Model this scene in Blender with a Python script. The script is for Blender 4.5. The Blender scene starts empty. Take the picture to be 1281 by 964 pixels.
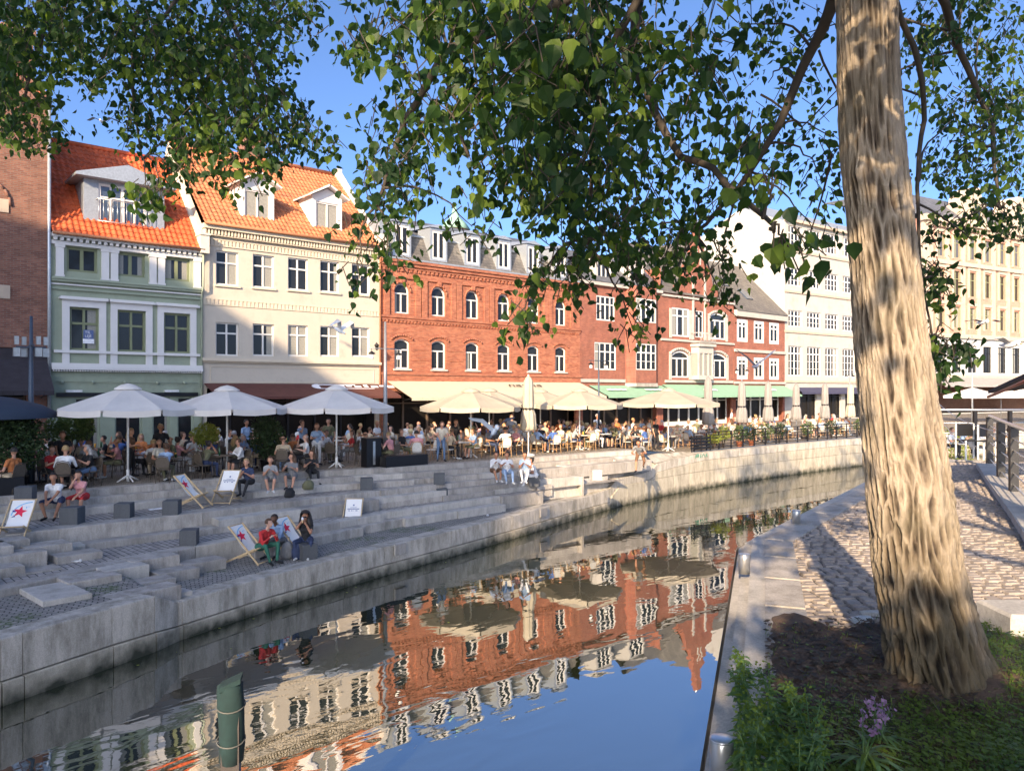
import bpy, bmesh, math, random
import numpy as np
from mathutils import Vector, Matrix, noise
PI=math.pi; random.seed(7)
D=bpy.data; C=bpy.context.scene.collection
# ---------------------------------------------------------------- frame of the place
# X runs along the street, the house fronts stand on y=0, the eye is at (0,-37.65,3)
FW=Vector((.6574,.7536,0)); RT=Vector((.7536,-.6574,0)); EYE=Vector((0,-37.65,3.0)); FOC=960.
def ondepth(px,py,t): return EYE+FW*t+RT*((px-640.5)/FOC*t)+Vector((0,0,(487-py)/FOC*t))
def onz(px,py,z):
    t=(3-z)*FOC/(py-487); return ondepth(px,py,t)
def ony(px,y,py=487):
    u=(px-640.5)/FOC; t=(37.65+y)/(FW.y+RT.y*u); return ondepth(px,py,t)
# ---------------------------------------------------------------- materials
MATS={}
def nodes(name):
    m=D.materials.new(name); m.use_nodes=True; nt=m.node_tree
    return m,nt,nt.nodes['Principled BSDF'],nt.nodes,nt.links
def ramp(N,stops):
    r=N.new('ShaderNodeValToRGB'); e=r.color_ramp.elements
    while len(e)<len(stops): e.new(.5)
    for i,(p,c) in enumerate(stops): e[i].position=p; e[i].color=(*c,1)
    return r
def tex(N,L,kind,scale,vec=None,**kw):
    t=N.new(kind); t.inputs['Scale'].default_value=scale
    for k,v in kw.items(): t.inputs[k].default_value=v
    if vec is not None: L.new(vec,t.inputs['Vector'])
    return t
def coord(N): return N.new('ShaderNodeTexCoord').outputs['Object']
def bump(N,L,h,strength,dist,B):
    b=N.new('ShaderNodeBump'); b.inputs['Strength'].default_value=strength; b.inputs['Distance'].default_value=dist
    L.new(h,b.inputs['Height']); L.new(b.outputs[0],B.inputs['Normal']); return b
def mixc(N,L,f,a,b,mode='MIX'):
    m=N.new('ShaderNodeMix'); m.data_type='RGBA'; m.blend_type=mode
    for s,v in ((0,f),(6,a),(7,b)):
        if isinstance(v,(int,float)): m.inputs[s].default_value=v
        elif isinstance(v,tuple): m.inputs[s].default_value=(*v,1)
        else: L.new(v,m.inputs[s])
    return m.outputs[2]
def flatvec(N,L):   # (x+y, z) so that one brick pattern serves front and side walls
    s=N.new('ShaderNodeSeparateXYZ'); L.new(coord(N),s.inputs[0])
    a=N.new('ShaderNodeMath'); L.new(s.outputs[0],a.inputs[0]); L.new(s.outputs[1],a.inputs[1])
    c=N.new('ShaderNodeCombineXYZ'); L.new(a.outputs[0],c.inputs[0]); L.new(s.outputs[2],c.inputs[1]); return c.outputs[0]
def paint(name,col,rough=.6,var=.12,scale=3.,bmp=.15,metal=0,fine=40,spec=.4,dirt=None):
    m,nt,B,N,L=nodes(name); v=coord(N)
    n=tex(N,L,'ShaderNodeTexNoise',scale,v,Detail=6.,Roughness=.6)
    r=ramp(N,[(.3,tuple(c*(1-var) for c in col)),(.7,tuple(min(1,c*(1+var)) for c in col))]); L.new(n.outputs[0],r.inputs[0])
    out=r.outputs[0]
    if dirt:
        n3=tex(N,L,'ShaderNodeTexNoise',1.1,v,Detail=8.,Roughness=.7); r3=ramp(N,[(.5,(0,0,0)),(.72,(1,1,1))]); L.new(n3.outputs[0],r3.inputs[0])
        out=mixc(N,L,r3.outputs[0],out,dirt)
    L.new(out,B.inputs['Base Color'])
    B.inputs['Roughness'].default_value=rough; B.inputs['Metallic'].default_value=metal; B.inputs['Specular IOR Level'].default_value=spec
    if bmp:
        n2=tex(N,L,'ShaderNodeTexNoise',fine,v,Detail=3.); bump(N,L,n2.outputs[0],bmp,.01,B)
    MATS[name]=m; return m
def brick(name,c1,c2,mort,bw=.24,bh=.077,var=.35):
    m,nt,B,N,L=nodes(name); v=flatvec(N,L)
    t=N.new('ShaderNodeTexBrick'); L.new(v,t.inputs['Vector'])
    t.inputs['Color1'].default_value=(*c1,1); t.inputs['Color2'].default_value=(*c2,1); t.inputs['Mortar'].default_value=(*mort,1)
    t.inputs['Scale'].default_value=1; t.inputs['Brick Width'].default_value=bw; t.inputs['Row Height'].default_value=bh; t.inputs['Mortar Size'].default_value=.009; t.inputs['Bias'].default_value=-.1
    n=tex(N,L,'ShaderNodeTexNoise',1.3,coord(N),Detail=8.,Roughness=.7)
    r=ramp(N,[(.3,(1-var,)*3),(.7,(1.12,)*3)]); L.new(n.outputs[0],r.inputs[0])
    L.new(mixc(N,L,1.,t.outputs[0],r.outputs[0],'MULTIPLY'),B.inputs['Base Color']); B.inputs['Roughness'].default_value=.85
    i=N.new('ShaderNodeMath'); i.operation='SUBTRACT'; i.inputs[0].default_value=1; L.new(t.outputs['Fac'],i.inputs[1])
    bump(N,L,i.outputs[0],.5,.012,B); MATS[name]=m; return m
def stone(name,col,rough=.8,stain=.5,green=False,speck=60):
    m,nt,B,N,L=nodes(name); v=coord(N)
    n=tex(N,L,'ShaderNodeTexNoise',speck,v,Detail=4.,Roughness=.8)
    r=ramp(N,[(.3,tuple(c*.72 for c in col)),(.65,tuple(c*1.1 for c in col))]); L.new(n.outputs[0],r.inputs[0])
    mp=N.new('ShaderNodeMapping'); L.new(v,mp.inputs[0]); mp.inputs['Scale'].default_value=(1.2,1.2,.35)
    n2=tex(N,L,'ShaderNodeTexNoise',2.4,mp.outputs[0],Detail=9.,Roughness=.72)
    r2=ramp(N,[(.34,(1-stain,1-stain,1-stain*1.05)),(.6,(1,1,1))]); L.new(n2.outputs[0],r2.inputs[0])
    c=mixc(N,L,1.,r.outputs[0],r2.outputs[0],'MULTIPLY')
    if green:
        s=N.new('ShaderNodeSeparateXYZ'); L.new(v,s.inputs[0]); n3=tex(N,L,'ShaderNodeTexNoise',3.,v,Detail=6.)
        a=N.new('ShaderNodeMath'); a.operation='MULTIPLY_ADD'; L.new(n3.outputs[0],a.inputs[0]); a.inputs[1].default_value=-.6; L.new(s.outputs[2],a.inputs[2])
        r3=ramp(N,[(0,(1,1,1)),(.35,(0,0,0))]); b=N.new('ShaderNodeMath'); b.inputs[1].default_value=2.75; L.new(a.outputs[0],b.inputs[0]); L.new(b.outputs[0],r3.inputs[0])
        c=mixc(N,L,r3.outputs[0],c,(.03,.032,.018))
    L.new(c,B.inputs['Base Color']); B.inputs['Roughness'].default_value=rough
    bump(N,L,n.outputs[0],.35,.01,B); MATS[name]=m; return m
def cobble(name,c1,c2,mort,bw,bh,ang=0,h=.03,moss=None):
    m,nt,B,N,L=nodes(name); mp=N.new('ShaderNodeMapping'); L.new(coord(N),mp.inputs[0]); mp.inputs['Rotation'].default_value=(0,0,ang)
    w=tex(N,L,'ShaderNodeTexNoise',.8,mp.outputs[0]); vv=N.new('ShaderNodeVectorMath'); vv.operation='SCALE'; vv.inputs['Scale'].default_value=.12
    L.new(w.outputs['Color'],vv.inputs[0]); ad=N.new('ShaderNodeVectorMath'); L.new(mp.outputs[0],ad.inputs[0]); L.new(vv.outputs[0],ad.inputs[1])
    t=N.new('ShaderNodeTexBrick'); L.new(ad.outputs[0],t.inputs['Vector'])
    t.inputs['Color1'].default_value=(*c1,1); t.inputs['Color2'].default_value=(*c2,1); t.inputs['Mortar'].default_value=(*mort,1)
    t.inputs['Scale'].default_value=1; t.inputs['Brick Width'].default_value=bw; t.inputs['Row Height'].default_value=bh; t.inputs['Mortar Size'].default_value=.016; t.inputs['Mortar Smooth'].default_value=.6
    n=tex(N,L,'ShaderNodeTexNoise',5.,coord(N),Detail=8.,Roughness=.75); r=ramp(N,[(.3,(.62,)*3),(.7,(1.15,)*3)]); L.new(n.outputs[0],r.inputs[0])
    c=mixc(N,L,1.,t.outputs[0],r.outputs[0],'MULTIPLY')
    if moss:
        n4=tex(N,L,'ShaderNodeTexNoise',.7,coord(N),Detail=4.); r4=ramp(N,[(.56,(0,0,0)),(.62,(.8,.8,.8))]); L.new(n4.outputs[0],r4.inputs[0])
        k=N.new('ShaderNodeMath'); k.operation='MULTIPLY'; L.new(r4.outputs[0],k.inputs[0]); n5=tex(N,L,'ShaderNodeTexNoise',9.,coord(N),Detail=4.); r5=ramp(N,[(.45,(0,0,0)),(.6,(1,1,1))]); L.new(n5.outputs[0],r5.inputs[0]); L.new(r5.outputs[0],k.inputs[1])
        c=mixc(N,L,k.outputs[0],c,moss)
    L.new(c,B.inputs['Base Color']); B.inputs['Roughness'].default_value=.75
    i=N.new('ShaderNodeMath'); i.operation='SUBTRACT'; i.inputs[0].default_value=1; L.new(t.outputs['Fac'],i.inputs[1])
    bump(N,L,i.outputs[0],.8,h,B); MATS[name]=m; return m
def foliage(name,c,c2,trans=.35,scale=6.):
    m,nt,B,N,L=nodes(name)
    n=tex(N,L,'ShaderNodeTexNoise',scale,coord(N),Detail=3.); r=ramp(N,[(.35,c),(.68,c2)]); L.new(n.outputs[0],r.inputs[0])
    L.new(r.outputs[0],B.inputs['Base Color']); B.inputs['Roughness'].default_value=.5; B.inputs['Specular IOR Level'].default_value=.25
    t=N.new('ShaderNodeBsdfTranslucent'); h=N.new('ShaderNodeHueSaturation'); h.inputs['Value'].default_value=2.6; h.inputs['Saturation'].default_value=1.1; h.inputs['Hue'].default_value=.48
    L.new(r.outputs[0],h.inputs['Color']); L.new(h.outputs[0],t.inputs[0])
    x=N.new('ShaderNodeMixShader'); x.inputs[0].default_value=trans; L.new(B.outputs[0],x.inputs[1]); L.new(t.outputs[0],x.inputs[2]); L.new(x.outputs[0],N['Material Output'].inputs[0])
    MATS[name]=m; return m
def simple(name,col,rough=.5,metal=0,spec=.5,emit=None):
    m,nt,B,N,L=nodes(name); n=tex(N,L,'ShaderNodeTexNoise',14.,coord(N),Detail=3.)
    r=ramp(N,[(.3,tuple(c*.85 for c in col)),(.7,tuple(min(1,c*1.1) for c in col))]); L.new(n.outputs[0],r.inputs[0]); L.new(r.outputs[0],B.inputs['Base Color'])
    B.inputs['Roughness'].default_value=rough; B.inputs['Metallic'].default_value=metal; B.inputs['Specular IOR Level'].default_value=spec
    if emit: B.inputs['Emission Color'].default_value=(*emit[0],1); B.inputs['Emission Strength'].default_value=emit[1]
    MATS[name]=m; return m
brick('brick_dark',(.19,.07,.045),(.31,.13,.08),(.2,.16,.13))
brick('brick_orange',(.3,.075,.035),(.48,.165,.08),(.28,.16,.11),var=.22)
brick('brick_red',(.27,.07,.04),(.37,.105,.055),(.27,.17,.13))
brick('brick_pink',(.4,.17,.11),(.47,.23,.15),(.4,.32,.26),var=.15)
paint('green_plaster',(.29,.33,.24),.8,.08,1.2,.2,dirt=(.23,.26,.19))
paint('green_trim',(.3,.34,.25),.6,.06)
paint('olive_frame',(.2,.22,.12),.5,.08)
paint('cream_plaster',(.51,.455,.37),.85,.07,1.1,.2,dirt=(.41,.36,.29))
paint('cream_trim',(.58,.5,.38),.8,.05)
paint('white_plaster',(.42,.395,.35),.85,.06,.8,.1,dirt=(.34,.31,.265))
paint('stone_trim',(.44,.355,.27),.85,.1,2)
paint('grey_plaster',(.42,.42,.4),.8,.06)
paint('white_paint',(.66,.64,.6),.45,.03,4,.05)
paint('white_matt',(.66,.64,.61),.6,.03,4,.05)  # plain matt white, nearly the same tone as white_paint
paint('coping_plaster',(.56,.52,.44),.8,.12,2)
def tilemat(name,c1,c2,dk):
    m,nt,B,N,L=nodes(name); v=coord(N)
    n=tex(N,L,'ShaderNodeTexNoise',.9,v,Detail=7.,Roughness=.7); r=ramp(N,[(.3,c1),(.55,c2),(.78,dk)]); L.new(n.outputs[0],r.inputs[0])
    w=tex(N,L,'ShaderNodeTexWhiteNoise',1,None) if False else N.new('ShaderNodeTexVoronoi'); w.inputs['Scale'].default_value=4.; L.new(v,w.inputs['Vector'])
    h=N.new('ShaderNodeSeparateColor'); L.new(w.outputs['Color'],h.inputs[0]); r2=ramp(N,[(0,(.75,)*3),(1,(1.15,)*3)]); L.new(h.outputs[0],r2.inputs[0])
    L.new(mixc(N,L,1.,r.outputs[0],r2.outputs[0],'MULTIPLY'),B.inputs['Base Color']); B.inputs['Roughness'].default_value=.7
    MATS[name]=m
tilemat('tile_orange',(.5,.085,.025),(.6,.125,.04),(.32,.065,.03))
tilemat('tile_weathered',(.36,.14,.07),(.5,.18,.075),(.24,.1,.06))
def slate(name,c1,c2):
    m=brick(name,c1,c2,tuple(x*.4 for x in c1),.28,.2,.3); m.node_tree.nodes['Principled BSDF'].inputs['Roughness'].default_value=.55
slate('slate',(.1,.105,.115),(.16,.165,.18)); slate('slate_brown',(.12,.11,.1),(.2,.18,.15))
simple('lead',(.32,.35,.38),.45,.3); simple('zinc',(.42,.45,.47),.4,.5)
simple('dark_glass',(.018,.02,.022),.05,0,.45); simple('curtain_glass',(.28,.27,.23),.2,0,.4); simple('blue_glass',(.05,.07,.1),.03,0,1.)
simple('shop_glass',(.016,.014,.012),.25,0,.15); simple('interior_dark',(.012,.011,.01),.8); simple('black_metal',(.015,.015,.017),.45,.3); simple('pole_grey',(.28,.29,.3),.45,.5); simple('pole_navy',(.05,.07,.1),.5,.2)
simple('steel',(.55,.55,.54),.3,.8); simple('white_enamel',(.75,.74,.7),.35)
simple('lamp_glow',(.9,.5,.2),.5,0,.3,((1,.42,.12),4.)); simple('dull_red',(.35,.08,.04),.5)
paint('awning_brown',(.11,.04,.03),.85,.15); paint('awning_black',(.035,.03,.035),.8,.2); paint('awning_cream',(.56,.48,.35),.8,.05); paint('awning_mint',(.24,.4,.27),.8,.07); paint('awning_grey',(.3,.28,.26),.8,.1); paint('awning_navy',(.05,.05,.09),.8,.1)
def canvas(name,col,trans=.25):
    m=paint(name,col,.85,.09,1.5,.7,fine=3.5); nt=m.node_tree; N,L=nt.nodes,nt.links; t=N.new('ShaderNodeBsdfTranslucent'); t.inputs[0].default_value=(*[c*.8 for c in col],1)
    x=N.new('ShaderNodeMixShader'); x.inputs[0].default_value=trans; L.new(N['Principled BSDF'].outputs[0],x.inputs[1]); L.new(t.outputs[0],x.inputs[2]); L.new(x.outputs[0],N['Material Output'].inputs[0])
canvas('canvas_white',(.82,.77,.7)); canvas('canvas_cream',(.52,.46,.35)); canvas('canvas_grey',(.25,.23,.21),.05); canvas('canvas_navy',(.03,.045,.07),.02)
stone('granite',(.5,.455,.4),stain=.5); stone('granite_light',(.56,.52,.46),stain=.35); stone('granite_dark',(.42,.385,.34),stain=.4); stone('quay_stone',(.56,.51,.43),stain=.55,speck=45); stone('quay_low',(.5,.45,.35),stain=.45,green=True)
stone('basalt',(.1,.105,.11),stain=.2); stone('concrete',(.5,.47,.42),stain=.25,speck=30); stone('rock_white',(.6,.6,.57),stain=.15)
cobble('terrace_setts',(.3,.26,.2),(.42,.36,.29),(.06,.055,.05),.2,.12)
cobble('bank_setts',(.33,.3,.27),(.46,.42,.38),(.05,.05,.045),.32,.16,1.5,.05)
cobble('bank_setts_green',(.3,.28,.25),(.42,.39,.35),(.05,.055,.04),.2,.11,.3,.04,moss=(.07,.12,.025))
stone('sett_stone',(.36,.305,.26),stain=.4,speck=25); paint('grout',(.1,.09,.08),.95,.3,12,.5)
paint('soil',(.1,.066,.045),.95,.45,9,.9,fine=60); paint('asphalt',(.05,.05,.05),.9,.2)
foliage('leaf_poplar',(.01,.03,.01),(.032,.07,.013),.42,1.6); foliage('leaf_pale',(.07,.12,.02),(.13,.19,.035),.5,2.)  # pale leaf tone, brightened so that some crown strands look backlit
foliage('leaf_bush',(.05,.09,.03),(.11,.16,.05),.3,7.); foliage('leaf_dark',(.02,.04,.015),(.05,.08,.03),.2,7.); foliage('leaf_yellow',(.16,.2,.04),(.25,.28,.06),.3,7.)
foliage('grass_blade',(.05,.1,.018),(.14,.2,.035),.3,2.); foliage('weed_leaf',(.06,.13,.045),(.15,.23,.1),.3,8.); foliage('petal',(.22,.13,.22),(.36,.26,.33),.2)
simple('wood_pale',(.55,.4,.22),.6); simple('rattan',(.5,.3,.13),.6); simple('rattan_dark',(.11,.085,.06),.6); simple('table_wood',(.14,.1,.07),.5); simple('table_white',(.6,.58,.53),.4); simple('wood_cut',(.42,.26,.14),.8); simple('twig',(.045,.035,.025),.8)
simple('terracotta',(.5,.17,.08),.7); simple('rusty_steel',(.36,.15,.07),.7); simple('red_cloth',(.65,.02,.03),.7); simple('blue_cloth',(.12,.3,.55),.7); simple('star_red',(.75,.015,.06),.7); simple('star_navy',(.06,.04,.25),.7); simple('sky_cloth',(.2,.5,.75),.7)
paint('canvas_chair',(.82,.8,.76),.8,.03); simple('print_navy',(.1,.14,.28),.7); simple('glass_clear',(.5,.52,.5),.1,0,.9); simple('beer',(.7,.35,.05),.15); simple('bottle_green',(.03,.09,.04),.12)
simple('wool_green',(.006,.024,.024),.9); simple('wet_wood',(.045,.035,.03),.5); simple('rope',(.1,.1,.09),.8); simple('gull_grey',(.3,.33,.4),.8); simple('gull_white',(.75,.75,.73),.8); simple('beak',(.6,.35,.05),.5)
simple('copper_green',(.25,.42,.33),.6); simple('paper_white',(.8,.8,.82),.6); simple('graffiti',(.02,.2,.14),.6)
# bark
def barkmat():
    m,nt,B,N,L=nodes('bark'); v=coord(N)
    mp=N.new('ShaderNodeMapping'); L.new(v,mp.inputs[0]); mp.inputs['Scale'].default_value=(1,1,.22)
    n=tex(N,L,'ShaderNodeTexNoise',34.,mp.outputs[0],Detail=10.,Roughness=.75,Distortion=.8)
    n2=tex(N,L,'ShaderNodeTexNoise',110.,v,Detail=5.,Roughness=.7)
    g=N.new('ShaderNodeAttribute'); g.attribute_name='groove'
    r=ramp(N,[(.08,(.045,.032,.022)),(.25,(.2,.152,.11)),(.45,(.35,.28,.2)),(.8,(.56,.46,.345))]); L.new(g.outputs['Fac'],r.inputs[0])
    r2=ramp(N,[(.3,(.6,)*3),(.7,(1.15,)*3)]); L.new(n.outputs[0],r2.inputs[0])
    c=mixc(N,L,1.,r.outputs[0],r2.outputs[0],'MULTIPLY'); n3=tex(N,L,'ShaderNodeTexNoise',2.2,v,Detail=5.); r3=ramp(N,[(.52,(0,0,0)),(.7,(.55,.55,.55))]); L.new(n3.outputs[0],r3.inputs[0])
    c=mixc(N,L,r3.outputs[0],c,(.22,.2,.13))
    g2=N.new('ShaderNodeAttribute'); g2.attribute_name='base_tone'; r5=ramp(N,[(0,(1,1,1)),(1,(.3,.28,.21))]); L.new(g2.outputs['Fac'],r5.inputs[0]); c=mixc(N,L,1.,c,r5.outputs[0],'MULTIPLY')  # bark turns darker and greener towards the base
    L.new(c,B.inputs['Base Color']); B.inputs['Roughness'].default_value=.9
    ad=N.new('ShaderNodeMath'); L.new(n.outputs[0],ad.inputs[0]); mu=N.new('ShaderNodeMath'); mu.operation='MULTIPLY'; mu.inputs[1].default_value=.35; L.new(n2.outputs[0],mu.inputs[0]); L.new(mu.outputs[0],ad.inputs[1])
    bump(N,L,ad.outputs[0],1.,.028,B); MATS['bark']=m
barkmat()
def watermat():
    m,nt,B,N,L=nodes('river_water'); v=coord(N)
    B.inputs['Base Color'].default_value=(.022,.028,.014,1); B.inputs['Roughness'].default_value=.015; B.inputs['IOR'].default_value=4.0; B.inputs['Specular IOR Level'].default_value=.6
    mp=N.new('ShaderNodeMapping'); L.new(v,mp.inputs[0]); mp.inputs['Rotation'].default_value=(0,0,-.72); mp.inputs['Scale'].default_value=(.65,1.5,1)
    a=tex(N,L,'ShaderNodeTexNoise',1.0,mp.outputs[0],Detail=2.,Roughness=.45,Distortion=.6)
    b=tex(N,L,'ShaderNodeTexNoise',3.6,mp.outputs[0],Detail=2.,Roughness=.5,Distortion=.3)
    k=N.new('ShaderNodeMath'); k.operation='MULTIPLY_ADD'; L.new(b.outputs[0],k.inputs[0]); k.inputs[1].default_value=.13; L.new(a.outputs[0],k.inputs[2])
    # calm and ruffled areas
    c=tex(N,L,'ShaderNodeTexNoise',.16,v,Detail=2.); r=ramp(N,[(.4,(.3,)*3),(.62,(1,)*3)]); L.new(c.outputs[0],r.inputs[0])
    bb=bump(N,L,k.outputs[0],.5,.03,B); mm=N.new('ShaderNodeMath'); mm.operation='MULTIPLY'; mm.inputs[1].default_value=.3; L.new(r.outputs[0],mm.inputs[0]); L.new(mm.outputs[0],bb.inputs['Strength'])
    MATS['river_water']=m
watermat()
# ---------------------------------------------------------------- mesh helper
class MB:
    def __init__(s): s.v=[]; s.f=[]; s.m=[]; s.sm=[]
    def add(s,vs,fs,mat=0,smooth=False):
        o=len(s.v); s.v+= [tuple(p) for p in vs]
        for f in fs: s.f.append([i+o for i in f]); s.m.append(mat); s.sm.append(smooth)
    def quad(s,a,b,c,d,mat=0): s.add([a,b,c,d],[(0,1,2,3)],mat)
    def box(s,x0,x1,y0,y1,z0,z1,mat=0,skip=''):
        v=[(x0,y0,z0),(x1,y0,z0),(x1,y1,z0),(x0,y1,z0),(x0,y0,z1),(x1,y0,z1),(x1,y1,z1),(x0,y1,z1)]
        F={'b':(3,2,1,0),'t':(4,5,6,7),'f':(0,1,5,4),'r':(1,2,6,5),'k':(2,3,7,6),'l':(3,0,4,7)}
        s.add(v,[F[k] for k in F if k not in skip],mat)
    def obox(s,c,ax,ay,az,mat=0): # centre and three half axes
        c=Vector(c);ax=Vector(ax);ay=Vector(ay);az=Vector(az)
        v=[c+ax*i+ay*j+az*k for k in(-1,1) for i,j in((-1,-1),(1,-1),(1,1),(-1,1))]
        s.add(v,[(3,2,1,0),(4,5,6,7),(0,1,5,4),(1,2,6,5),(2,3,7,6),(3,0,4,7)],mat)
    def bev(s,x0,x1,y0,y1,z0,z1,b=.015,mat=0,rot=0,c=None):
        # block with chamfered top edges
        v=[(x0,y0,z0),(x1,y0,z0),(x1,y1,z0),(x0,y1,z0),(x0,y0,z1-b),(x1,y0,z1-b),(x1,y1,z1-b),(x0,y1,z1-b),(x0+b,y0+b,z1),(x1-b,y0+b,z1),(x1-b,y1-b,z1),(x0+b,y1-b,z1)]
        if c is not None:
            cr,sr=math.cos(rot),math.sin(rot); v=[(c[0]+x*cr-y*sr,c[1]+x*sr+y*cr,z) for x,y,z in v]
        s.add(v,[(0,1,5,4),(1,2,6,5),(2,3,7,6),(3,0,4,7),(4,5,9,8),(5,6,10,9),(6,7,11,10),(7,4,8,11),(8,9,10,11)],mat)
    def prism(s,poly,z0,z1,mat=0):
        n=len(poly); v=[(x,y,z0) for x,y in poly]+[(x,y,z1) for x,y in poly]
        s.add(v,[tuple(range(n,2*n)),tuple(reversed(range(n)))]+[(i,(i+1)%n,n+(i+1)%n,n+i) for i in range(n)],mat)
    def tube(s,pts,rs,n=6,mat=0,cap=True,smooth=True):
        pts=[Vector(p) for p in pts]; rs=[rs]*len(pts) if isinstance(rs,(int,float)) else rs
        V=[];prev=None
        for i,p in enumerate(pts):
            d=(pts[min(i+1,len(pts)-1)]-pts[max(i-1,0)]); d=d.normalized() if d.length>1e-9 else Vector((0,0,1))
            if prev is None: u=d.orthogonal().normalized()
            else: u=(prev-d*prev.dot(d)); u=u.normalized() if u.length>1e-6 else d.orthogonal().normalized()
            prev=u; w=d.cross(u)
            V+=[p+(u*math.cos(2*PI*k/n)+w*math.sin(2*PI*k/n))*rs[i] for k in range(n)]
        F=[(i*n+k,i*n+(k+1)%n,(i+1)*n+(k+1)%n,(i+1)*n+k) for i in range(len(pts)-1) for k in range(n)]
        if cap: F+=[tuple(reversed(range(n))),tuple(range((len(pts)-1)*n,len(pts)*n))]
        s.add(V,F,mat,smooth)
    def lathe(s,prof,n=12,c=(0,0,0),mat=0,smooth=True,wob=None,closed=True):
        V=[]
        for j,(r,z) in enumerate(prof):
            for k in range(n):
                a=2*PI*k/n; rr=r*(wob(a,j) if wob else 1); V.append((c[0]+rr*math.cos(a),c[1]+rr*math.sin(a),c[2]+z))
        F=[(i*n+k,i*n+(k+1)%n,(i+1)*n+(k+1)%n,(i+1)*n+k) for i in range(len(prof)-1) for k in range(n)]
        if closed: F+=[tuple(reversed(range(n))),tuple(range((len(prof)-1)*n,len(prof)*n))]
        s.add(V,F,mat,smooth)
    def build(s,name,mats,parent=None,loc=None):
        me=D.meshes.new(name); me.from_pydata(s.v,[],s.f)
        for m in ([mats] if isinstance(mats,str) else mats): me.materials.append(MATS[m])
        me.polygons.foreach_set('material_index',s.m); me.polygons.foreach_set('use_smooth',s.sm); me.update()
        o=D.objects.new(name,me); C.objects.link(o)
        if parent: o.parent=parent
        if loc is not None: o.location=loc
        return o
def tag(o,label=None,cat=None,group=None,kind=None):
    if label: o['label']=label
    if cat: o['category']=cat
    if group: o['group']=group
    if kind: o['kind']=kind
    return o
def empty(name,loc,label,cat,group=None,rz=0):
    o=D.objects.new(name,None); C.objects.link(o); o.location=loc; o.rotation_euler=(0,0,rz); o.empty_display_size=.2
    return tag(o,label,cat,group)
KIDS={}
def copy_tree(o,parent=None):
    c=o.copy(); C.objects.link(c); c.parent=parent
    for ch in [x for x in D.objects if x.parent==o] if o.name not in KIDS else KIDS[o.name]:
        copy_tree(ch,c)
    return c
def reg(o):   # remember the children of a prototype so that copying is quick
    for x in D.objects:
        if x.parent and (x.parent==o or x.parent.parent==o): KIDS.setdefault(x.parent.name,[]).append(x); KIDS.setdefault(x.name,KIDS.get(x.name,[]))
    return o
def struct(mb,name,mats): return tag(mb.build(name,mats),kind='structure')
ORD=['','first','second','third','fourth','fifth','sixth','seventh','eighth','ninth','tenth','eleventh','twelfth','thirteenth','fourteenth','fifteenth','sixteenth','seventeenth','eighteenth','nineteenth','twentieth','twenty-first','twenty-second','twenty-third','twenty-fourth','twenty-fifth']
def textmesh(mb,txt,size,o,ax,ay,mat=0,shear=0,th=0.004):
    cu=D.curves.new('t','FONT'); cu.body=txt; cu.size=size; cu.shear=shear; cu.extrude=th; cu.align_x='CENTER'
    ob=D.objects.new('t',cu); C.objects.link(ob); dg=bpy.context.evaluated_depsgraph_get(); dg.update()
    me=ob.evaluated_get(dg).to_mesh(); ax=Vector(ax);ay=Vector(ay);az=ax.cross(ay); o=Vector(o)
    mb.add([o+ax*v.co.x+ay*v.co.y+az*v.co.z for v in me.vertices],[tuple(p.vertices) for p in me.polygons],mat)
    ob.evaluated_get(dg).to_mesh_clear(); D.objects.remove(ob); D.curves.remove(cu)
# ---------------------------------------------------------------- windows and walls
def arch_pts(w,h,kind,rise):   # top edge from left to right, in window coordinates
    if kind=='flat': return [(0,h),(w,h)]
    if kind=='round': rise=w/2
    R=(w*w/4+rise*rise)/(2*rise); cz=h-R; a0=math.asin(min(1,w/2/R)); n=10
    return [(w/2+R*math.sin(-a0+2*a0*i/n),cz+R*math.cos(-a0+2*a0*i/n)) for i in range(n+1)]
def wall(mb,x0,x1,z0,z1,holes,y=0,depth=.16,mat=0,rmat=None):
    xs=sorted({x0,x1}|{h[0] for h in holes}|{h[0]+h[2] for h in holes}); zs=sorted({z0,z1}|{h[1] for h in holes}|{h[1]+h[3] for h in holes})
    for i in range(len(xs)-1):
        for j in range(len(zs)-1):
            cx,cz=(xs[i]+xs[i+1])/2,(zs[j]+zs[j+1])/2
            if any(h[0]<cx<h[0]+h[2] and h[1]<cz<h[1]+h[3] for h in holes): continue
            mb.quad((xs[i],y,zs[j]),(xs[i+1],y,zs[j]),(xs[i+1],y,zs[j+1]),(xs[i],y,zs[j+1]),mat)
    rm=mat if rmat is None else rmat
    for h in holes:
        X,Z,w,hh=h[:4]; kind=h[4] if len(h)>4 else 'flat'; rise=h[5] if len(h)>5 else .15
        A=arch_pts(w,hh,kind,rise); A=[(X+a,Z+b) for a,b in A]
        loop=[(X,Z)]+A+[(X+w,Z)]
        for k in range(len(loop)):
            a,b=loop[k],loop[(k+1)%len(loop)]; mb.quad((a[0],y,a[1]),(b[0],y,b[1]),(b[0],y+depth,b[1]),(a[0],y+depth,a[1]),rm)
        if kind!='flat':
            for k in range(len(A)-1): mb.quad((A[k][0],y,A[k][1]),(A[k+1][0],y,A[k+1][1]),(A[k+1][0],y,Z+hh),(A[k][0],y,Z+hh),mat)
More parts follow.
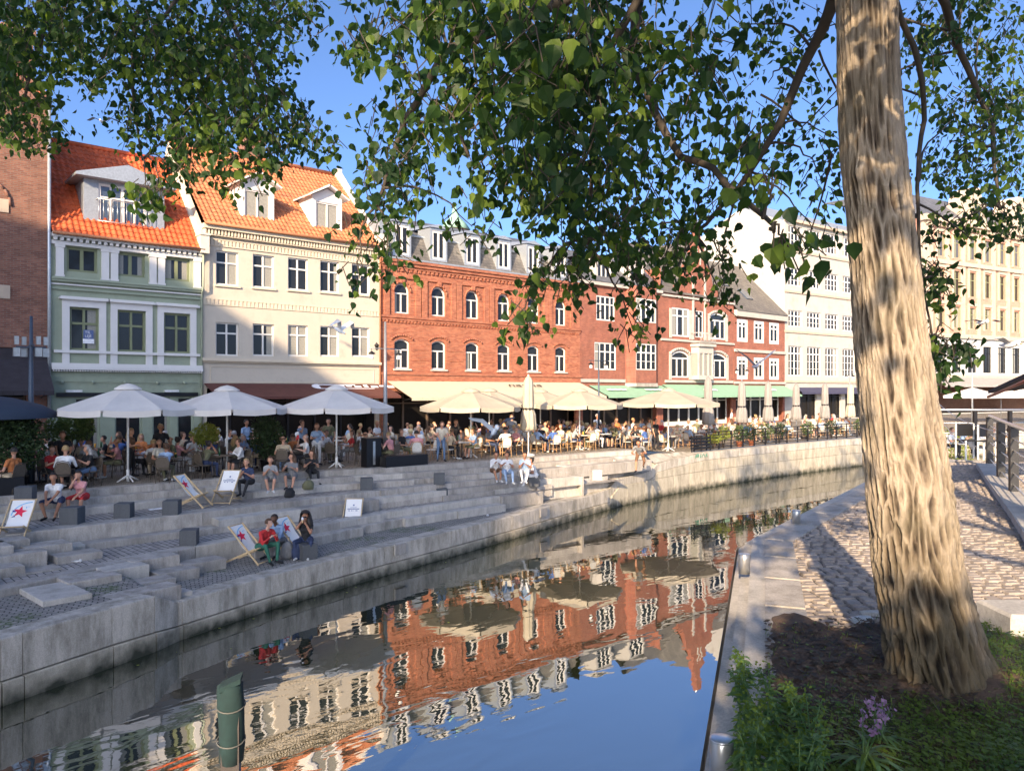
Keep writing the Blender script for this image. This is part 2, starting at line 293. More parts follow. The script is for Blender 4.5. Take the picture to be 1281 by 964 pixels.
def window(root,X,Z,w,h,kind='flat',rise=.15,cols=2,rows=(.62,),fm='white_paint',y=.1,bw=.07,mull=.08,curt=None,glass='dark_glass',bars=0,sill=None,name='window'):
    A=arch_pts(w,h,kind,rise); outer=[(0,0)]+A+[(w,0)]
    def shrink(b):
        S=(w-2*b)/w; B=arch_pts(w-2*b,h-2*b,kind,rise*S if kind!='round' else 0); return [(b,b)]+[(b+p,b+q) for p,q in B]+[(w-b,b)]
    inner=shrink(bw); f=MB(); n=len(outer)
    P=lambda p,yy:(X+p[0],yy,Z+p[1])
    for k in range(n):
        a,b,c,d=outer[k],outer[(k+1)%n],inner[(k+1)%n],inner[k]
        f.quad(P(a,y),P(b,y),P(c,y),P(d,y)); f.quad(P(d,y),P(c,y),P(c,y+.06),P(d,y+.06))
    top=h-(0 if kind=='flat' else (w/2 if kind=='round' else rise))
    for c in range(1,cols):
        x=X+w*c/cols; f.box(x-mull/2,x+mull/2,y-.004,y+.05,Z+bw*.8,Z+(h-bw if kind=='flat' else (rows[-1]*h if rows else top)))
    for r in rows: f.box(X+bw*.8,X+w-bw*.8,y-.008,y+.05,Z+h*r-mull/2,Z+h*r+mull/2)
    for r in range(bars):
        z=Z+(rows[0] if rows else 1)*h*(r+1)/(bars+1); f.box(X+bw,X+w-bw,y+.004,y+.04,z-.018,z+.018)
    fo=f.build(name,fm,root); p=MB(); iy=y+.045
    q=shrink(bw*.7); cx=q[0]; rw=random.random()
    if curt is None and kind=='flat' and rw<.5 and glass=='dark_glass': curt=random.choice([(.12,.12),(.3,.08),(.05,.35),(.18,0),(0,.2),(.5,0),(.25,.25)])
    if curt and kind=='flat':
        e=[0,curt[0],1-curt[1],1]; L=q[0][0]; R_=w-L
        for i in range(3):
            a,b=L+(R_-L)*e[i],L+(R_-L)*e[i+1]
            if b-a>.01: p.quad((X+a,iy,Z+L),(X+b,iy,Z+L),(X+b,iy,Z+h-L),(X+a,iy,Z+h-L),1 if i!=1 else 0)
    else: p.add([(X+a,iy,Z+b) for a,b in q],[tuple(range(len(q)))],0); (p.quad((X+bw,iy-.003,Z+bw),(X+w*(.2+rw*.5),iy-.003,Z+bw),(X+w*(.2+rw*.5),iy-.003,Z+h*.62),(X+bw,iy-.003,Z+h*.62),1) if rw<.4 and w>.8 else None)
    p.build('pane',[glass,'curtain_glass'],fo)
    if sill:
        s=MB(); s.box(X-.08,X+w+.08,-.09,.06,Z-.1,Z-.003); s.build('sill',sill,fo)
    return fo
def pantiles(mb,x0,x1,a,b,mat=0,per=.24,row=.36,amp=.035):
    (y0,z0),(y1,z1)=a,b; Ls=math.hypot(y1-y0,z1-z0); nr=max(1,round(Ls/row)); ns=(y1-y0)/Ls,(z1-z0)/Ls; nn=(-ns[1],ns[0])
    nc=max(1,round((x1-x0)/per)); sub=5; cols=nc*sub
    for r in range(nr):
        V=[];j=random.uniform(-.004,.004)
        for (s,hh) in ((r*Ls/nr,.035),((r+1)*Ls/nr+.02,.0)):
            for c in range(cols+1):
                ph=(c%sub)/sub; w=amp*math.sin(2*PI*ph)+hh+j; V.append((x0+(x1-x0)*c/cols,y0+ns[0]*s+nn[0]*w,z0+ns[1]*s+nn[1]*w))
        n=cols+1; mb.add(V,[(c,c+1,n+c+1,n+c) for c in range(cols)],mat,True)
        E=[(x0+(x1-x0)*c/cols,V[c][1]-nn[0]*.06,V[c][2]-nn[1]*.06) for c in range(cols+1)]
        mb.add(E+V[:n],[(c,c+1,n+c+1,n+c) for c in range(cols)],mat)
def awning(root,x0,x1,z0,z1,out,mat,val=.18,name='awning',arms=True,extra=None,nseg=1):
    mb=MB(); th=.03
    for (dy,dz) in ((0,0),(0,-th)):
        mb.quad((x0,-.03+dy,z1+dz),(x0,-out+dy,z0+dz),(x1,-out+dy,z0+dz),(x1,-.03+dy,z1+dz))
    n=max(2,int((x1-x0)/.35))
    for i in range(n):
        a,b=x0+(x1-x0)*i/n,x0+(x1-x0)*(i+1)/n; mb.box(a,b-.01,-out-.012,-out+.012,z0-val,z0)
    if arms:
        for x in np.linspace(x0+.2,x1-.2,max(2,int((x1-x0)/3))): mb.tube([(x,-.02,z0-.3),(x,-out+.03,z0-.02)],.02,5,1)
    if extra: extra(mb)
    return mb.build(name,[mat,'black_metal','paper_white','black_metal'],root)
def shopfront(root,x0,x1,z0,z1,y=.25,fm='black_metal',n=4,name='shopfront',door=None):
    mb=MB(); mb.quad((x0,y+.08,z0),(x1,y+.08,z0),(x1,y+.08,z1),(x0,y+.08,z1),1)
    for i in range(n+1):
        x=x0+(x1-x0)*i/n; mb.box(max(x0,x-.06),min(x1,x+.06),y-.02,y+.07,z0,z1)
    mb.box(x0,x1,y-.01,y+.07,z1-.7,z1-.62); mb.box(x0,x1,y-.01,y+.07,z0,z0+.35)
    return mb.build(name,[fm,'shop_glass'],root)
def copy_tree(o,parent=None):
    c=o.copy(); C.objects.link(c); c.parent=parent
    for ch in o.children: copy_tree(ch,c)
    return c
# ================================================================ HOUSES (local: x along front, y into the block, z up)
def house(name,X,label,rz=0,Y=0): return empty(name,(X,Y,0),label,'building',None,rz)
def sides(mb,w,z0,z1,dep,mat=0,roof=None):
    # party walls and back; roof=(eave,ridge_y,ridge_z) adds gable triangles
    for x in (0,w):
        if roof: e,ry,rzz=roof; mb.add([(x,0,z0),(x,dep,z0),(x,dep,e),(x,ry,rzz),(x,0,e)],[(0,1,2,3,4)],mat)
        else: mb.quad((x,0,z0),(x,dep,z0),(x,dep,z1),(x,0,z1),mat)
    mb.quad((0,dep,z0),(w,dep,z0),(w,dep,z1),(0,dep,z1),mat)
def dentils(mb,x0,x1,y0,y1,z0,z1,step,w,mat=0):
    n=int((x1-x0)/step)
    for i in range(n): x=x0+(x1-x0)*(i+.5)/n; mb.box(x-w/2,x+w/2,y0,y1,z0,z1,mat)
# ---- dark brick house at the left edge
h=house('brick_house',-3.4,'tall dark brown brick house at the left edge above the black awning'); Wd=10.0
holes=[(7.7,8.6,.95,2.35,'seg',.3),(7.75,5.1,.95,2.3,'seg',.25),(4.2,8.6,.95,2.35,'seg',.3),(4.2,5.1,.95,2.3,'seg',.25),(1,8.6,.95,2.35,'seg',.3),(1,5.1,.95,2.3,'seg',.25),(.6,.1,8.6,3.2)]
holes=[(a-.62 if a>1 else a,b,*r) for a,b,*r in holes]
mb=MB(); wall(mb,0,Wd,0,15.4,holes,depth=.2); sides(mb,Wd,0,15.4,10); mb.build('wall','brick_dark',h)
for a,b,w_,hh,*r in holes[:-1]:
    window(h,a,b,w_,hh,'seg',r[1],cols=2,rows=(.62,),sill='stone_trim')
    for xa in (a-.55,a+w_+.03): s=MB(); s.box(xa,xa+.52,-.05,.05,b+hh-.65,b+hh-.1); s.build('springer_stone','stone_trim',h)
mb=MB()
A=arch_pts(2.2,1.1,'round',0); 
for k in range(len(A)-1):
    for x0 in (6.45,): mb.tube([(x0+A[k][0],-.03,10.6+A[k][1]),(x0+A[k+1][0],-.03,10.6+A[k+1][1])],.06,4)
mb.build('brick_arch','brick_dark',h)
for z0_,z1_,o_ in ((4.75,5.0,.12),(15.1,15.42,.3)): mb=MB(); mb.box(0,Wd,-o_,.02,z0_,z1_); mb.build('brick_band','brick_dark',h)
mb=MB(); mb.box(0,Wd,-.05,.0,3.25,4.72); mb.build('fascia','awning_black',h)
awning(h,.3,Wd-.05,2.95,4.25,1.6,'awning_black'); shopfront(h,.6,9.2,.1,3.3,fm='table_wood',n=7)
mb=MB(); mb.tube([(Wd+.02,-.14,.2),(Wd+.02,-.14,15.2)],.07,8); mb.build('downpipe','zinc',h)
mb=MB(); mb.box(0,Wd,1.2,6,15.4,15.5); pantiles(mb,0,Wd,(-.2,15.45),(5,18.2)); mb.box(0,Wd,5,5.2,15,18.1); mb.build('roof','tile_weathered',h)
mb=MB(); mb.box(8.6,9.7,1.5,2.6,15,18.6,0); mb.box(8.5,9.8,1.4,2.7,18.4,18.7,0); mb.build('chimney','brick_dark',h)
# ---- green house
h=house('green_house',6.7,'narrow sage green house with bright orange tile roof and one wide dormer'); Wd=6.32
up=[(.6,8.12,1.2,1.06),(2.55,8.12,1.22,1.06),(4.58,8.12,1.2,1.06)]; lo=[(.72,4.72,1.12,1.85),(2.62,4.72,1.16,1.85),(4.6,4.72,1.16,1.85)]
gh=[(.9,.05,1.0,2.6),(2.5,.05,1.15,2.6),(4.1,.05,.75,2.6),(5.2,.05,.75,2.6)]
mb=MB(); wall(mb,0,Wd,0,9.6,up+lo+gh,depth=.2); sides(mb,Wd,0,9.6,9,roof=(9.6,4.5,14.9)); mb.build('wall','green_plaster',h)
for k,(a,b,c,d) in enumerate(up): window(h,a,b,c,d,rows=(),fm='olive_frame',bw=.1,mull=.14,curt=[(0,0),(.25,.2),(.3,.25)][k] if k else None)
for k,(a,b,c,d) in enumerate(lo): window(h,a,b,c,d,rows=(.63,),fm='olive_frame',bw=.08,mull=.1)
for a,b,c,d in gh: window(h,a,b,c,d,cols=1,rows=(.78,),fm='green_trim',bw=.08)
mb=MB()
for x in (.18,1.95,2.32,3.95,4.32,5.95): mb.box(x,x+.3,-.1,.0,7.85,9.1); mb.box(x-.04,x+.34,-.13,.0,9.1,9.22); mb.box(x-.03,x+.33,-.12,.0,7.85,7.93)
mb.box(0,Wd,-.14,.0,9.22,9.38); mb.box(0,Wd,-.32,.0,9.52,9.7); dentils(mb,.02,Wd-.02,-.26,0,9.385,9.515,.24,.13)
mb.box(0,Wd,-.1,.0,7.5,7.56); 
for a,b,c,d in lo:
    mb.box(a-.3,a-.02,-.07,0,b-.62,b+d+.02); mb.box(a+c+.02,a+c+.3,-.07,0,b-.62,b+d+.02); mb.box(a-.3,a+c+.3,-.07,0,b+d+.02,b+d+.32); mb.box(a-.42,a+c+.42,-.2,0,b+d+.32,b+d+.42)
    mb.box(a-.36,a+c+.36,-.1,0,b+d+.42,b+d+.46)
mb.box(.1,Wd-.1,-.13,-.0,4.58,4.7); mb.box(0,Wd,-.16,0,3.98,4.14); mb.box(0,Wd,-.24,0,3.86,3.976); mb.build('white_trim','white_matt',h)
mb=MB(); dentils(mb,.02,Wd-.02,-.2,0,3.78,3.856,.1,.05); mb.build('dentil_row','white_matt',h)
mb=MB(); mb.box(0,Wd,-.16,0,7.64,7.84); mb.box(0,Wd,-.22,0,7.74,7.8); mb.box(0,Wd,-.1,0,7.3,7.36); mb.build('string_course','green_trim',h)
mb=MB(); pantiles(mb,.0,Wd,(-.42,9.62),(4.5,14.9)); mb.quad((0,4.5,14.85),(Wd,4.5,14.85),(Wd,9,9.6),(0,9,9.6)); mb.tube([(0,4.5,14.95),(Wd,4.5,14.95)],.12,8); mb.build('roof','tile_orange',h)
mb=MB(); mb.tube([(0,-.44,9.66),(Wd,-.44,9.66)],.07,8); mb.build('gutter','rusty_steel',h)
dr=empty('dormer',(0,0,0),None,None); dr.parent=h
mb=MB(); wall(mb,1.35,4.75,10.35,12.45,[(1.95,10.5,2.0,1.75)],y=.45,depth=.1); 
for x in (1.35,4.75): mb.add([(x,.45,10.35),(x,.45,12.45),(x,2.5,12.45)],[(0,1,2)])
dr.name='dormer'; mb.build('cheek','lead',dr)
window(dr,1.95,10.5,2.0,1.75,cols=4,rows=(.66,),y=.5,glass='blue_glass',mull=.07,curt=(.0,.0),bw=.1)
mb=MB(); mb.box(2.88,3.02,.46,.52,10.5,12.25); mb.build('centre_post','white_paint',dr)
mb=MB(); P=[(.95,-.05,12.42),(5.15,-.05,12.42),(4.1,.9,13.2),(2.0,.9,13.2),(2.4,2.8,13.0),(3.7,2.8,13.0),(.95,2.6,12.6),(5.15,2.6,12.6)]
mb.add([(.95,-.05,12.5),(5.15,-.05,12.5),(3.05,-.05,13.15),(.95,2.8,12.5),(5.15,2.8,12.5),(3.05,3.1,13.15)],[(0,1,2),(0,2,5,3),(1,4,5,2)]); mb.box(.95,5.15,-.05,2.5,12.38,12.497); mb.build('dormer_roof','zinc',dr)
mb=MB()
for i in range(12): x=1.9+2.1*i/11; mb.tube([(x,.2,10.5),(x,.2,11.5)],.014,4)
mb.tube([(1.85,.2,11.5),(4.05,.2,11.5)],.022,5); mb.tube([(1.85,.2,10.52),(4.05,.2,10.52)],.02,5); mb.tube([(1.85,.45,11.5),(1.85,.2,11.5)],.02,5); mb.tube([(4.05,.45,11.5),(4.05,.2,11.5)],.02,5); mb.build('railing','steel',dr)
mb=MB()
mb.obox((Wd-.0,2.1,12.35),(.17,0,0),(0,2.35,2.55),(0,-.1,.12)); mb.box(Wd-.2,Wd+.2,-.5,.1,9.5,10.35); mb.box(Wd-.24,Wd+.24,-.55,.15,10.35,10.45); mb.build('parapet','coping_plaster',h)
mb=MB(); mb.tube([(Wd-.02,-.1,.2),(Wd-.02,-.1,7.6),(Wd-.02,-.3,7.9),(Wd-.02,-.3,9.5)],.05,6); mb.tube([(.2,-.08,3.35),(Wd-.2,-.08,3.3)],.015,5)
for x in (.4,1.6,2.9,4.3,5.5): mb.lathe([(.02,0),(.07,.02),(.07,.1),(.02,.14)],8,(x,-.1,3.25))
mb.build('cable_and_pipe','green_trim',h)
for x in (.55,4.6): mb=MB(); mb.box(x,x+.62,-.18,0,2.88,2.98); mb.build('sign_light','white_enamel',h)
mb=MB(); mb.box(.2,Wd-.2,-.1,-.0,2.68,2.86); mb.build('fascia','black_metal',h)
pst=MB(); pst.box(1.26,1.66,.08,.09,5.02,5.62,0); pst.box(1.24,1.68,.072,.079,5.02,5.22,1)
textmesh(pst,'TIL',.17,(1.43,.076,5.46),(1,0,0),(0,0,1),1,th=.002); textmesh(pst,'LEJE',.15,(1.45,.076,5.3),(1,0,0),(0,0,1),1,th=.002); pst.build('window_poster',['print_navy','paper_white'],h)
# ---- cream house
h=house('cream_house',13.02,'cream plastered house with five windows per floor and weathered tile roof'); Wd=9.9
cx=[.68,2.53,4.4,6.22,8.12]; up=[(x,8.12+.04*i,1.12,1.66) for i,x in enumerate(cx)]; lo=[(x,4.66+.04*i,1.12,1.62) for i,x in enumerate(cx)]
mb=MB(); wall(mb,0,Wd,0,10.98,up+lo+[(.25,.05,9.4,3.0)],depth=.18); sides(mb,Wd,0,10.98,10,roof=(10.98,5,16.2)); mb.build('wall','cream_plaster',h)
for k,(a,b,c,d) in enumerate(up): window(h,a,b,c,d,rows=(.66,),curt=[(0,.5),(0,.5),None,None,None][k] ,sill='cream_trim')
for k,(a,b,c,d) in enumerate(lo): window(h,a,b,c,d,rows=(.68,),curt=[None,(0,.3),(.45,.45),(0,.5),(0,.5)][k])
mb=MB(); mb.box(0,Wd,-.2,0,4.38,4.52); mb.box(0,Wd,-.1,0,4.3,4.376); mb.box(0,Wd,-.35,0,10.75,10.98); mb.box(0,Wd,-.22,0,10.45,10.5); dentils(mb,0.02,Wd-.02,-.26,0,10.505,10.745,.16,.08)
mb.box(0,Wd,-.06,0,9.98,10.03); mb.box(0,Wd,-.06,0,10.28,10.33); dentils(mb,.02,Wd-.02,-.05,0,10.035,10.275,.18,.1)
mb.box(0,Wd,-.04,0,7.1,7.14); mb.box(0,Wd,-.04,0,7.38,7.42); dentils(mb,.02,Wd-.02,-.035,0,7.145,7.375,.2,.12)
mb.box(.4,Wd-.4,-.03,0,3.35,3.39); mb.box(.4,Wd-.4,-.03,0,4.1,4.14); mb.box(.4,.44,-.03,0,3.393,4.097); mb.box(Wd-.44,Wd-.4,-.03,0,3.393,4.097); mb.build('moulding','cream_trim',h)
mb=MB(); pantiles(mb,.0,Wd,(-.45,10.95),(5,16.1)); mb.quad((0,5,16.05),(Wd,5,16.05),(Wd,10,10.98),(0,10,10.98)); mb.tube([(0,5,16.2),(Wd,5,16.2)],.12,8); mb.build('roof','tile_weathered',h)
mb=MB(); mb.tube([(0,-.47,10.98),(Wd,-.47,10.98)],.07,8); mb.tube([(Wd-.05,-.12,.3),(Wd-.05,-.12,10.3),(Wd-.05,-.4,10.9)],.05,6); mb.build('gutter','rusty_steel',h)
for x0 in (2.05,5.95):
    dr=empty('dormer',(x0,.35,11.45),None,None); dr.parent=h
    mb=MB(); wall(mb,0,1.75,0,2.0,[(.2,.22,1.35,1.45)],depth=.08)
    mb.add([(0,0,2.0),(1.75,0,2.0),(.875,0,2.45)],[(0,1,2)])
    for x in (0,1.75): mb.add([(x,0,-.2),(x,0,2.0),(x,2.1,2.0)],[(0,1,2)])
    mb.build('dormer_wall','white_matt',dr); window(dr,.2,.22,1.35,1.45,rows=(),y=.05,curt=(.5,.5),bw=.08)
    mb=MB(); 
    for s in (1,-1): mb.obox((.875+s*.56,.85,2.26),(s*.6,0,-.33),(0,1.2,0),(.02*s,0,.035))
    mb.build('dormer_roof','white_matt',dr)
    mb=MB(); mb.box(-.02,1.77,-.08,.02,.0,.16); mb.build('dormer_sill','lead',dr)
mb=MB(); mb.obox((Wd,2.35,13.6),(.17,0,0),(0,2.6,2.72),(0,-.1,.12)); mb.box(Wd-.18,Wd+.18,4.7,5.3,15.6,16.5); mb.box(Wd-.24,Wd+.24,-.5,.2,10.8,11.7); mb.build('parapet','coping_plaster',h)
mb=MB(); mb.box(4.2,5.3,5.2,6.2,15,17.6); mb.build('chimney','brick_dark',h)
def logo(m):
    # sign lettering on the slope of the brown awning: a long white oval with blocky letters
    sl=Vector((0,-1.9,-1.0)).normalized(); up=-sl; ax=Vector((1,0,0)); nrm=ax.cross(up)
    o=Vector((5.9,-.55,3.12))
    def blob(x,y,w,hh,mat=2): m.obox(o+ax*x+up*y+nrm*.03,ax*w,up*hh,nrm*.012,mat)
    for i in range(12):
        a=PI/2+PI*i/12; b=PI/2+PI*(i+1)/12
        m.add([o+nrm*.05,o+ax*(.45*math.cos(a)-0)+up*.27*math.sin(a)+nrm*.05,o+ax*(.45*math.cos(b))+up*.27*math.sin(b)+nrm*.05],[(0,1,2)],2)
    blob(1.1,.22,1.1,.035); blob(1.6,-.22,1.6,.03); blob(.55,-.3,.2,.14)
    textmesh(m,'GEMINO',.46,o+ax*2.2-up*.14+nrm*.05,ax,up,2,0,.01) if False else None
    for k,w in enumerate((.22,.15,.2,.12,.2,.16,.2)): blob(1.25+k*.52,.05+(.05 if k%2 else -.03),w,.13-.03*(k%3)); 
awning(h,.1,Wd+.2,2.65,3.3,1.9,'awning_brown',.12,extra=logo); shopfront(h,.25,9.65,.05,3.05,y=1.2,n=6)
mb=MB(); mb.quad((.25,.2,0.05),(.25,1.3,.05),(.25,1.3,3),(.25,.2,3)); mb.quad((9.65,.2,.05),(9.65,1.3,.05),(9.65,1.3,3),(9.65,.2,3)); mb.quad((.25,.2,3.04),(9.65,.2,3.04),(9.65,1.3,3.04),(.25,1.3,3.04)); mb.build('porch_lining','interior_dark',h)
for x in (3.1,6.7): mb=MB(); mb.lathe([(.03,.32),(.11,.26),(.13,.1),(.1,0),(.03,-.03)],10,(x,-.4,2.05)); mb.build('hanging_lamp','lamp_glow',h)
# ---- orange brick house
h=house('orange_brick_house',22.95,'long bright orange brick house with arched white windows and slate mansard'); Wd=16.25
wx=[.95,3.55,6.12,8.7,11.3,13.85]
up=[(x,7.4,1.02,1.75,'round',0) for x in wx]; lo=[(x-.02,4.2,1.06,1.72,'seg',.2) for x in wx]
mb=MB(); wall(mb,0,Wd,0,10.45,up+lo+[(.3,.05,15.6,2.75)],depth=.22); sides(mb,Wd,0,12.5,11); mb.build('wall','brick_orange',h)
for a,b,c,d,*_ in up: window(h,a,b,c,d,'round',rows=(.66,),y=.14,bw=.08)
for a,b,c,d,*_ in lo: window(h,a,b,c,d,'seg',.2,rows=(.64,),y=.14,bw=.08,sill='concrete')
mb=MB()
mb.box(0,Wd,-.14,0,7.12,7.26); mb.box(0,Wd,-.08,0,6.98,7.116); mb.box(0,Wd,-.16,0,3.84,3.98); mb.box(0,Wd,-.09,0,3.2,3.836); mb.box(0,Wd,-.3,0,10.3,10.46); mb.box(0,Wd,-.2,0,10.12,10.296); mb.box(0,Wd,-.1,0,9.98,10.116); dentils(mb,.05,Wd-.05,-.09,0,9.82,9.976,.3,.15)
dentils(mb,.05,Wd-.05,-.07,0,6.86,6.976,.24,.12)
for i,x in enumerate(wx):
    mb.box(x-.75,x-.38,-.1,0,7.263,9.5); mb.box(x+1.4,x+1.76,-.1,0,7.263,9.5)
    mb.box(x-.38,x+1.4,-.1,0,9.42,9.5); mb.box(x+.38,x+.64,-.12,0,9.15,9.42)
    for k in range(9):
        a=PI*k/8; c=(x+.51,7.4+1.24)
        if k<8: a2=PI*(k+1)/8; mb.tube([(c[0]+.6*math.cos(a),-.02,c[1]+.6*math.sin(a)),(c[0]+.6*math.cos(a2),-.02,c[1]+.6*math.sin(a2))],.06,4)
    A=arch_pts(1.5,.3,'seg',.26)
    for k in range(len(A)-1): mb.tube([(x-.24+A[k][0],-.02,5.85+A[k][1]),(x-.24+A[k+1][0],-.02,5.85+A[k+1][1])],.07,4)
    for z in (8.2,8.5,4.7,5.3): mb.box(x+1.1+.0,x+2.1,-.03,0,z,z+.075) if z>6 and i<5 else mb.box(x+1.25,x+2.3 if i<5 else x+2.2,-.03,0,z,z+.075)
mb.build('brick_moulding','brick_orange',h)
mb=MB(); mb.add([(0,-.1,10.5),(Wd,-.1,10.5),(Wd,.75,12.1),(0,.75,12.1)],[(0,1,2,3)]); mb.build('mansard','slate_brown',h)
mb=MB(); mb.add([(0,.7,12.15),(Wd,.7,12.15),(Wd,5.5,14.3),(0,5.5,14.3),(0,11,12.2),(Wd,11,12.2)],[(0,1,2,3),(3,2,5,4)]); mb.build('roof','slate',h)
mb=MB(); mb.box(0,Wd,-.32,.0,10.463,10.56); mb.tube([(0,.72,12.14),(Wd,.72,12.14)],.07,6); mb.box(-.12,.12,-.1,5.5,10.5,12.6); mb.build('lead_flashing','lead',h)
for i,x in enumerate(wx):
    dr=empty('dormer',(x-.12,0,10.7),None,None); dr.parent=h
    mb=MB(); wall(mb,0,1.25,-.1,1.95,[(.14,.1,.97,1.7)],depth=.06)
    for xx in (0,1.25): mb.quad((xx,0,-.1),(xx,1.3,-.1),(xx,1.3,1.95),(xx,0,1.95))
    mb.add([(-.08,-.1,1.96),(1.33,-.1,1.96),(1.33,2.6,2.05),(-.08,2.6,2.05),(.625,-.1,2.2),(.625,2.6,2.5)],[(0,1,4),(0,4,5,3),(1,2,5,4)]); mb.build('dormer_casing','zinc',dr)
    window(dr,.14,.1,.97,1.7,rows=(),y=.03,bw=.12,mull=.12,curt=(0,0))
mb=MB(); mb.lathe([(.9,0),(.9,1.2),(1.0,1.25)],8,(10.5,7,13.3)); mb.build('tower_base','brick_pink',h)
mb=MB(); mb.lathe([(1.15,0),(.8,.5),(.3,1.0),(.05,1.9)],8,(10.5,7,14.56)); mb.build('tower_cap','copper_green',h)
def nan(m):
    sl=Vector((0,-2.6,-.95)).normalized(); up=-sl; ax=Vector((1,0,0)); nrm=ax.cross(up)
    textmesh(m,'nanna',1.0,Vector((10.1,-1.1,3.17))+nrm*.05,ax*1.25,up*.62,3,.25,.01)
    textmesh(m,'RESTAURANT',.2,Vector((11.2,-1.85,2.9))+nrm*.05,ax*1.3,up,3,0,.004) if False else None
awning(h,.4,Wd-.1,2.55,3.5,2.6,'awning_cream',.16,extra=nan); shopfront(h,.3,15.9,.05,2.85,y=.8,n=9,fm='table_wood')
# ---- red brown brick house with corner bay
h=house('red_brick_house',39.2,'plain red brown brick house with small paned white windows and rounded bay'); Wd=9.1
hl=[(1.5,4.42,2.35,2.0),(1.7,8.0,2.0,1.8)]
mb=MB(); wall(mb,0,Wd,0,10.75,hl+[(.3,.05,8.4,2.7)],depth=.15); sides(mb,Wd,0,12.5,11); mb.build('wall','brick_red',h)
window(h,*hl[0],cols=4,rows=(.66,),bw=.1,mull=.09,y=.04,bars=1); window(h,*hl[1],cols=4,rows=(.66,),bw=.1,mull=.09,y=.04)
# rounded bay
bay=empty('bay',(6.6,0,0),None,None); bay.parent=h
prof=[(-1.7,0),(-1.55,-.35),(-1.2,-.6),(1.2,-.6),(1.55,-.35),(1.7,0)]
mb=MB()
for z0,z1 in ((3.5,4.45),(6.45,8.05),(9.85,10.75)):
    for k in range(5):
        a,b=prof[k],prof[k+1]; mb.quad((*a,z0),(*b,z0),(*b,z1),(*a,z1))
for z0,z1 in ((4.45,6.45),(8.05,9.85)):
    for k in (0,1,3,4):
        a,b=prof[k],prof[k+1]; mb.quad((*a,z0),(*b,z0),(*b,z1),(*a,z1))
mb.add([(*p,3.5) for p in prof],[tuple(range(6))]); mb.build('bay_wall','brick_red',bay)
window(bay,-1.19,4.47,2.38,1.97,cols=4,rows=(.66,),y=-.58,mull=.1,bars=1); window(bay,-1.19,8.07,2.38,1.77,cols=4,rows=(.66,),y=-.58,mull=.1)
mb=MB(); mb.add([(p[0]*1.05,p[1]*1.1-.03,z) for z in (3.2,3.48) for p in prof],[(k,k+1,k+7,k+6) for k in range(5)]+[(0,1,2,3,4,5),(6,7,8,9,10,11)]); mb.build('bay_base','granite_dark',bay)
mb=MB(); mb.box(0,Wd,-.25,0,10.5,10.75); mb.box(0,4.8,-.1,0,3.52,3.75); mb.box(0,Wd,-.06,0,2.8,3.1); mb.build('cornice','white_plaster',h)
mb=MB(); mb.add([(0,-.3,10.76),(Wd,-.3,10.76),(Wd,2.6,13.4),(0,2.6,13.4),(0,6.5,14.2),(Wd,6.5,14.2)],[(0,1,2,3),(3,2,5,4)]); mb.build('roof','slate',h)
for x in (1.9,5.6):
    dr=empty('dormer',(x,.2,10.9),None,None); dr.parent=h
    mb=MB(); wall(mb,0,1.7,0,1.7,[(.15,.15,1.4,1.35)],depth=.06); 
    for xx in (0,1.7): mb.quad((xx,0,0),(xx,2,0),(xx,2,1.7),(xx,0,1.7))
    mb.box(-.1,1.8,-.15,2.4,1.71,1.83); mb.build('dormer_casing','white_plaster',dr); window(dr,.15,.15,1.4,1.35,cols=3,rows=(),y=.03)
def mint(m):
    for c in (2.6,6.8): 
        ax=Vector((1,0,0)); up=Vector((0,1.9,.7)).normalized(); nrm=ax.cross(up)
        for i in range(7): m.obox(Vector((c-.9+i*.3,-1.15,2.98))+nrm*.03,ax*.11,up*.14*(1 if i%2 else .7),nrm*.006,2)
awning(h,.9,Wd+.1,2.55,3.3,1.9,'awning_mint',.14,extra=mint); shopfront(h,.3,8.7,.05,2.75,y=.5,n=6,fm='table_wood')
# ---- ornate gabled house
h=house('gabled_brick_house',48.3,'red brick house with stepped gable, stone framed windows and flower balcony'); Wd=10.15
cg=5.0
hl=[(1.35,3.95,2.3,2.15,'seg',.35),(6.4,3.95,2.6,2.1,'seg',.35),(1.4,7.25,2.3,2.3),(6.6,7.25,2.3,2.2,'seg',.2),(4.55,7.3,1.1,2.2)]
mb=MB(); wall(mb,0,Wd,0,10.6,hl+[(.3,.05,9.5,2.7)],depth=.15); sides(mb,Wd,0,11,11)
g=[(2.2,10.6),(2.2,11.4),(2.9,11.5),(3.4,13.2),(4.0,13.4),(4.35,15.3),(4.7,15.5),(4.75,16.6),(5.25,16.6),(5.3,15.5),(5.65,15.3),(6,13.4),(6.6,13.2),(7.1,11.5),(7.8,11.4),(7.8,10.6)]
mb.add([(x,0,z) for x,z in g]+[(x,.5,z) for x,z in g],[tuple(range(16)),tuple(range(31,15,-1))]+[(i,(i+1)%16,16+(i+1)%16,16+i) for i in range(16)]); mb.build('wall','brick_red',h)
for q in hl[:4]: window(h,q[0],q[1],q[2],q[3],q[4] if len(q)>4 else 'flat',q[5] if len(q)>5 else .15,cols=3,rows=(.72,),y=.03,mull=.12,bw=.12)
window(h,*hl[4],cols=2,rows=(.8,),y=.03)
mb=MB()
for q in hl[:4]:
    x,z,w_,hh=q[:4]; mb.box(x-.3,x-.01,-.06,0,z-.15,z+hh-.1); mb.box(x+w_+.01,x+w_+.3,-.06,0,z-.15,z+hh-.1)
    if len(q)>4:
        A=arch_pts(w_+.3,.6,'seg',.4)
        for k in range(len(A)-1): mb.tube([(x-.15+A[k][0],-.01,z+hh-.42+A[k][1]),(x-.15+A[k+1][0],-.01,z+hh-.42+A[k+1][1])],.14,4)
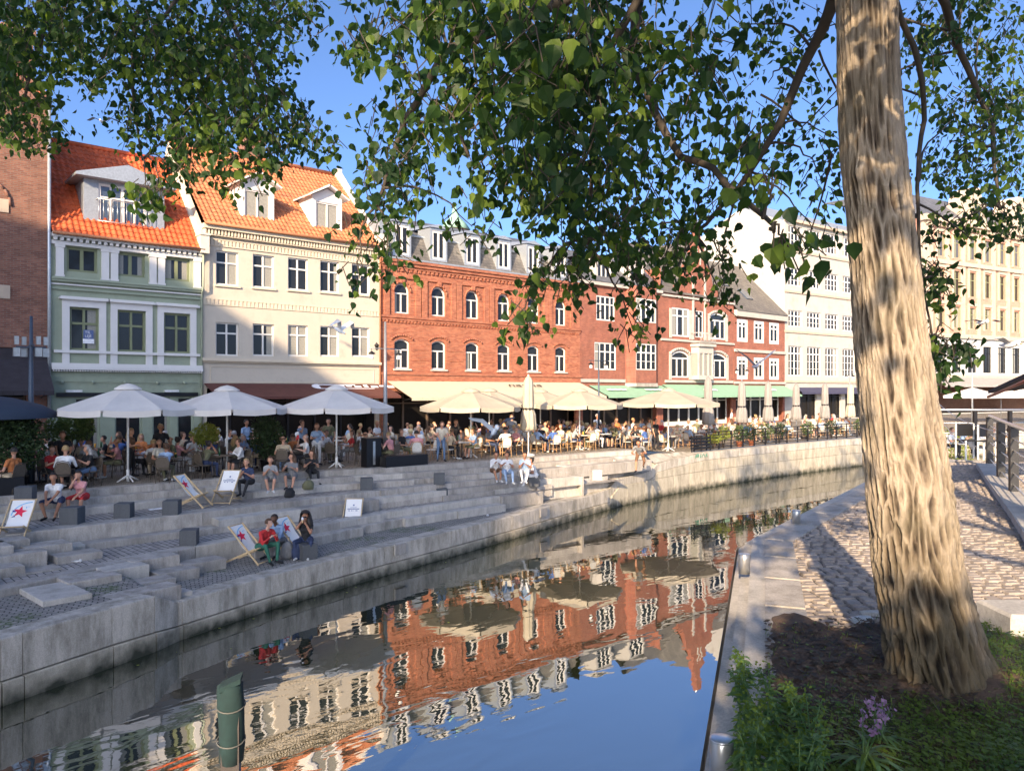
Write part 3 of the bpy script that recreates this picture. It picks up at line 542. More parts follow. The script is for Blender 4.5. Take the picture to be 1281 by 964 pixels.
mb.box(0,Wd,-.12,0,6.85,7.02); mb.box(.5,Wd-.3,-.18,0,3.55,3.75); mb.box(0,Wd,-.15,0,10.35,10.5)
for x in (4.1,5.75): mb.box(x,x+.18,-.1,0,7.1,12.3)
mb.box(4.72,4.84,-.05,0,13.3,14.6); mb.box(5.15,5.28,-.05,0,13.3,14.6); mb.build('stone_trim','white_plaster',h)
by=empty('oriel',(0,0,0),None,None); by.parent=h
mb=MB(); mb.box(3.98,6.02,-.75,0,3.8,4.15); mb.box(3.98,6.02,-.75,0,5.95,6.5)
for x in (3.98,4.62,5.3,5.9): mb.box(x,x+.12,-.75,-.62,4.15,5.95)
mb.box(3.85,6.15,-.95,.0,6.503,6.7); mb.build('oriel_frame','white_plaster',by)
mb=MB(); mb.box(4.0,6.0,-.66,0,4.16,5.94); mb.build('pane','curtain_glass',by)
mb=MB()
for i in range(15): x=3.95+2.1*i/14; mb.tube([(x,-.9,6.7),(x,-.97+.05*math.cos(i),7.15),(x,-.9,7.6)],.018,4)
mb.tube([(3.9,-.9,7.6),(6.1,-.9,7.6)],.03,5)
for s in (3.9,6.1): mb.tube([(s,-.9,7.6),(s,0,7.6)],.03,5); mb.tube([(s,-.9,6.8),(s,0,6.8)],.02,5)
mb.build('balcony_rail','concrete',by)
mb=MB(); mb.lathe([(.12,0),(.2,.1),(.24,.3),(.12,.48),(.01,.52)],10,(5,.25,16.6)); mb.build('finial','steel',h)
mb=MB(); mb.add([(0,-.2,10.62),(Wd,-.2,10.62),(Wd,4,15.2),(0,4,15.2),(0,9,10.62),(Wd,9,10.62)],[(0,1,2,3),(3,2,5,4)]); mb.add([(2.2,.3,11.3),(7.8,.3,11.3),(5,.3,15.4),(5,5,15.4)],[(0,2,3),(1,3,2)]); mb.build('roof','slate_brown',h)
awning(h,.1,Wd,2.5,3.4,1.9,'awning_mint',.14,extra=lambda m:[m.obox((4.2+i*.3,-1.2,2.97),(.1,0,0),(0,.12,.05),(0,-.003,.012),2) for i in range(6)] and None)
shopfront(h,.3,9.8,.05,2.75,y=.5,n=7,fm='white_paint')
# ---- small brick house
h=house('small_brick_house',58.5,'small red brick house of two floors, slate roof with skylights, by the white building'); Wd=8.5
hl=[(x,z,1.75,2.0) for x in (.45,3.15,5.75) for z in (3.9,7.2)]
mb=MB(); wall(mb,0,Wd,0,9.9,hl+[(.3,.05,7.9,2.7)],depth=.15); sides(mb,Wd,0,9.9,10,roof=(9.9,5,15.2)); mb.build('wall','brick_red',h)
for a,b,c,d in hl:
    window(h,a,b,c,d,cols=2,rows=(.7,),y=.04,bw=.3 if a>2 else .34,mull=.14)
mb=MB(); mb.box(0,Wd,-.14,0,6.3,6.55); mb.box(0,Wd,-.14,0,3.5,3.7); mb.box(0,Wd,-.3,0,9.4,9.95); mb.build('white_band','white_plaster',h)
mb=MB(); mb.add([(0,-.4,9.9),(Wd,-.4,9.9),(Wd,5,15.2),(0,5,15.2),(0,10,9.9),(Wd,10,9.9)],[(0,1,2,3),(3,2,5,4)]); mb.build('roof','slate_brown',h)
for x,s in ((1.6,2.6),(3.5,1.4)): mb=MB(); mb.obox((x+.5,s,10.35+s*.98),(.5,0,0),(0,.5,.49),(0,-.05,.05)); mb.build('skylight','blue_glass',h)
awning(h,-.1,Wd-.3,2.5,3.35,1.9,'awning_mint',.14,extra=lambda m:[m.obox((3.2+i*.3,-1.2,2.97),(.1,0,0),(0,.12,.05),(0,-.003,.012),2) for i in range(6)] and None); shopfront(h,.3,8.2,.05,2.75,y=.5,n=5,fm='white_paint')
# ---- white modern building
h=house('white_building',67.0,'large white building with rows of small paned windows and blank side wall',math.radians(-4.5)); Wd=19.5
fl=[(4.3,2.85),(9.0,1.55),(12.9,1.7),(16.6,2.0)]; hl=[(.55+i*3.15,z,2.35,hh) for i in range(6) for z,hh in fl if not(z>16 and i<0)]
mb=MB(); wall(mb,0,Wd,0,19.0,hl+[(1.7+i*4.4,.1,3.6,2.9) for i in range(4)],depth=.25); sides(mb,Wd,0,19.0,10); mb.quad((0,0,19),(Wd,0,19),(Wd,10,19),(0,10,19)); mb.quad((-.001,0,18.9),(-.001,5,21),(-.001,10,18.9),(-.001,5,18.9)); mb.build('wall','white_plaster',h)
for a,b,c,d in hl: window(h,a,b,c,d,cols=4,rows=(.66,) if d<2.5 else (.75,),y=.12,mull=.11,bars=1 if d<2.5 else 2,bw=.09)
mb=MB()
for z in (3.65,8.4,12.2,16.1): mb.box(-.05,Wd,-.12,0,z,z+.2)
mb.box(-.1,Wd,-.35,0,18.9,19.15); mb.build('ledge','stone_trim',h)
mb=MB(); mb.box(.3,Wd,1.0,9.5,19.16,19.2); mb.add([(0.05,1.2,19.2),(Wd,1.2,19.2),(Wd,4,21.3),(.05,4,21.3),(.05,8.5,19.2),(Wd,8.5,19.2)],[(0,1,2,3),(3,2,5,4),(0,3,4)]); mb.build('roof','lead',h)
awning(h,1.5,Wd-.2,2.75,3.2,.9,'awning_navy',.2)
for i in range(4): shopfront(h,1.7+i*4.4,5.3+i*4.4,.1,3.0,y=.2,n=3)
# ---- ornate building at the far right
h=house('ornate_brick_building',96.5,'ornate pink brick and pale stone building at the right edge above grey ground floors',math.radians(-12),-1.0); Wd=34
fl=[(10.6,2.6),(14.6,3.0),(19.2,2.7)]; n=9; hl=[(3.0+i*3.3,z,1.5,hh) for i in range(n) for z,hh in fl]; gl=[(2.6+i*3.3,5.1,1.9,3.3) for i in range(n)]
mb=MB(); wall(mb,0,Wd,9.45,23.4,hl,depth=.3); sides(mb,Wd,0,23.4,14); mb.build('wall','brick_pink',h)
mb=MB(); wall(mb,0,Wd,0,9.45,gl+[(1,.1,32,3.4)],y=-.1,depth=.3); mb.build('ground_floor','grey_plaster',h)
for a,b,c,d in hl: window(h,a,b,c,d,rows=(.68,),y=.2,fm='olive_frame',glass='blue_glass' if b>18 else 'dark_glass')
for a,b,c,d in gl: window(h,a,b,c,d,cols=3,rows=(.75,),y=.05,fm='black_metal')
mb=MB()
for i in range(n+1):
    x=1.5+i*3.3; mb.box(x-.1,x+.35,-.22,0,9.8,23.0)
for a,b,c,d in hl: mb.box(a-.3,a-.01,-.12,0,b-.2,b+d+.2); mb.box(a+c+.01,a+c+.3,-.12,0,b-.2,b+d+.2); mb.box(a-.3,a+c+.3,-.15,0,b+d+.2,b+d+.55)
mb.box(-.1,Wd,-.4,0,9.3,9.8); mb.box(-.1,Wd,-.35,0,18.2,18.7); mb.box(-.4,Wd,-.9,0,23.0,23.7); dentils(mb,0,Wd,-.6,0,22.6,23.0,.8,.4); mb.box(-.1,1.0,-.3,.1,9.8,23.0); mb.box(0,Wd,-.25,0,4.5,4.8); mb.build('stone_trim','stone_trim',h)
mb=MB(); mb.add([(0,-.3,23.7),(Wd,-.3,23.7),(Wd,4,27.5),(0,4,27.5),(0,14,28),(Wd,14,28)],[(0,1,2,3),(3,2,5,4),(0,3,4)]); mb.build('roof','slate',h)
for x in (9,19,29):
    dr=empty('gable',(x,-.2,23.7),None,None); dr.parent=h
    mb=MB(); mb.add([(0,0,0),(4,0,0),(4,0,2.4),(3.2,0,3.0),(2.6,0,4.6),(1.4,0,4.6),(.8,0,3.0),(0,0,2.4)]+[(0,3,0),(4,3,0),(4,3,2.4),(3.2,3,3.0),(2.6,3,4.6),(1.4,3,4.6),(.8,3,3.0),(0,3,2.4)],[tuple(range(8))]+[(i,(i+1)%8,8+(i+1)%8,8+i) for i in range(8)]); mb.build('gable_wall','stone_trim',dr)
    window(dr,1.3,.5,1.4,1.9,rows=(.7,),y=-.05,fm='olive_frame')
awning(h,1,Wd-1,3.6,4.6,2.2,'awning_grey',.3); 
# ---- tall block outside the frame, sized and turned to shade the left terrace
h=empty('shade_block',(-46.5,-55.5,0),'tall plain block with rows of windows, unseen at far left, sized for its shade','building',None,math.radians(-19.1))
mb=MB(); 
mb.box(-45,0,-2,27,-3,31.6); mb.build('wall','concrete',h)
mb=MB()
for i in range(12):
    for z in range(7): mb.box(-44+i*3.7,-41.8+i*3.7,-.04,0,2+z*4,4.3+z*4); 
for i in range(7):
    for z in range(7): mb.box(0,.04,1+i*3.7,3.2+i*3.7,2+z*4,4.3+z*4)
mb.build('window_band','dark_glass',h)
# ================================================================ TERRACE, STEPS, QUAY
QL=[(-20,-26.5),(-8,-24.6),(-2,-23.1),(2.05,-21.9),(4.9,-20.7),(5.5,-20.3),(8,-19.35),(12,-18.2),(15,-17.45),(18.5,-16.5),(23.5,-14.95),(26.6,-14.1),(27.2,-13.95),(30.5,-13.3),(31.2,-13.15),(34.5,-12.7),(37.5,-12.5),(44,-12.35),(53,-12.5),(62,-13.5),(74,-16.5),(90,-22)]
def qz(x):
    P=[(-30,-1.3),(4.9,-1.3),(5.5,-1.62),(26.2,-1.62),(27.2,-1.15),(30.3,-1.1),(31.4,-.7),(34.2,-.62),(35,-.5),(95,-.5)]
    for (a,b),(c,d) in zip(P,P[1:]):
        if x<=c: return b+(d-b)*max(0,(x-a)/(c-a))
    return -.5
def lerpl(L,x):
    for a,b in zip(L,L[1:]):
        if x<=b[0]: return a[1]+(b[1]-a[1])*(x-a[0])/(b[0]-a[0])
    return L[-1][1]
def offset(L,d):
    out=[]
    for i,p in enumerate(L):
        a=Vector(L[max(0,i-1)]);b=Vector(L[min(len(L)-1,i+1)]); t=(b-a).normalized(); out.append((p[0]-t.y*d,p[1]+t.x*d))
    return out
# resample quay line
QS=[]; x=-20.
xs_=sorted(set([p[0] for p in QL]+list(np.arange(-20,90,1.6))))
QS=[(x,lerpl(QL,x)) for x in xs_]
IN=offset(QS,.55)
# coping and wall as panels
rnd=random.Random(3)
mb=MB(); lw=MB(); 
def panel(m,a,b,za,zb,z0a,z0b,t=.5,gap=.008,mat=0,out=0.):
    a=Vector((*a,0));b=Vector((*b,0)); d=(b-a).normalized(); nrm=Vector((d.y,-d.x,0)); a=a+d*gap+nrm*out; b=b-d*gap+nrm*out
    v=[a+Vector((0,0,z0a)),b+Vector((0,0,z0b)),b-nrm*t+Vector((0,0,z0b)),a-nrm*t+Vector((0,0,z0a)),
       a+Vector((0,0,za-.02)),b+Vector((0,0,zb-.02)),b-nrm*t+Vector((0,0,zb)),a-nrm*t+Vector((0,0,za)),a-nrm*.02+Vector((0,0,za)),b-nrm*.02+Vector((0,0,zb))]
    m.add(v,[(0,1,5,4),(4,5,9,8),(8,9,6,7),(1,2,6,9,5),(3,0,4,8,7),(2,3,7,6)],mat)
for i in range(len(QS)-1):
    a,b=QS[i],QS[i+1]; za,zb=qz(a[0]),qz(b[0]); 
    mid=lambda x: -2.02 if x<4.9 else (-2.13 if 5.4<x<26.5 else (-2.05 if x<=5.4 else qz(x)-.42))
    panel(mb,a,b,za,zb,mid(a[0]),mid(b[0]),.55); 
    ml=lambda x: mid(x)-.025 if x<27 else -1.3+.0*x if x<31 else -1.25
    if a[0]>26.6: 
        panel(lw,a,b,mid(a[0])-.02,mid(b[0])-.02,-1.5,-1.5,.5,.012,0,.03); panel(lw,a,b,-1.52,-1.52,-2.7,-2.7,.5,.012,0,.045)
    else: panel(lw,a,b,mid(a[0])-.025,mid(b[0])-.025,-2.75,-2.75,.5,.012,0,.05)
struct(mb,'quay_coping',['quay_stone']); struct(lw,'quay_wall',['quay_low'])
mb=MB()
for x0 in (1.1,12.6,20.6):
    p=Vector((x0,lerpl(QL,x0)-.06,qz(x0)-.17)); d=Vector((1,.25,0)).normalized(); mb.obox(p,d*.24,Vector((.25,-1,0)).normalized()*.03,(0,0,.16))
struct(mb,'quay_drain_recess',['granite_dark'])
# levels
TT=[(-22,-12.9),(3.3,-12.2),(8,-11.9),(12.8,-11.75),(15.5,-12.4),(18,-12.75),(27,-13.0),(30,-13.2),(35,-12.6)]
def level(name,front,back,z,m,th=.5,x0=-22,x1=96,n=60,lip=None):
    pass
mb=MB()  # terrace surface: flat, dipping a little toward the railing at the right
def terr(x,y): 
    if x<30: return 0.
    return -.45*min(1,(x-30)/4)*max(0,min(1,(-y-4)/6))
X=[-45,-22,0,10,20,28]+[30+i for i in range(0,7)]+[40,46,54,62,74,90,120]
Y=[6,0,-2,-4,-6,-8,-10,-11.6]
for i in range(len(X)-1):
    for j in range(len(Y)-1):
        q=[(X[i],Y[j]),(X[i+1],Y[j]),(X[i+1],Y[j+1]),(X[i],Y[j+1])]; mb.quad(*[(x,y,terr(x,y)) for x,y in q])
XL=[x for x in X if -45<=x<=90]
def fe(x): 
    if x<=30: return lerpl(TT,max(x,-22))
    a=lerpl(TT,30); b=lerpl(QL,min(x,90))+.54; k=min(1,(x-30)/1.5); return a*(1-k)+b*k
xf=sorted(set(XL+list(range(-22,90,2)))); xf=[x for x in xf if x<=90]
for a,b in zip(xf,xf[1:]):
    z=lambda x:terr(x,-11.6); mb.quad((a,-11.6,z(a)),(b,-11.6,z(b)),(b,fe(b)+.35*(b<30),z(b)),(a,fe(a)+.35*(a<30),z(a)))
struct(mb,'terrace_paving',['terrace_setts'])
# stone steps: long blocks that jut back and forth
AL=[(-22,-16.4),(4.3,-15.05),(7.9,-14.75),(12,-14.2),(15.2,-13.95),(19.3,-13.9),(23,-13.9),(30,-14)]
BL=[(-22,-20.9),(2,-18.9),(6.6,-16.95),(8.1,-16.85),(14.1,-15.4),(17.8,-15.1),(22.7,-14.9),(30,-15)]
def row(mb,line,off,z,th,depth,x0,x1,jit,lmin=1.6,lmax=3.4,seed=1,mats=3):
    r=random.Random(seed); x=x0
    while x<x1:
        l=r.uniform(lmin,lmax); j=r.choice(jit); ya,yb=lerpl(line,x)+off,lerpl(line,min(x+l,x1))+off; xe=min(x+l,x1)-.012
        m=r.randrange(mats); v=[(x,ya-j,z-th),(xe,yb-j,z-th),(xe,yb+depth,z-th),(x,ya+depth,z-th),(x,ya-j,z-.02),(xe,yb-j,z-.02),(xe,yb+depth,z),(x,ya+depth,z),(x,ya-j+.02,z),(xe,yb-j+.02,z)]
        mb.add(v,[(0,1,5,4),(4,5,9,8),(8,9,6,7),(1,2,6,9,5),(3,0,4,8,7)],m); x+=l
st=MB()
TS=[(x,y) for x,y in TT]
row(st,TT,0,.01,.6,.5,-22,29.5,[0,0,.0],seed=1)
row(st,TT,-.42,-.19,.5,.6,-22,29.5,[0,0,.1],seed=2)
row(st,TT,-.84,-.39,.5,.6,-22,29.5,[0,0,.12,.2],seed=3)
row(st,AL,0,-.585,1.25,.55,-22,26,[0,0,.05,-.1],seed=4,lmin=2.,lmax=4.)
row(st,AL,-.4,-.78,1.05,.6,8.2,24.3,[0,0,.25],seed=5)
row(st,AL,-.55,-.97,.5,.7,-22,22.5,[0,.0,.12,-.1],seed=6)
row(st,BL,0,-1.14,.6,.45,-22,21.5,[0,0,.08,-.12],seed=7,lmin=1.8,lmax=3.5)
row(st,BL,-.42,-1.36,.4,.5,8.5,19,[0,.05,-.15],seed=8)
# zigzag stacks of blocks
def blk(x,y,z,w,d,hh=.5,m=0,rot=0): st.bev(-w/2,w/2,-d/2,d/2,z-hh,z,.012,m,rot,(x,y))
blk(25.3,-13.75,-.97,2.3,.75,.9,1,.12); blk(5.25,-19.75,-1.52,1.3,.55,.5,1,.2); blk(4.85,-19.98,-1.305,1.5,.55,.5,0,.25)
for x,y,z,w,d,m in [(5.75,-17.35,-1.13,1.15,.8,0),(4.95,-17.9,-1.15,1.0,.8,1),(4.15,-18.5,-1.16,1.1,.8,0),(3.35,-19.3,-1.2,.9,1.5,1),
                  (6.9,-17.6,-1.36,1.1,.6,2),(6.1,-18.1,-1.38,1.0,.6,2),(5.35,-18.7,-1.4,1.0,.6,2),
                  (2.9,-15.6,-.62,1.0,.7,2),(3.75,-15.9,-.78,1.0,.7,0),(2.4,-16.2,-.62,1.1,.9,0),(3.1,-16.5,-.8,1.0,.7,0),(4.3,-16.5,-.98,1.0,.6,2),(1.2,-16.2,-.45,1.3,.9,2),(1.7,-17.0,-.62,1.1,.9,0),(2.5,-17.2,-.95,1.1,.7,0),(3.3,-17.2,-1.12,1.0,.6,2),
                  (.9,-17.9,-.62,1.2,.9,0),(1.9,-18.0,-1.0,1.1,.7,2),(.2,-18.9,-.7,1.3,.9,0),(1.3,-18.8,-1.12,1.1,.7,2),(-.6,-19.8,-.75,1.3,.9,1),(.6,-19.7,-1.12,1.1,.7,2),
                  (25.0,-13.3,-.35,2.4,.9,1),(23.6,-13.7,-.75,2.4,.8,0),(26.6,-13.0,-.2,2.,.8,2),(28.4,-13.1,-.3,2.2,.9,1),(27.0,-13.35,-.6,2.2,.7,0)]:
    blk(x,y,z,w,d,.55,m,.12)
tag(st.build('terrace_steps',['granite','granite_light','granite_dark']),kind='structure')
def sheet(name,mats,A_,B_,za,zb,x0,x1,n=50):
    m=MB()
    for i in range(n):
        a=x0+(x1-x0)*i/n;b=x0+(x1-x0)*(i+1)/n; m.quad((a,A_(a),za(a)),(b,A_(b),za(b)),(b,B_(b),zb(b)),(a,B_(a),zb(a)))
    return struct(m,name,mats)
sheet('upper_landing',['bank_setts'],lambda x:lerpl(AL,x)+.5,lambda x:lerpl(TT,x)-.5,lambda x:-.6,lambda x:-.6,-22,28)
sheet('middle_landing',['bank_setts'],lambda x:lerpl(BL,x)+.4,lambda x:lerpl(AL,x)+.3,lambda x:-1.155,lambda x:-1.155,-22,27)
inner=lambda x:lerpl(IN,x)
cz=lambda x:qz(x)-.008 if x<26 else -1.63
sheet('quay_promenade',['bank_setts_green'],lambda x:inner(x)-.03,lambda x:max(inner(x)+.02,lerpl(AL,x)+.3),cz,cz,-22,31,400)
mb=MB(); mb.quad((26,-14.2,-1.62),(31,-13.1,-1.0),(31,-12.5,-.45),(26,-13.2,-.5)); mb.quad((31,-13.1,-.75),(35.5,-12.6,-.5),(35.5,-12.0,-.44),(31,-12.5,-.3)); struct(mb,'quay_ramp_stone',['quay_stone'])
# street ground under the houses, river bed, water
mb=MB(); mb.quad((-900,-1,-.05),(1200,-1,-.05),(1200,900,-.05),(-900,900,-.05)); struct(mb,'ground',['asphalt'])
mb=MB(); mb.quad((-900,-900,-3.6),(1200,-900,-3.6),(1200,0,-3.6),(-900,0,-3.6)); struct(mb,'river_bed',['soil'])
mb=MB(); mb.quad((-300,-260,-2.45),(400,-260,-2.45),(400,-11.9,-2.45),(-300,-11.9,-2.45)); struct(mb,'river_water',['river_water'])
# ================================================================ NEAR BANK
EP=[(820,1150),(862,1010),(899,800),(922,672),(991,639),(1057,608),(1087,593),(1140,581),(1168,573)]
E3=[onz(px,py,1.3) for px,py in EP]; EB=[(-14,-47.5),(-5,-42.5)]+[(p.x,p.y) for p in E3]+[(20.6,-31.2)]
EI=offset(EB,-.27)
mb=MB()
for k in range(3):
    A_=offset(EB,-(.02 if k==0 else .085*k)); 
    B_=offset(EB,-.085*(k+1) if k<2 else -.3)
    z=1.18+.06*k
    for i in range(len(EB)-1):
        a,b,c,d=A_[i],A_[i+1],B_[i+1],B_[i]; mb.quad((*a,z),(*b,z),(*c,z),(*d,z)); mb.quad((*a,z-.08),(*b,z-.08),(*b,z),(*a,z))
for i in range(len(EB)-1):
    a,b=EB[i],EB[i+1]; mb.quad((*a,-2.8),(*b,-2.8),(*b,1.19),(*a,1.19))
struct(mb,'river_ledge',['granite_light'])
# ground body of the bank
poly=[p for p in offset(EB,-.28)]+[(26,-30.5),(26,-36),(24,-60),(-14,-60)]
bm=MB(); bm.add([(x,y,1.283) for x,y in poly],[tuple(range(len(poly)))]); struct(bm,'bank_ground',['grout'])
# pavement: smooth slabs along the ledge, then hand laid setts
def inpoly(x,y,P):
    r=False
    for i in range(len(P)):
        (x1,y1),(x2,y2)=P[i],P[i-1]
        if (y1>y)!=(y2>y) and x<(x2-x1)*(y-y1)/(y2-y1)+x1: r=not r
    return r
# border of the planted bed in pixels of its own ground plane
BEDP=[(905,1100),(930,772),(1000,768),(1050,788),(1110,775),(1160,772),(1235,790),(1330,812),(1500,1100)]
BED=[(p.x,p.y) for p in (onz(a,b,1.3) for a,b in BEDP)]
PAVE=[p for p in offset(EB[3:],-.47)]+[(24,-31.5),(24,-44),(3,-44)]
SL=offset(EB[2:],-.95)
mb=MB(); sl=MB(); rr=random.Random(5)
slabline=offset(EB,-.3); slab2=offset(EB,-.6)
for i in range(2,len(EB)-1):
    a,b,c,d=[Vector((*p,1.312)) for p in (slabline[i],slabline[i+1],slab2[i+1],slab2[i])]
    n=max(1,int((b-a).length/.9))
    for k in range(n):
        u,v=k/n+.006,(k+1)/n-.006; p=[a.lerp(b,u),a.lerp(b,v),d.lerp(c,v),d.lerp(c,u)]
        sl.add(p+[q-Vector((0,0,.05)) for q in p],[(0,1,2,3),(0,4,5,1),(1,5,6,2),(2,6,7,3),(3,7,4,0)])
struct(sl,'edge_slabs',['granite'])
slabpoly=list(offset(EB,-.55))+[(26,-30.5),(26,-60),(-14,-60)]
ang=-.62; ca,sa=math.cos(ang),math.sin(ang); cnt=0
sw,sd=.2,.1
for j in range(-105,130):
    off=rr.uniform(0,.2)
    x=-2.+off
    while x<20:
        l=rr.uniform(.12,.19); u=x+l/2; v=j*sd
        X_=6+u*ca-v*sa-3; Y_=-35+u*sa+v*ca+.0; x+=l
        if not(2<X_<22 and -41<Y_<-30): continue
        if not inpoly(X_,Y_,slabpoly) or inpoly(X_,Y_,BED): continue
        if (X_*.6574+(Y_+37.65)*.7536)<3: continue
        rel=(X_*.7536-(Y_+37.65)*.6574)/(X_*.6574+(Y_+37.65)*.7536)
        if abs(rel)>.85: continue
        z=1.3+rr.uniform(-.006,.008); w2,d2=l/2-.008,sd/2-.007; t=.013
        pts=[]
        for (a,b,zz) in [(-w2,-d2,z-.03),(w2,-d2,z-.03),(w2,d2,z-.03),(-w2,d2,z-.03),(-w2+t,-d2+t,z),(w2-t,-d2+t,z+rr.uniform(-.004,.004)),(w2-t,d2-t,z),(-w2+t,d2-t,z)]:
            pts.append((X_+a*ca-b*sa,Y_+a*sa+b*ca,zz))
        mb.add(pts,[(0,1,5,4),(1,2,6,5),(2,3,7,6),(3,0,4,7),(4,5,6,7)]); cnt+=1
struct(mb,'sett_paving',['sett_stone']); print('setts',cnt)
# planted bed: soil mound
mb=MB(); N=170; x0,x1,y0,y1=.5,10,-41,-33
def bedz(x,y):
    return 1.3+.05+.06*noise.noise(Vector((x*1.3,y*1.3,0)))+.02*noise.noise(Vector((x*9,y*9,3)))+.1*math.exp(-((x-4.9)**2+(y+36.05)**2)/.35)
EDGE=offset(EB,-.3); BANKP=[p for p in EDGE]+[(26,-30.5),(26,-60),(-14,-60)]
def segd(p,a,b):
    a=Vector(a);b=Vector(b);p=Vector(p); t=max(0,min(1,(p-a).dot(b-a)/max(1e-9,(b-a).length_squared))); return (p-a.lerp(b,t)).length
def edged(x,y):
    a=min(segd((x,y),BED[i],BED[i-1]) for i in range(len(BED))); b=min(segd((x,y),p,q) for p,q in zip(EDGE[1:],EDGE[2:])); n_=.04*noise.noise(Vector((x*7,y*7,1)))
    return min(a if inpoly(x,y,BED) else -a,b if inpoly(x,y,BANKP) else -b)+n_
V={}
for i in range(N+1):
    for j in range(N+1):
        x=x0+(x1-x0)*i/N;y=y0+(y1-y0)*j/N; d=edged(x,y); V[i,j]=(x,y,min(bedz(x,y),1.285+.6*max(d,-.12)),d)
for i in range(N):
    for j in range(N):
        q=[V[i,j],V[i+1,j],V[i+1,j+1],V[i,j+1]]
        if max(a[3] for a in q)>-.06: mb.add([a[:3] for a in q],[(0,1,2,3)],0,True)
struct(mb,'planting_bed_soil',['soil'])
INB=lambda x,y: inpoly(x,y,BED) and inpoly(x,y,BANKP)
# ================================================================ TREE
def ridge(a,z):
    # vertical plates of poplar bark, drifting sideways
    w=a*7.5/ (2*PI)*2.0
    s=0
    q=Vector((math.cos(a)*5.2,math.sin(a)*5.2,z*3.4)); w=Vector((noise.noise(q*.6),noise.noise(q*.6+Vector((9,3,1))),noise.noise(q*.5+Vector((2,8,5)))*.8)); q=q+w*.9
    d,_=noise.voronoi(q); e=d[1]-d[0]; n3=noise.noise(Vector((math.cos(a)*16,math.sin(a)*16,z*14))); n4=noise.noise(Vector((math.cos(a)*34,math.sin(a)*34,z*40)))
    g=1-min(1,e*2.5); g=g*g*(3-2*g)
    return min(1,max(0,.2+g*.68+n3*.26+n4*.1))
TB=onz(1176,862,1.33); 
def trunkc(z): # axis of the trunk in pixels/depth
    P=[(1178,875),(1170,800),(1160,700),(1146,600),(1133,500),(1123,400),(1113,300),(1103,200),(1094,100),(1086,0),(1078,-120),(1068,-300)]
    return P
trunk_px=[(1180,868,62,4.35),(1174,838,57,4.35),(1165,800,54,4.35),(1155,745,51.5,4.34),(1147,700,50,4.33),(1136,600,47.5,4.32),(1122,500,44,4.3),(1111,400,41,4.28),(1102,290,38.5,4.26),(1093,200,37,4.24),(1087,100,36,4.22),(1083,0,36,4.2),(1077,-150,33,4.15),(1072,-350,30,4.1),(1075,-600,26,4.1),(1085,-900,19,4.1)]
tree=empty('poplar_tree',(TB.x,TB.y,1.3),'big poplar with pale furrowed trunk at the right, crown hanging over the river','tree')
ctr=[ondepth(px,py,t)-tree.location for px,py,w,t in trunk_px]; rad=[w*.965/FOC*t for px,py,w,t in trunk_px]
zs=[c.z for c in ctr]
def axis(z):
    for i in range(len(zs)-1):
        if z<=zs[i+1] or i==len(zs)-2:
            k=(z-zs[i])/(zs[i+1]-zs[i]); return ctr[i].lerp(ctr[i+1],k),rad[i]+(rad[i+1]-rad[i])*k
NA,NZ=260,560; zt=np.linspace(-.12,ctr[-1].z,NZ) 
zt=np.concatenate([np.linspace(-.12,3.1,440),np.linspace(3.13,ctr[-1].z,60)]); NZ=len(zt)
ANG=math.atan2((-RT*.8-FW*.6).y,(-RT*.8-FW*.6).x)%(2*PI); V=[];G=[];AG=[]
for z in zt:
    c,r=axis(max(z,zs[0])); flare=math.exp(-max(0,z+.02)/.22)
    for k in range(NA):
        a=2*PI*k/NA; g=ridge(a,float(z)+5)
        ag=min(1,max(0,(1.25-z+.5*noise.noise(Vector((math.cos(a)*1.6,math.sin(a)*1.6,z*1.2))))/1.15)); AG.append(ag)
        rr_=r*(1+.0)+((.03+.02*ag)*(g-.5))*min(1,r/.2)+flare*(.035+.045*math.sin(a*5+1)+.02*math.sin(a*9))+.012*noise.noise(Vector((math.cos(a)*2,math.sin(a)*2,z*1.5)))
        rr_+=.03*math.exp(-((a-ANG)**2)/.06-((z-2.86)**2)/.004)
        V.append((c.x+rr_*math.cos(a),c.y+rr_*math.sin(a),z)); G.append(g)
F=[(i*NA+k,i*NA+(k+1)%NA,(i+1)*NA+(k+1)%NA,(i+1)*NA+k) for i in range(NZ-1) for k in range(NA)]
me=D.meshes.new('trunk'); me.from_pydata(V,[],F); me.materials.append(MATS['bark']); me.polygons.foreach_set('use_smooth',[True]*len(F))
at=me.attributes.new('groove','FLOAT','POINT'); at.data.foreach_set('value',G); a2=me.attributes.new('base_tone','FLOAT','POINT'); a2.data.foreach_set('value',AG); me.update()
o=D.objects.new('trunk',me); C.objects.link(o); o.parent=tree
# ---- limbs and leaves
def limb(mb,px,r0,r1,n=8,loc=Vector((0,0,0))):
    pts=[ondepth(*q)-loc for q in px]; out=[]
    for i in range(len(pts)-1):
        for k in range(4):
            p=pts[i].lerp(pts[i+1],k/4); out.append(p+Vector([noise.noise(p*2.3+Vector((s,0,0)))*.05 for s in (1,5,9)]))
    out.append(pts[-1]); m=len(out); mb.tube(out,[r0+(r1-r0)*i/(m-1) for i in range(m)],n); return out
def leafmesh(mb,p,ax,nr,s,fold=.25):
    # poplar leaf: stalk point p, long axis ax, normal nr
    sd=ax.cross(nr).normalized(); f=nr*(fold*s)
    v=[p,p+ax*.12*s+sd*.36*s-f*.4,p+ax*.42*s+sd*.40*s-f*.5,p+ax*.74*s+sd*.17*s-f*.2,p+ax*1.02*s,p+ax*.74*s-sd*.17*s-f*.2,p+ax*.42*s-sd*.40*s-f*.5,p+ax*.12*s-sd*.36*s-f*.4,p+ax*.45*s+nr*.03*s]
    return v,[(0,1,2,8),(8,2,3,4),(0,8,6,7),(8,4,5,6)]
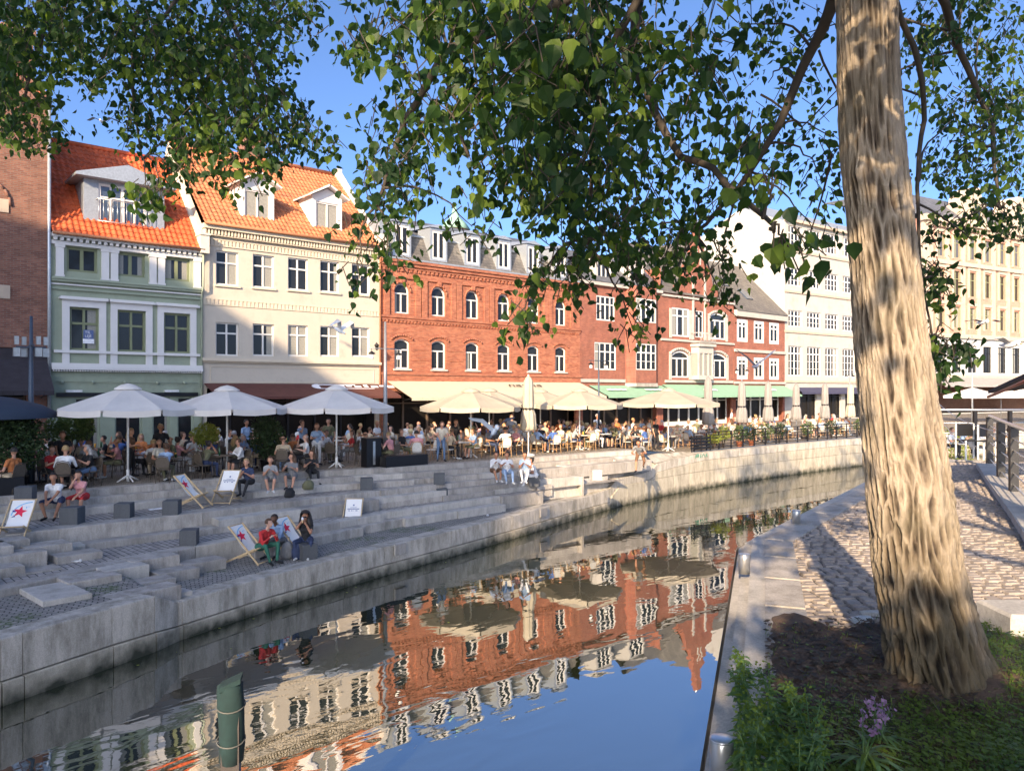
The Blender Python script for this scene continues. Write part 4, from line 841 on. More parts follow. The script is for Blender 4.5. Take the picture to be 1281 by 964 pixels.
class Crown:
    def __init__(s,loc): s.V=[];s.F=[];s.tw=MB();s.loc=loc;s.n=0;s.M=[]
    def leaf(s,p,size,r,m=0):
        az=r.uniform(0,2*PI); tilt=r.gauss(-.95,.45); ax=Vector((math.cos(az)*math.cos(tilt),math.sin(az)*math.cos(tilt),math.sin(tilt)))
        nr=ax.orthogonal().normalized(); nr=(Matrix.Rotation(r.uniform(0,2*PI),3,ax)@nr); 
        if nr.z<0: nr=-nr
        v,f=leafmesh(None,p,ax,nr,size*r.choice((.55,.8,1,1,1.2,1.35))*r.uniform(.85,1.1),r.uniform(.1,.4)); o=len(s.V); s.V+= [tuple(x) for x in v]; s.F+= [tuple(i+o for i in q) for q in f]; s.M+=[m]*4; s.n+=1
    def strand(s,p0,L,r,size,dens=1.,spread=.05,bend=None,m=0):
        p=p0.copy(); d=Vector((r.uniform(-.5,.5),r.uniform(-.5,.5),-.35 if bend is None else bend)).normalized(); pts=[p.copy()]; n=max(2,int(L/.07))
        for i in range(n):
            d=(d+Vector((r.uniform(-.2,.2),r.uniform(-.2,.2),r.uniform(-.25,.08)))).normalized(); p=p+d*.07; pts.append(p.copy())
            k=r.random()
            for _ in range(int(dens+r.random())):
                q=p+Vector((r.gauss(0,spread),r.gauss(0,spread),r.gauss(0,spread)))
                s.leaf(q,size,r,m)
        if len(pts)>2: s.tw.tube(pts[::2],[.0018+.0016*(1-i/len(pts[::2])) for i in range(len(pts[::2]))],4,0,False)
    def build(s,parent,name='crown'):
        me=D.meshes.new(name); me.from_pydata(s.V,[],s.F); me.materials.append(MATS['leaf_poplar']); me.materials.append(MATS['leaf_pale']); me.polygons.foreach_set('material_index',s.M); me.update()
        o=D.objects.new(name,me); C.objects.link(o); o.parent=parent
        s.tw.build('twig','twig',o); return o
cr=random.Random(11)
# blobs: (px,py, rx,ry, depth0,depth1, strands, leaf size)
BL_MAIN=[(600,40,90,70,3.0,5.5,46,.085),(690,60,80,80,2.6,5,46,.085),(560,120,60,60,3.2,5.5,24,.08),(650,150,70,60,3,5,40,.085),(740,140,70,80,3,5.5,46,.08),(800,60,80,70,3.2,6,34,.08),
 (620,230,60,50,3.4,5.5,22,.08),(690,240,60,60,3.2,5.5,38,.08),(760,250,70,60,3.4,6,44,.075),(840,200,60,60,3.6,6,24,.08),(850,110,60,60,3.2,5.5,22,.085),(720,310,60,40,3.6,5.5,28,.075),(800,310,60,40,4,6.5,30,.075),(860,330,50,40,4,6.5,22,.07),(690,370,40,32,4.2,5.5,16,.07),(655,405,22,16,4.0,4.6,7,.075),(800,375,28,34,4,5.5,11,.065),(795,425,22,22,4.2,5.2,6,.065),(745,345,40,30,4.2,5.8,12,.07),
 (905,350,22,36,4.4,5.6,10,.065),(900,385,20,22,4.4,5.2,6,.06),(950,250,28,30,3.0,3.8,6,.09),(985,320,26,26,2.9,3.4,6,.1),(935,200,46,50,3.6,6,12,.085),(920,60,60,60,3.6,7,16,.08),(990,80,40,80,5,8,10,.07),(1000,200,40,60,5,8,10,.07),(1030,240,26,40,4.6,6,8,.07),(1020,300,30,26,4.8,6.2,7,.07),(1045,190,18,40,4.6,6,4,.07),(960,130,60,60,4.5,7.5,12,.075),
 (880,270,50,40,4,6,14,.08),(470,60,60,50,3.6,6,26,.08),(500,170,45,50,3.8,6,22,.075),(480,240,40,40,4,6,20,.075),(460,300,36,26,4.2,5.8,12,.07),(500,280,30,40,4.2,6,10,.07),(450,355,26,14,4.6,5.2,5,.07),(488,335,16,30,4.4,5.4,6,.07),(545,210,36,60,4,6.5,10,.07),(590,290,36,24,4.2,6,10,.07),(560,20,60,40,3.4,6,16,.08),
 (620,-40,200,50,2.8,6,60,.085),(850,-40,160,50,3,6,36,.085)]
BL_RIGHT=[(1170,60,30,60,5,8,13,.07),(1230,50,50,50,5,8,19,.07),(1200,150,50,50,5.2,8,19,.07),(1255,150,40,60,5,8,22,.07),(1185,215,30,30,5.4,7.5,11,.065),(1235,230,46,36,5,7.5,22,.07),(1255,285,30,26,5,7,13,.065),(1215,285,36,22,5.2,7,9,.065),(1180,300,22,20,5.2,6.4,5,.065),(1170,370,20,22,4.6,5.4,7,.07),(1165,440,14,24,4.6,5.2,7,.065),(1195,445,26,16,4.6,5.4,9,.065),(1170,480,12,14,4.6,5.2,5,.07),(1160,345,14,14,4.6,5.2,5,.07),(1210,-40,90,40,5,8,30,.075)]
BL_LEFT=[(30,40,60,60,6,9,56,.085),(20,120,50,50,6,8.5,46,.085),(40,180,40,24,6,8,18,.08),(110,40,60,50,6,9,38,.085),(110,100,40,26,6,8.5,12,.08),(170,100,36,70,6,8.5,32,.08),(172,180,20,26,6.4,8,9,.075),(215,60,50,60,6,9,38,.085),(260,120,50,60,5.8,8.5,46,.085),(240,190,46,36,5.6,8,28,.08),(215,225,36,18,5.4,7,9,.08),(183,255,18,16,5.2,6,6,.08),(205,250,14,12,5.2,6,4,.08),(310,60,50,60,5.8,9,46,.085),(320,160,50,50,5.6,8.5,44,.08),(300,230,36,22,5.4,7.5,14,.08),(360,170,36,34,5.4,8,17,.08),(370,30,30,34,5.6,8.5,14,.08),(395,190,28,18,5.4,7,7,.08),(345,215,20,16,5.4,7,5,.08),(200,-40,220,40,6,9,80,.085),(420,-40,60,40,5,8,20,.08)]
lm=MB(); loc=tree.location
crown=Crown(loc)
def fillblobs(cw,BL,r,k=1.):
    tot=[]
    for bx,by,rx,ry,d0,d1,ns,sz in BL:
        for i in range(int(ns*k)):
            while True:
                u,v=r.uniform(-1,1),r.uniform(-1,1)
                if u*u+v*v<1: break
            t=r.uniform(d0,d1); L=min(ry*.8/FOC*t,.4)*r.uniform(.5,1.1)+.08
            p=ondepth(bx+u*rx,by+v*ry*.9-8-L*.45*FOC/t,t)-cw.loc
            cw.strand(p,L,r,sz*.76,dens=2.1,spread=.05,m=1 if r.random()<.22 else 0)
        tot.append(ondepth(bx,by-ry*.4,(d0+d1)/2)-cw.loc)
    return tot
def connect(cw,limbpts,targets,r):
    for t in targets:
        q=min(limbpts,key=lambda p:(p-t).length+abs(p.z-t.z)*.0)
        mid=q.lerp(t,.5)+Vector((r.uniform(-.1,.1),r.uniform(-.1,.1),.12+.1*(q-t).length)); pts=[]
        for k in range(9):
            a=k/8; pts.append(q.lerp(mid,a).lerp(mid.lerp(t,a),a)+Vector((r.uniform(-.015,.015),r.uniform(-.015,.015),r.uniform(-.015,.015))))
        lm.tube(pts,[.011-.008*k/8 for k in range(9)],5,0,False)
LP=[]
LP+=limb(lm,[(1084,-260,4.2),(1060,-40,4.6),(1020,60,5.0),(975,160,5.2),(925,235,5.3),(870,290,5.3)],.05,.012,8,loc)
LP+=limb(lm,[(1080,-420,4.2),(960,-160,4.2),(820,-60,4.2),(700,0,4.1),(560,60,4.4),(500,150,4.8),(470,260,5.0)],.06,.01,8,loc)
LP+=limb(lm,[(1080,-460,4.2),(900,-200,4.5),(800,-20,4.8),(790,80,4.6),(850,190,4.2),(930,250,3.6),(968,290,3.2)],.045,.008,8,loc)
LP+=limb(lm,[(820,-60,4.2),(760,60,4.4),(740,180,4.8),(730,300,5)],.03,.01,6,loc)
LP+=limb(lm,[(1095,-200,4.25),(1160,-60,5),(1200,60,5.8),(1240,160,6.2),(1250,260,6.0)],.045,.01,8,loc)
LP+=limb(lm,[(1090,-100,4.3),(1140,60,4.8),(1152,150,5),(1142,230,5),(1150,330,5),(1168,430,5)],.022,.006,6,loc)
# fine bare twigs against the sky
for q in [[(925,235,5.3),(900,262,5.3),(872,275,5.2),(850,300,5.2)],[(870,290,5.3),(855,310,5.2),(848,345,5.1)],[(870,290,5.3),(880,315,5.2),(882,350,5.2)],[(925,235,5.3),(905,290,5.2),(897,330,5.1)],[(1045,190,4.6),(1030,240,4.8),(1010,300,4.9)],[(1030,60,5),(1052,120,5.2),(1060,150,5.2)],[(1142,230,5),(1165,180,5.2),(1190,150,5.3)],[(1142,250,5),(1175,270,5.2),(1215,300,5.3)],[(1142,120,4.9),(1100,100,5.2)],[(590,190,3.5),(575,150,3.5),(560,130,3.6)],[(500,150,4.8),(540,160,4.6),(600,120,4.4)],[(950,120,5.5),(1000,160,5.6),(1050,110,5.6)]]: limb(lm,q,.009,.004,5,loc)
T=fillblobs(crown,BL_MAIN,cr,1.4)+fillblobs(crown,BL_RIGHT,cr,2.3); connect(crown,LP,T,cr)
# leaf clumps added out of view to shade trunk, leaves and quay; world positions
def shade_clump(cw,c,R,n,r,size,dens=1.6):
    for i in range(n):
        while True:
            q=Vector((r.uniform(-1,1),r.uniform(-1,1),r.uniform(-1,1)))
            if q.length<1: break
        p=Vector(c)+Vector((q.x*R[0],q.y*R[1],q.z*R[2]))-cw.loc; cw.strand(p,.35,r,size,dens=dens,spread=.1)
shade_clump(crown,(2.2,-36.6,7.9),(2.2,2.0,1.1),190,cr,.13)
shade_clump(crown,(4.8,-35.2,8.4),(3,2.6,1.2),180,cr,.13)
shade_clump(crown,(2.6,-37.4,5.6),(.9,.8,.55),50,cr,.1)
shade_clump(crown,(5,-36.2,14.3),(4.2,2.2,2.8),300,cr,.2)
shade_clump(crown,(3.3,-36.9,5.45),(.8,.6,.6),62,cr,.09,2.)
crown.build(tree); lm.build('limb','bark' if False else 'twig',tree)
print('leaves',crown.n)
# second poplar behind the camera on the left, reaching over the upper left of the view
t2=empty('poplar_tree',(-2.6,-43.5,1.3),'poplar whose drooping leafy branches fill the upper left sky, trunk outside the view','tree')
crown2=Crown(t2.location); lm=MB(); loc2=t2.location
def wl(pts,r0,r1,n=10):
    out=[]
    P=[Vector(p)-loc2 for p in pts]
    for i in range(len(P)-1):
        for k in range(5): p=P[i].lerp(P[i+1],k/5); out.append(p+Vector([noise.noise(p+Vector((s,0,0)))*.08 for s in (1,5,9)]))
    out.append(P[-1]); lm.tube(out,[r0+(r1-r0)*i/(len(out)-1) for i in range(len(out))],n); return out
tr=MB(); tr.tube([(0,0,-.1),(.02,0,.3),(.05,.02,2),(.1,.1,4.5),(.3,.5,8),(.4,.9,12)],[.4,.32,.28,.24,.17,.05],14); tr.build('trunk','bark',t2)
A1=ondepth(250,-60,7.6);A2=ondepth(60,20,7.6);A3=ondepth(330,120,7.0);B1=ondepth(170,60,7.2)
L2=wl([(-2.4,-43.1,7.0),(-1.2,-39.5,8.0),(.4,-36,7.6),tuple(A1),tuple(A3)],.09,.012)
L2+=wl([(-2.4,-43.1,6.2),(-2.5,-39.5,7.2),(-1.6,-36,7.4),tuple(A2),tuple(ondepth(30,130,7.2))],.08,.012)
L2+=wl([tuple(A1),tuple(B1),tuple(ondepth(178,200,7.0))],.025,.008,6)
T=fillblobs(crown2,BL_LEFT,cr,2.1)
for t in T:
    q=min(L2,key=lambda p:(p-t).length); mid=q.lerp(t,.5)+Vector((0,0,.12+.08*(q-t).length)); lm.tube([q.lerp(mid,k/6).lerp(mid.lerp(t,k/6),k/6) for k in range(7)],[.011-.008*k/6 for k in range(7)],5,0,False)
shade_clump(crown2,(-.9,-39.9,8.0),(2.3,1.8,1.2),190,cr,.15)  # unseen clumps added to shade the trunk, bed, setts and left leaves
shade_clump(crown2,(-3,-33.2,8.6),(2.2,2.6,1.5),420,cr,.16)
shade_clump(crown2,(-2.2,-38.6,6.2),(1.1,.9,.9),120,cr,.13)
shade_clump(crown2,(-1.6,-37.2,8.3),(2.2,2.4,1.2),300,cr,.14)
shade_clump(crown2,(-3.5,-41.1,4.3),(1.3,2.3,1.5),420,cr,.16,2.2)
crown2.build(t2); lm.build('limb','twig',t2); print('leaves2',crown2.n)
# trees upstream on the near side that dapple the opposite quay
def simple_tree(loc,H,R,n,label,seed):
    t=empty('street_tree',loc,label,'tree'); r=random.Random(seed); cw=Crown(Vector((0,0,0)))
    m=MB(); m.tube([(0,0,-.1),(.05,0,H*.4),(0,.1,H*.8)],[.28,.2,.06],10)
    for k in range(9):
        a=k*.7; m.tube([(0,0,H*(.35+.04*k)),(math.cos(a)*R*.5,math.sin(a)*R*.5,H*(.5+.04*k)),(math.cos(a)*R*.85,math.sin(a)*R*.85,H*(.58+.04*k))],[.08,.05,.015],6)
    m.build('trunk','bark',t)
    for i in range(n):
        while True:
            q=Vector((r.uniform(-1,1),r.uniform(-1,1),r.uniform(-1,1)))
            if .3<q.length<1: break
        cw.strand(Vector((q.x*R,q.y*R,H*.72+q.z*H*.3)),.4,r,.26,dens=1.5,spread=.18)
    cw.build(t)
simple_tree((9,-48.5,1.3),11,3.2,330,'leafy tree outside the frame behind the viewer',2)
simple_tree((15,-38.8,1.3),17,3.3,330,'tall round tree outside the right of the frame on the near bank',5)
fw_=MB(); rf=random.Random(77)
for i in range(150):
    x=rf.uniform(4,50); y=lerpl(QL,x)-rf.choice((rf.uniform(.1,.6),rf.uniform(.1,9))); a=rf.uniform(0,6.28); s_=rf.uniform(.015,.04); fw_.add([(x+s_*math.cos(a+k*1.57)*(1 if k%2 else .6),y+s_*math.sin(a+k*1.57)*(1 if k%2 else .6),-2.446) for k in range(4)],[(0,1,2,3)],rf.randrange(2))
tag(fw_.build('floating_leaves',['leaf_yellow','twig']),'scattered fallen leaves floating on the river by the quay','leaves',kind='stuff')
# ================================================================ PLANTED BED GROWTH
r=random.Random(9)
gb=MB(); cnt=0
def dens(px,py):  # grass grows to the right and in the foreground, bare soil round (1030,820)
    d=1.0
    if px<1130: d=.85 if py>880 else (.06 if px<1000 or py<850 else .2)
    if px>1220 : d=1.2
    return d
while cnt<42000:
    px,py=r.uniform(890,1500),r.uniform(772,1150); 
    q=onz(px,py,1.37)
    if not INB(q.x,q.y) or r.random()>dens(px,py): cnt+=.2; continue
    if (q.x-tree.location.x)**2+(q.y-tree.location.y)**2<.1: continue
    cnt+=1; z=bedz(q.x,q.y)-.01; hh=r.uniform(.012,.06)*(1.5 if r.random()<.06 else 1); a=r.uniform(0,2*PI); w=r.uniform(.003,.009); dx,dy=math.cos(a),math.sin(a); bx,by=r.gauss(0,.03),r.gauss(0,.03)
    b=Vector((q.x,q.y,z)); 
    if r.random()<.35: # clover like leaf
        n=Vector((bx*6,by*6,1)).normalized(); u=n.orthogonal().normalized()*w*1.5; v=n.cross(u); c=b+Vector((bx,by,hh)); gb.add([c-u*1.3,c+v,c+u*1.3,c-v],[(0,1,2,3)],0)
    else: gb.add([b+Vector((dx*w/2,dy*w/2,0)),b-Vector((dx*w/2,dy*w/2,0)),b+Vector((bx,by,hh))],[(0,1,2)],0)
tag(gb.build('grass','grass_blade'),'low grass and clover covering the planted bed around the trunk','grass',kind='stuff')
# dead leaves and twigs on the soil
lf=MB()
for i in range(4500):
    px,py=r.uniform(915,1230),r.uniform(775,960); q=onz(px,py,1.36)
    if not INB(q.x,q.y): continue
    z=bedz(q.x,q.y)+.012; a=r.uniform(0,6.28); s=r.uniform(.008,.03); u=Vector((math.cos(a),math.sin(a),r.uniform(-.4,.4)))*s; v=Vector((-math.sin(a),math.cos(a),r.uniform(-.4,.4)))*s*.6; c=Vector((q.x,q.y,z)); lf.add([c-u,c-v,c+u,c+v],[(0,1,2,3)],r.randrange(2))
tag(lf.build('leaf_litter',['twig','soil']),'brown leaf litter on the bare soil beside the trunk','litter',kind='stuff')
def weed(px,py,h,label,seed,n=22,sz=.05,flower=False,z=1.33):
    r=random.Random(seed); b=onz(px,py,z); t=empty('weed_plant' if not flower else 'flowering_plant',b,label,'plant',None if flower else 'weeds along the ledge'); st=MB(); lv=MB(); fl=MB()
    for k in range(3 if not flower else 4):
        a=r.uniform(0,6.28); lean=r.uniform(.05,.25); pts=[Vector((0,0,-.02))]; 
        for i in range(1,9): s=i/8; pts.append(Vector((math.cos(a)*lean*s*s*h*1.5,math.sin(a)*lean*s*s*h*1.5,h*s*r.uniform(.92,1.03))))
        st.tube(pts,[.005-.003*i/8 for i in range(9)],4)
        for i in range(n):
            s=r.uniform(.1,1) if not flower else r.uniform(.03,.45); p=pts[0].lerp(pts[-1],s); i0=min(7,int(s*8)); p=pts[i0].lerp(pts[i0+1],s*8-i0); az=r.uniform(0,6.28); ax=Vector((math.cos(az),math.sin(az),r.uniform(-.3,.5))).normalized(); nr=Vector((0,0,1)); nr=(nr-ax*nr.dot(ax)).normalized(); sd=ax.cross(nr); L=sz*(1.5-.7*s)*r.uniform(.7,1.3)*(1 if not flower else 2.2); W=L*(.22 if not flower else .06)
            lv.add([p,p+ax*L*.45+sd*W+nr*.0,p+ax*L-nr*L*.3,p+ax*L*.45-sd*W],[(0,1,2,3)],0 if r.random()<.8 else 1)
        if flower:
            for i in range(16): s=r.uniform(.7,1.); i0=min(7,int(s*8)); p=pts[i0].lerp(pts[i0+1],s*8-i0)+Vector((r.gauss(0,.008),r.gauss(0,.008),0)); u=Vector((r.gauss(0,1),r.gauss(0,1),r.gauss(0,1))).normalized()*.012; v=u.orthogonal().normalized()*.009; fl.add([p-u,p-v,p+u,p+v],[(0,1,2,3)])
        else:
            fl=MB()
            for i in range(14): p=pts[-1]+Vector((r.gauss(0,.012),r.gauss(0,.012),r.gauss(-.03,.03))); u=Vector((r.gauss(0,1),r.gauss(0,1),r.gauss(0,1))).normalized()*.009; v=u.orthogonal().normalized()*.007; fl.add([p-u,p-v,p+u,p+v],[(0,1,2,3)])
        fl.build('flower_head','petal' if flower else 'leaf_pale',t); fl=MB()
    st.build('stem','weed_leaf',t); lv.build('foliage',['weed_leaf','leaf_pale'],t)
WD=[(925,850),(935,880),(930,920),(945,900),(960,930),(975,905),(990,935),(965,870),(950,945),(985,955),(1005,950),(1000,900),(985,865),(1020,960),(940,962),(925,960),(1015,925),(968,975),(1000,985),(950,990),(932,825)]
place=['near the tree side','by the water','beside the steel bollard']
for i,(px,py) in enumerate(WD):
    weed(px,py+30,r.uniform(.16,.3),'green weed with small toothed leaves, %s from the left among the weeds along the ledge'%ORD[sorted(WD).index((px,py))+1],i+40)
weed(1080,975,.3,'flowering plant with purple blossoms in front of the tree trunk',91,12,.06,True); weed(1100,945,.27,'smaller flowering plant with faded purple heads right of the purple one',92,10,.05,True)
# stones on the bank
def rock(loc,s,label,seed,mat='rock_white',rz=0,name='rock'):
    m=MB(); r=random.Random(seed); bm=bmesh.new(); bmesh.ops.create_icosphere(bm,subdivisions=3,radius=1)
    vs=[]; 
    for v in bm.verts:
        p=v.co.copy(); n=noise.noise(p*1.5+Vector((seed,0,0)))*.3; p=p*(1+n); p=Vector((max(-.8,min(.8,p.x)),max(-.8,min(.8,p.y)),max(-.5,min(.7,p.z)))); vs.append((p.x*s[0],p.y*s[1],p.z*s[2]))
    m.add(vs,[tuple(v.index for v in f.verts) for f in bm.faces],0,False); bm.free(); o=m.build(name,mat,None,loc); o.rotation_euler.z=rz; tag(o,label,'rock'); return o
p=onz(1078,780,1.3); rock(p+Vector((0,0,.03)),(.1,.05,.03),'flat white stone at the edge of the setts left of the trunk',3,'rock_white',-.5)
p=onz(1095,772,1.3); rock(p+Vector((.05,0,.02)),(.16,.05,.025),'long grey kerb stone fragment touching the tree trunk',8,'granite_light',-.9)
p=onz(1241,795,1.3); rock(p+Vector((0,0,.03)),(.035,.03,.025),'small white pebble right of the trunk beside the concrete block',6)
p=onz(1275,800,1.3); m=MB(); m.bev(-.25,.35,-.2,.2,-.05,.2,.02); m.box(-.25,.35,-.003+.2,.2,-.05,.1) if False else None
o=m.build('concrete_block','concrete',None,p+Vector((.15,-.02,0))); o.rotation_euler.z=-.75; tag(o,'pale concrete block at the right edge of the near bank','block')
# steel bollards on the ledge
bp=empty('bollard',(0,0,0),'x','bollard','steel bollards on the river ledge')
m=MB(); m.lathe([(.052,0),(.052,.17),(.05,.175)],20); m.build('post','steel',bp); m=MB(); m.lathe([(.054,.175),(.054,.182),(.045,.186)],20); m.build('cap','steel',bp)
for k,(px,py,lb) in enumerate([(903,975,'short round steel bollard on the ledge at the bottom edge of the view'),(931,717,'short round steel bollard on the ledge where the setts begin'),(996,656,'short round steel bollard farthest off, where the ledge bends')]):
    b=bp if k==0 else copy_tree(bp); b.location=onz(px,py,1.29); b['label']=lb
# mooring post in the water
P=ondepth(289,880,7.6); t=empty('mooring_post',(P.x,P.y,-3.3),'dark wooden mooring post wrapped in green cloth, standing in the water','post'); t.rotation_euler.z=-.5
m=MB(); m.box(-.085,.085,-.085,.085,0,3.3); m.build('timber','wet_wood',t)
m=MB(); m.lathe([(.115,2.62),(.125,2.8),(.118,2.98),(.124,3.18),(.128,3.3),(.12,3.38),(.09,3.4)],14,wob=lambda a,j:1+.1*math.sin(3*a+j)+.05*math.sin(7*a)); m.obox((.0,0,3.4),(.1,0,.04),(0,.1,0),(0,0,.025)); m.build('cloth_wrap','wool_green',t)
m=MB()
for z in (2.84,3.18): m.tube([(.135*math.cos(a),.135*math.sin(a),z+.03*math.sin(a)) for a in np.linspace(0,6.28,20)],.007,5)
m.tube([(.125*math.cos(a),.125*math.sin(a)+.0,2.15+.03*math.sin(a)) for a in np.linspace(0,6.28,16)],.008,5)
m.build('rope','rope',t)
# ================================================================ PEOPLE
def ik(a,t,l1,l2,pole):
    a,t=Vector(a),Vector(t); d=t-a; L=d.length; L2=min(L,(l1+l2)*.995); t=a+d.normalized()*L2; L=L2; dn=d.normalized()
    x=(l1*l1-l2*l2+L*L)/(2*L); hh=math.sqrt(max(0,l1*l1-x*x)); p=Vector(pole); p=(p-dn*p.dot(dn)).normalized()
    return a+dn*x+p*hh,t
def capsule(V,F,a,b,ra,rb,n=10,flat=1.,up=None):
    a,b=Vector(a),Vector(b); d=(b-a); L=d.length; d=d/L if L>1e-6 else Vector((0,0,1)); u=(Vector(up)-d*Vector(up).dot(d)).normalized() if up else d.orthogonal().normalized(); w=d.cross(u); o=len(V)
    rings=[(a-d*ra,.05)]+[(a-d*ra*.7,ra*.71),(a,ra)]+[(b,rb),(b+d*rb*.7,rb*.71)]+[(b+d*rb,.0005)]
    rings[0]=(a-d*ra,.0005)
    for p,r in rings:
        for k in range(n): V.append(p+u*(r*math.cos(2*PI*k/n))*flat+w*(r*math.sin(2*PI*k/n)))
    for i in range(5):
        for k in range(n): F.append((o+i*n+k,o+i*n+(k+1)%n,o+(i+1)*n+(k+1)%n,o+(i+1)*n+k))
    F.append(tuple(o+k for k in reversed(range(n)))); F.append(tuple(o+5*n+k for k in range(n)))
# slots: 0 skin 1 top 2 bottom 3 shoe 4 forearm 5 shin
def make_body(name,pel=(0,0,.5),lean=.1,twist=0,head=(0,-.1,0),hands=None,feet=None,pole=1,female=False,vox=.021,side=0,skirt=False):
    H=[]; pel=Vector(pel); up=Vector((side,-math.sin(lean),math.cos(lean))).normalized(); rt=Vector((math.cos(twist),math.sin(twist),0))
    s=.93 if female else 1.; w=.165 if female else .195
    waist=pel+up*.16*s; chest=pel+up*.36*s; neck=pel+up*.53*s; hy,hp=head[0],head[1]
    hd=neck+(up*.6+Vector((0,hp*.6,.6))).normalized()*.17*s
    fdir=Vector((math.sin(hy),-math.cos(hy),hp*1.2*-1 if False else 0)).normalized()
    A=lambda a,b,ra,rb,m,fl=1.,u=None:H.append((Vector(a),Vector(b),ra,rb,m,fl,u))
    hips=[pel+rt*(-.09),pel+rt*.09]; A(hips[0],hips[1],.125 if female else .12,.125 if female else .12,2)
    A(pel+up*.03,waist,.125,.11 if female else .125,1,.95,(0,1,0)); A(waist+rt*-.04,chest+rt*-.06,.095,.105,1); A(waist+rt*.04,chest+rt*.06,.095,.105,1)
    fw=Vector((rt.y,-rt.x,0)); 
    if female: A(chest+rt*-.07+fw*.06-up*.04,chest+rt*.07+fw*.06-up*.04,.075,.075,1)
    A(neck-up*.07+rt*-w*.7,neck-up*.07+rt*w*.7,.062,.062,1); A(neck-up*.06,neck+up*.07,.052,.05,0)
    A(hd+Vector((0,0,.02)),hd-Vector((0,0,.045))+fdir*.02,.093,.07,0); A(hd+fdir*.085-Vector((0,0,.0)),hd+fdir*.1-Vector((0,0,.025)),.014,.018,0); A(hd+rt*-.09,hd+rt*-.092-Vector((0,0,.02)),.02,.016,0); A(hd+rt*.09,hd+rt*.092-Vector((0,0,.02)),.02,.016,0)
    hands=hands or [(-.16,-.4,.78),(.16,-.4,.78)]; feet=feet or [(-.12,-.42,.09),(.12,-.42,.09)]
    for i,sg in ((0,-1),(1,1)):
        sh=neck-up*.085+rt*sg*w; el,hn=ik(sh,hands[i],.285*s,.255*s,(sg*.6,.5,-.8)); A(sh,sh.lerp(el,.55),.058,.05,1); A(sh.lerp(el,.55),el,.047,.042,4); A(el,hn,.041,.028,4 if False else 4)
        dr=(hn-el).normalized(); A(hn,hn+dr*.07,.033,.03,0,.6,(0,0,1)); 
        for q in range(4): o_=Vector((.018*(q-1.5),0,0)); A(hn+dr*.08+o_,hn+dr*.15+o_+Vector((0,0,-.03)),.011,.009,0)
        A(hn+Vector((-sg*.03,0,.01)),hn+dr*.06+Vector((-sg*.05,0,.0)),.013,.01,0)
        kn,ft=ik(hips[i],feet[i],.43*s,.42*s,(sg*.25*pole,-1,.6)); A(hips[i],hips[i].lerp(kn,.6),.092 if not female else .09,.075,2); A(hips[i].lerp(kn,.6),kn,.073,.058,2); A(kn,kn.lerp(ft,.35),.054,.056,5); A(kn.lerp(ft,.35),ft,.054,.036,5)
        fd=Vector((sg*.25,-1,-.1)).normalized(); ground=ft.z-.06; A(ft-Vector((0,0,.035))-fd*.03,Vector((ft.x,ft.y,ft.z-.045))+fd*.16,.04,.034,3)
    if skirt: A(hips[0]+fw*.05,ik(hips[0],feet[0],.43*s,.42*s,(-.25,-1,.6))[0],.12,.11,2); A(hips[1]+fw*.05,ik(hips[1],feet[1],.43*s,.42*s,(.25,-1,.6))[0],.12,.11,2)
    V=[];F=[]
    for a,b,ra,rb,m,fl,u in H: capsule(V,F,a,b,ra,rb,10,fl,u)
    me=D.meshes.new('tmp'); me.from_pydata(V,[],F); ob=D.objects.new('tmp',me); C.objects.link(ob); md=ob.modifiers.new('r','REMESH'); md.mode='VOXEL'; md.voxel_size=vox; md.use_smooth_shade=True; sm=ob.modifiers.new('s','SMOOTH'); sm.factor=.5; sm.iterations=1
    dg=bpy.context.evaluated_depsgraph_get(); dg.update(); out=D.meshes.new_from_object(ob.evaluated_get(dg)); D.objects.remove(ob); D.meshes.remove(me); out.name=name
    n=len(out.polygons); cen=np.empty(n*3); out.polygons.foreach_get('center',cen); cen=cen.reshape(n,3); best=np.full(n,1e9); mi=np.zeros(n,int)
    for a,b,ra,rb,m,fl,u in H:
        a_=np.array(a);d=np.array(b)-a_; t=np.clip(((cen-a_)@d)/max(1e-9,d@d),0,1); dist=np.linalg.norm(cen-(a_+t[:,None]*d),axis=1)-(ra+(rb-ra)*t); k=dist<best; best[k]=dist[k]; mi[k]=m
    out.materials.clear()
    for _ in range(6): out.materials.append(MATS['skin'])
    out.polygons.foreach_set('material_index',mi.astype(np.int32)); out.update()
    # hair
    def hair(kind):
        mb=MB(); c=hd+Vector((0,0,.03))-fdir*.012; n1,n2=16,12; V=[]; side_=Vector((-fdir.y,fdir.x,0))
        def rr(p): return 1+.05*noise.noise(p*9)
        for i in range(n2+1):
            th=PI*i/n2
            for k in range(n1):
                ph=2*PI*k/n1; q=Vector((math.sin(th)*math.cos(ph),math.sin(th)*math.sin(ph),math.cos(th))); rad=.103 if kind!='curly' else .155
                p=c+(fdir*q.x+side_*q.y)*rad*rr(q*3)+Vector((0,0,q.z*(rad+.01)*rr(q)))
                V.append(p)
        F=[]
        for i in range(n2):
            for k in range(n1):
                ph=2*PI*(k+.5)/n1; th=PI*(i+.5)/n2; fx=math.sin(th)*math.cos(ph); fz=math.cos(th)
                lim=.35 if kind=='curly' else .3
                if fx>lim and fz<.5: continue
                if kind in('short','bald') and fz<-.35: continue
                if kind=='bald' and (fz>.35 or fx>0): continue
                F.append((i*n1+k,i*n1+(k+1)%n1,(i+1)*n1+(k+1)%n1,(i+1)*n1+k))
        mb.add(V,F,0,True)
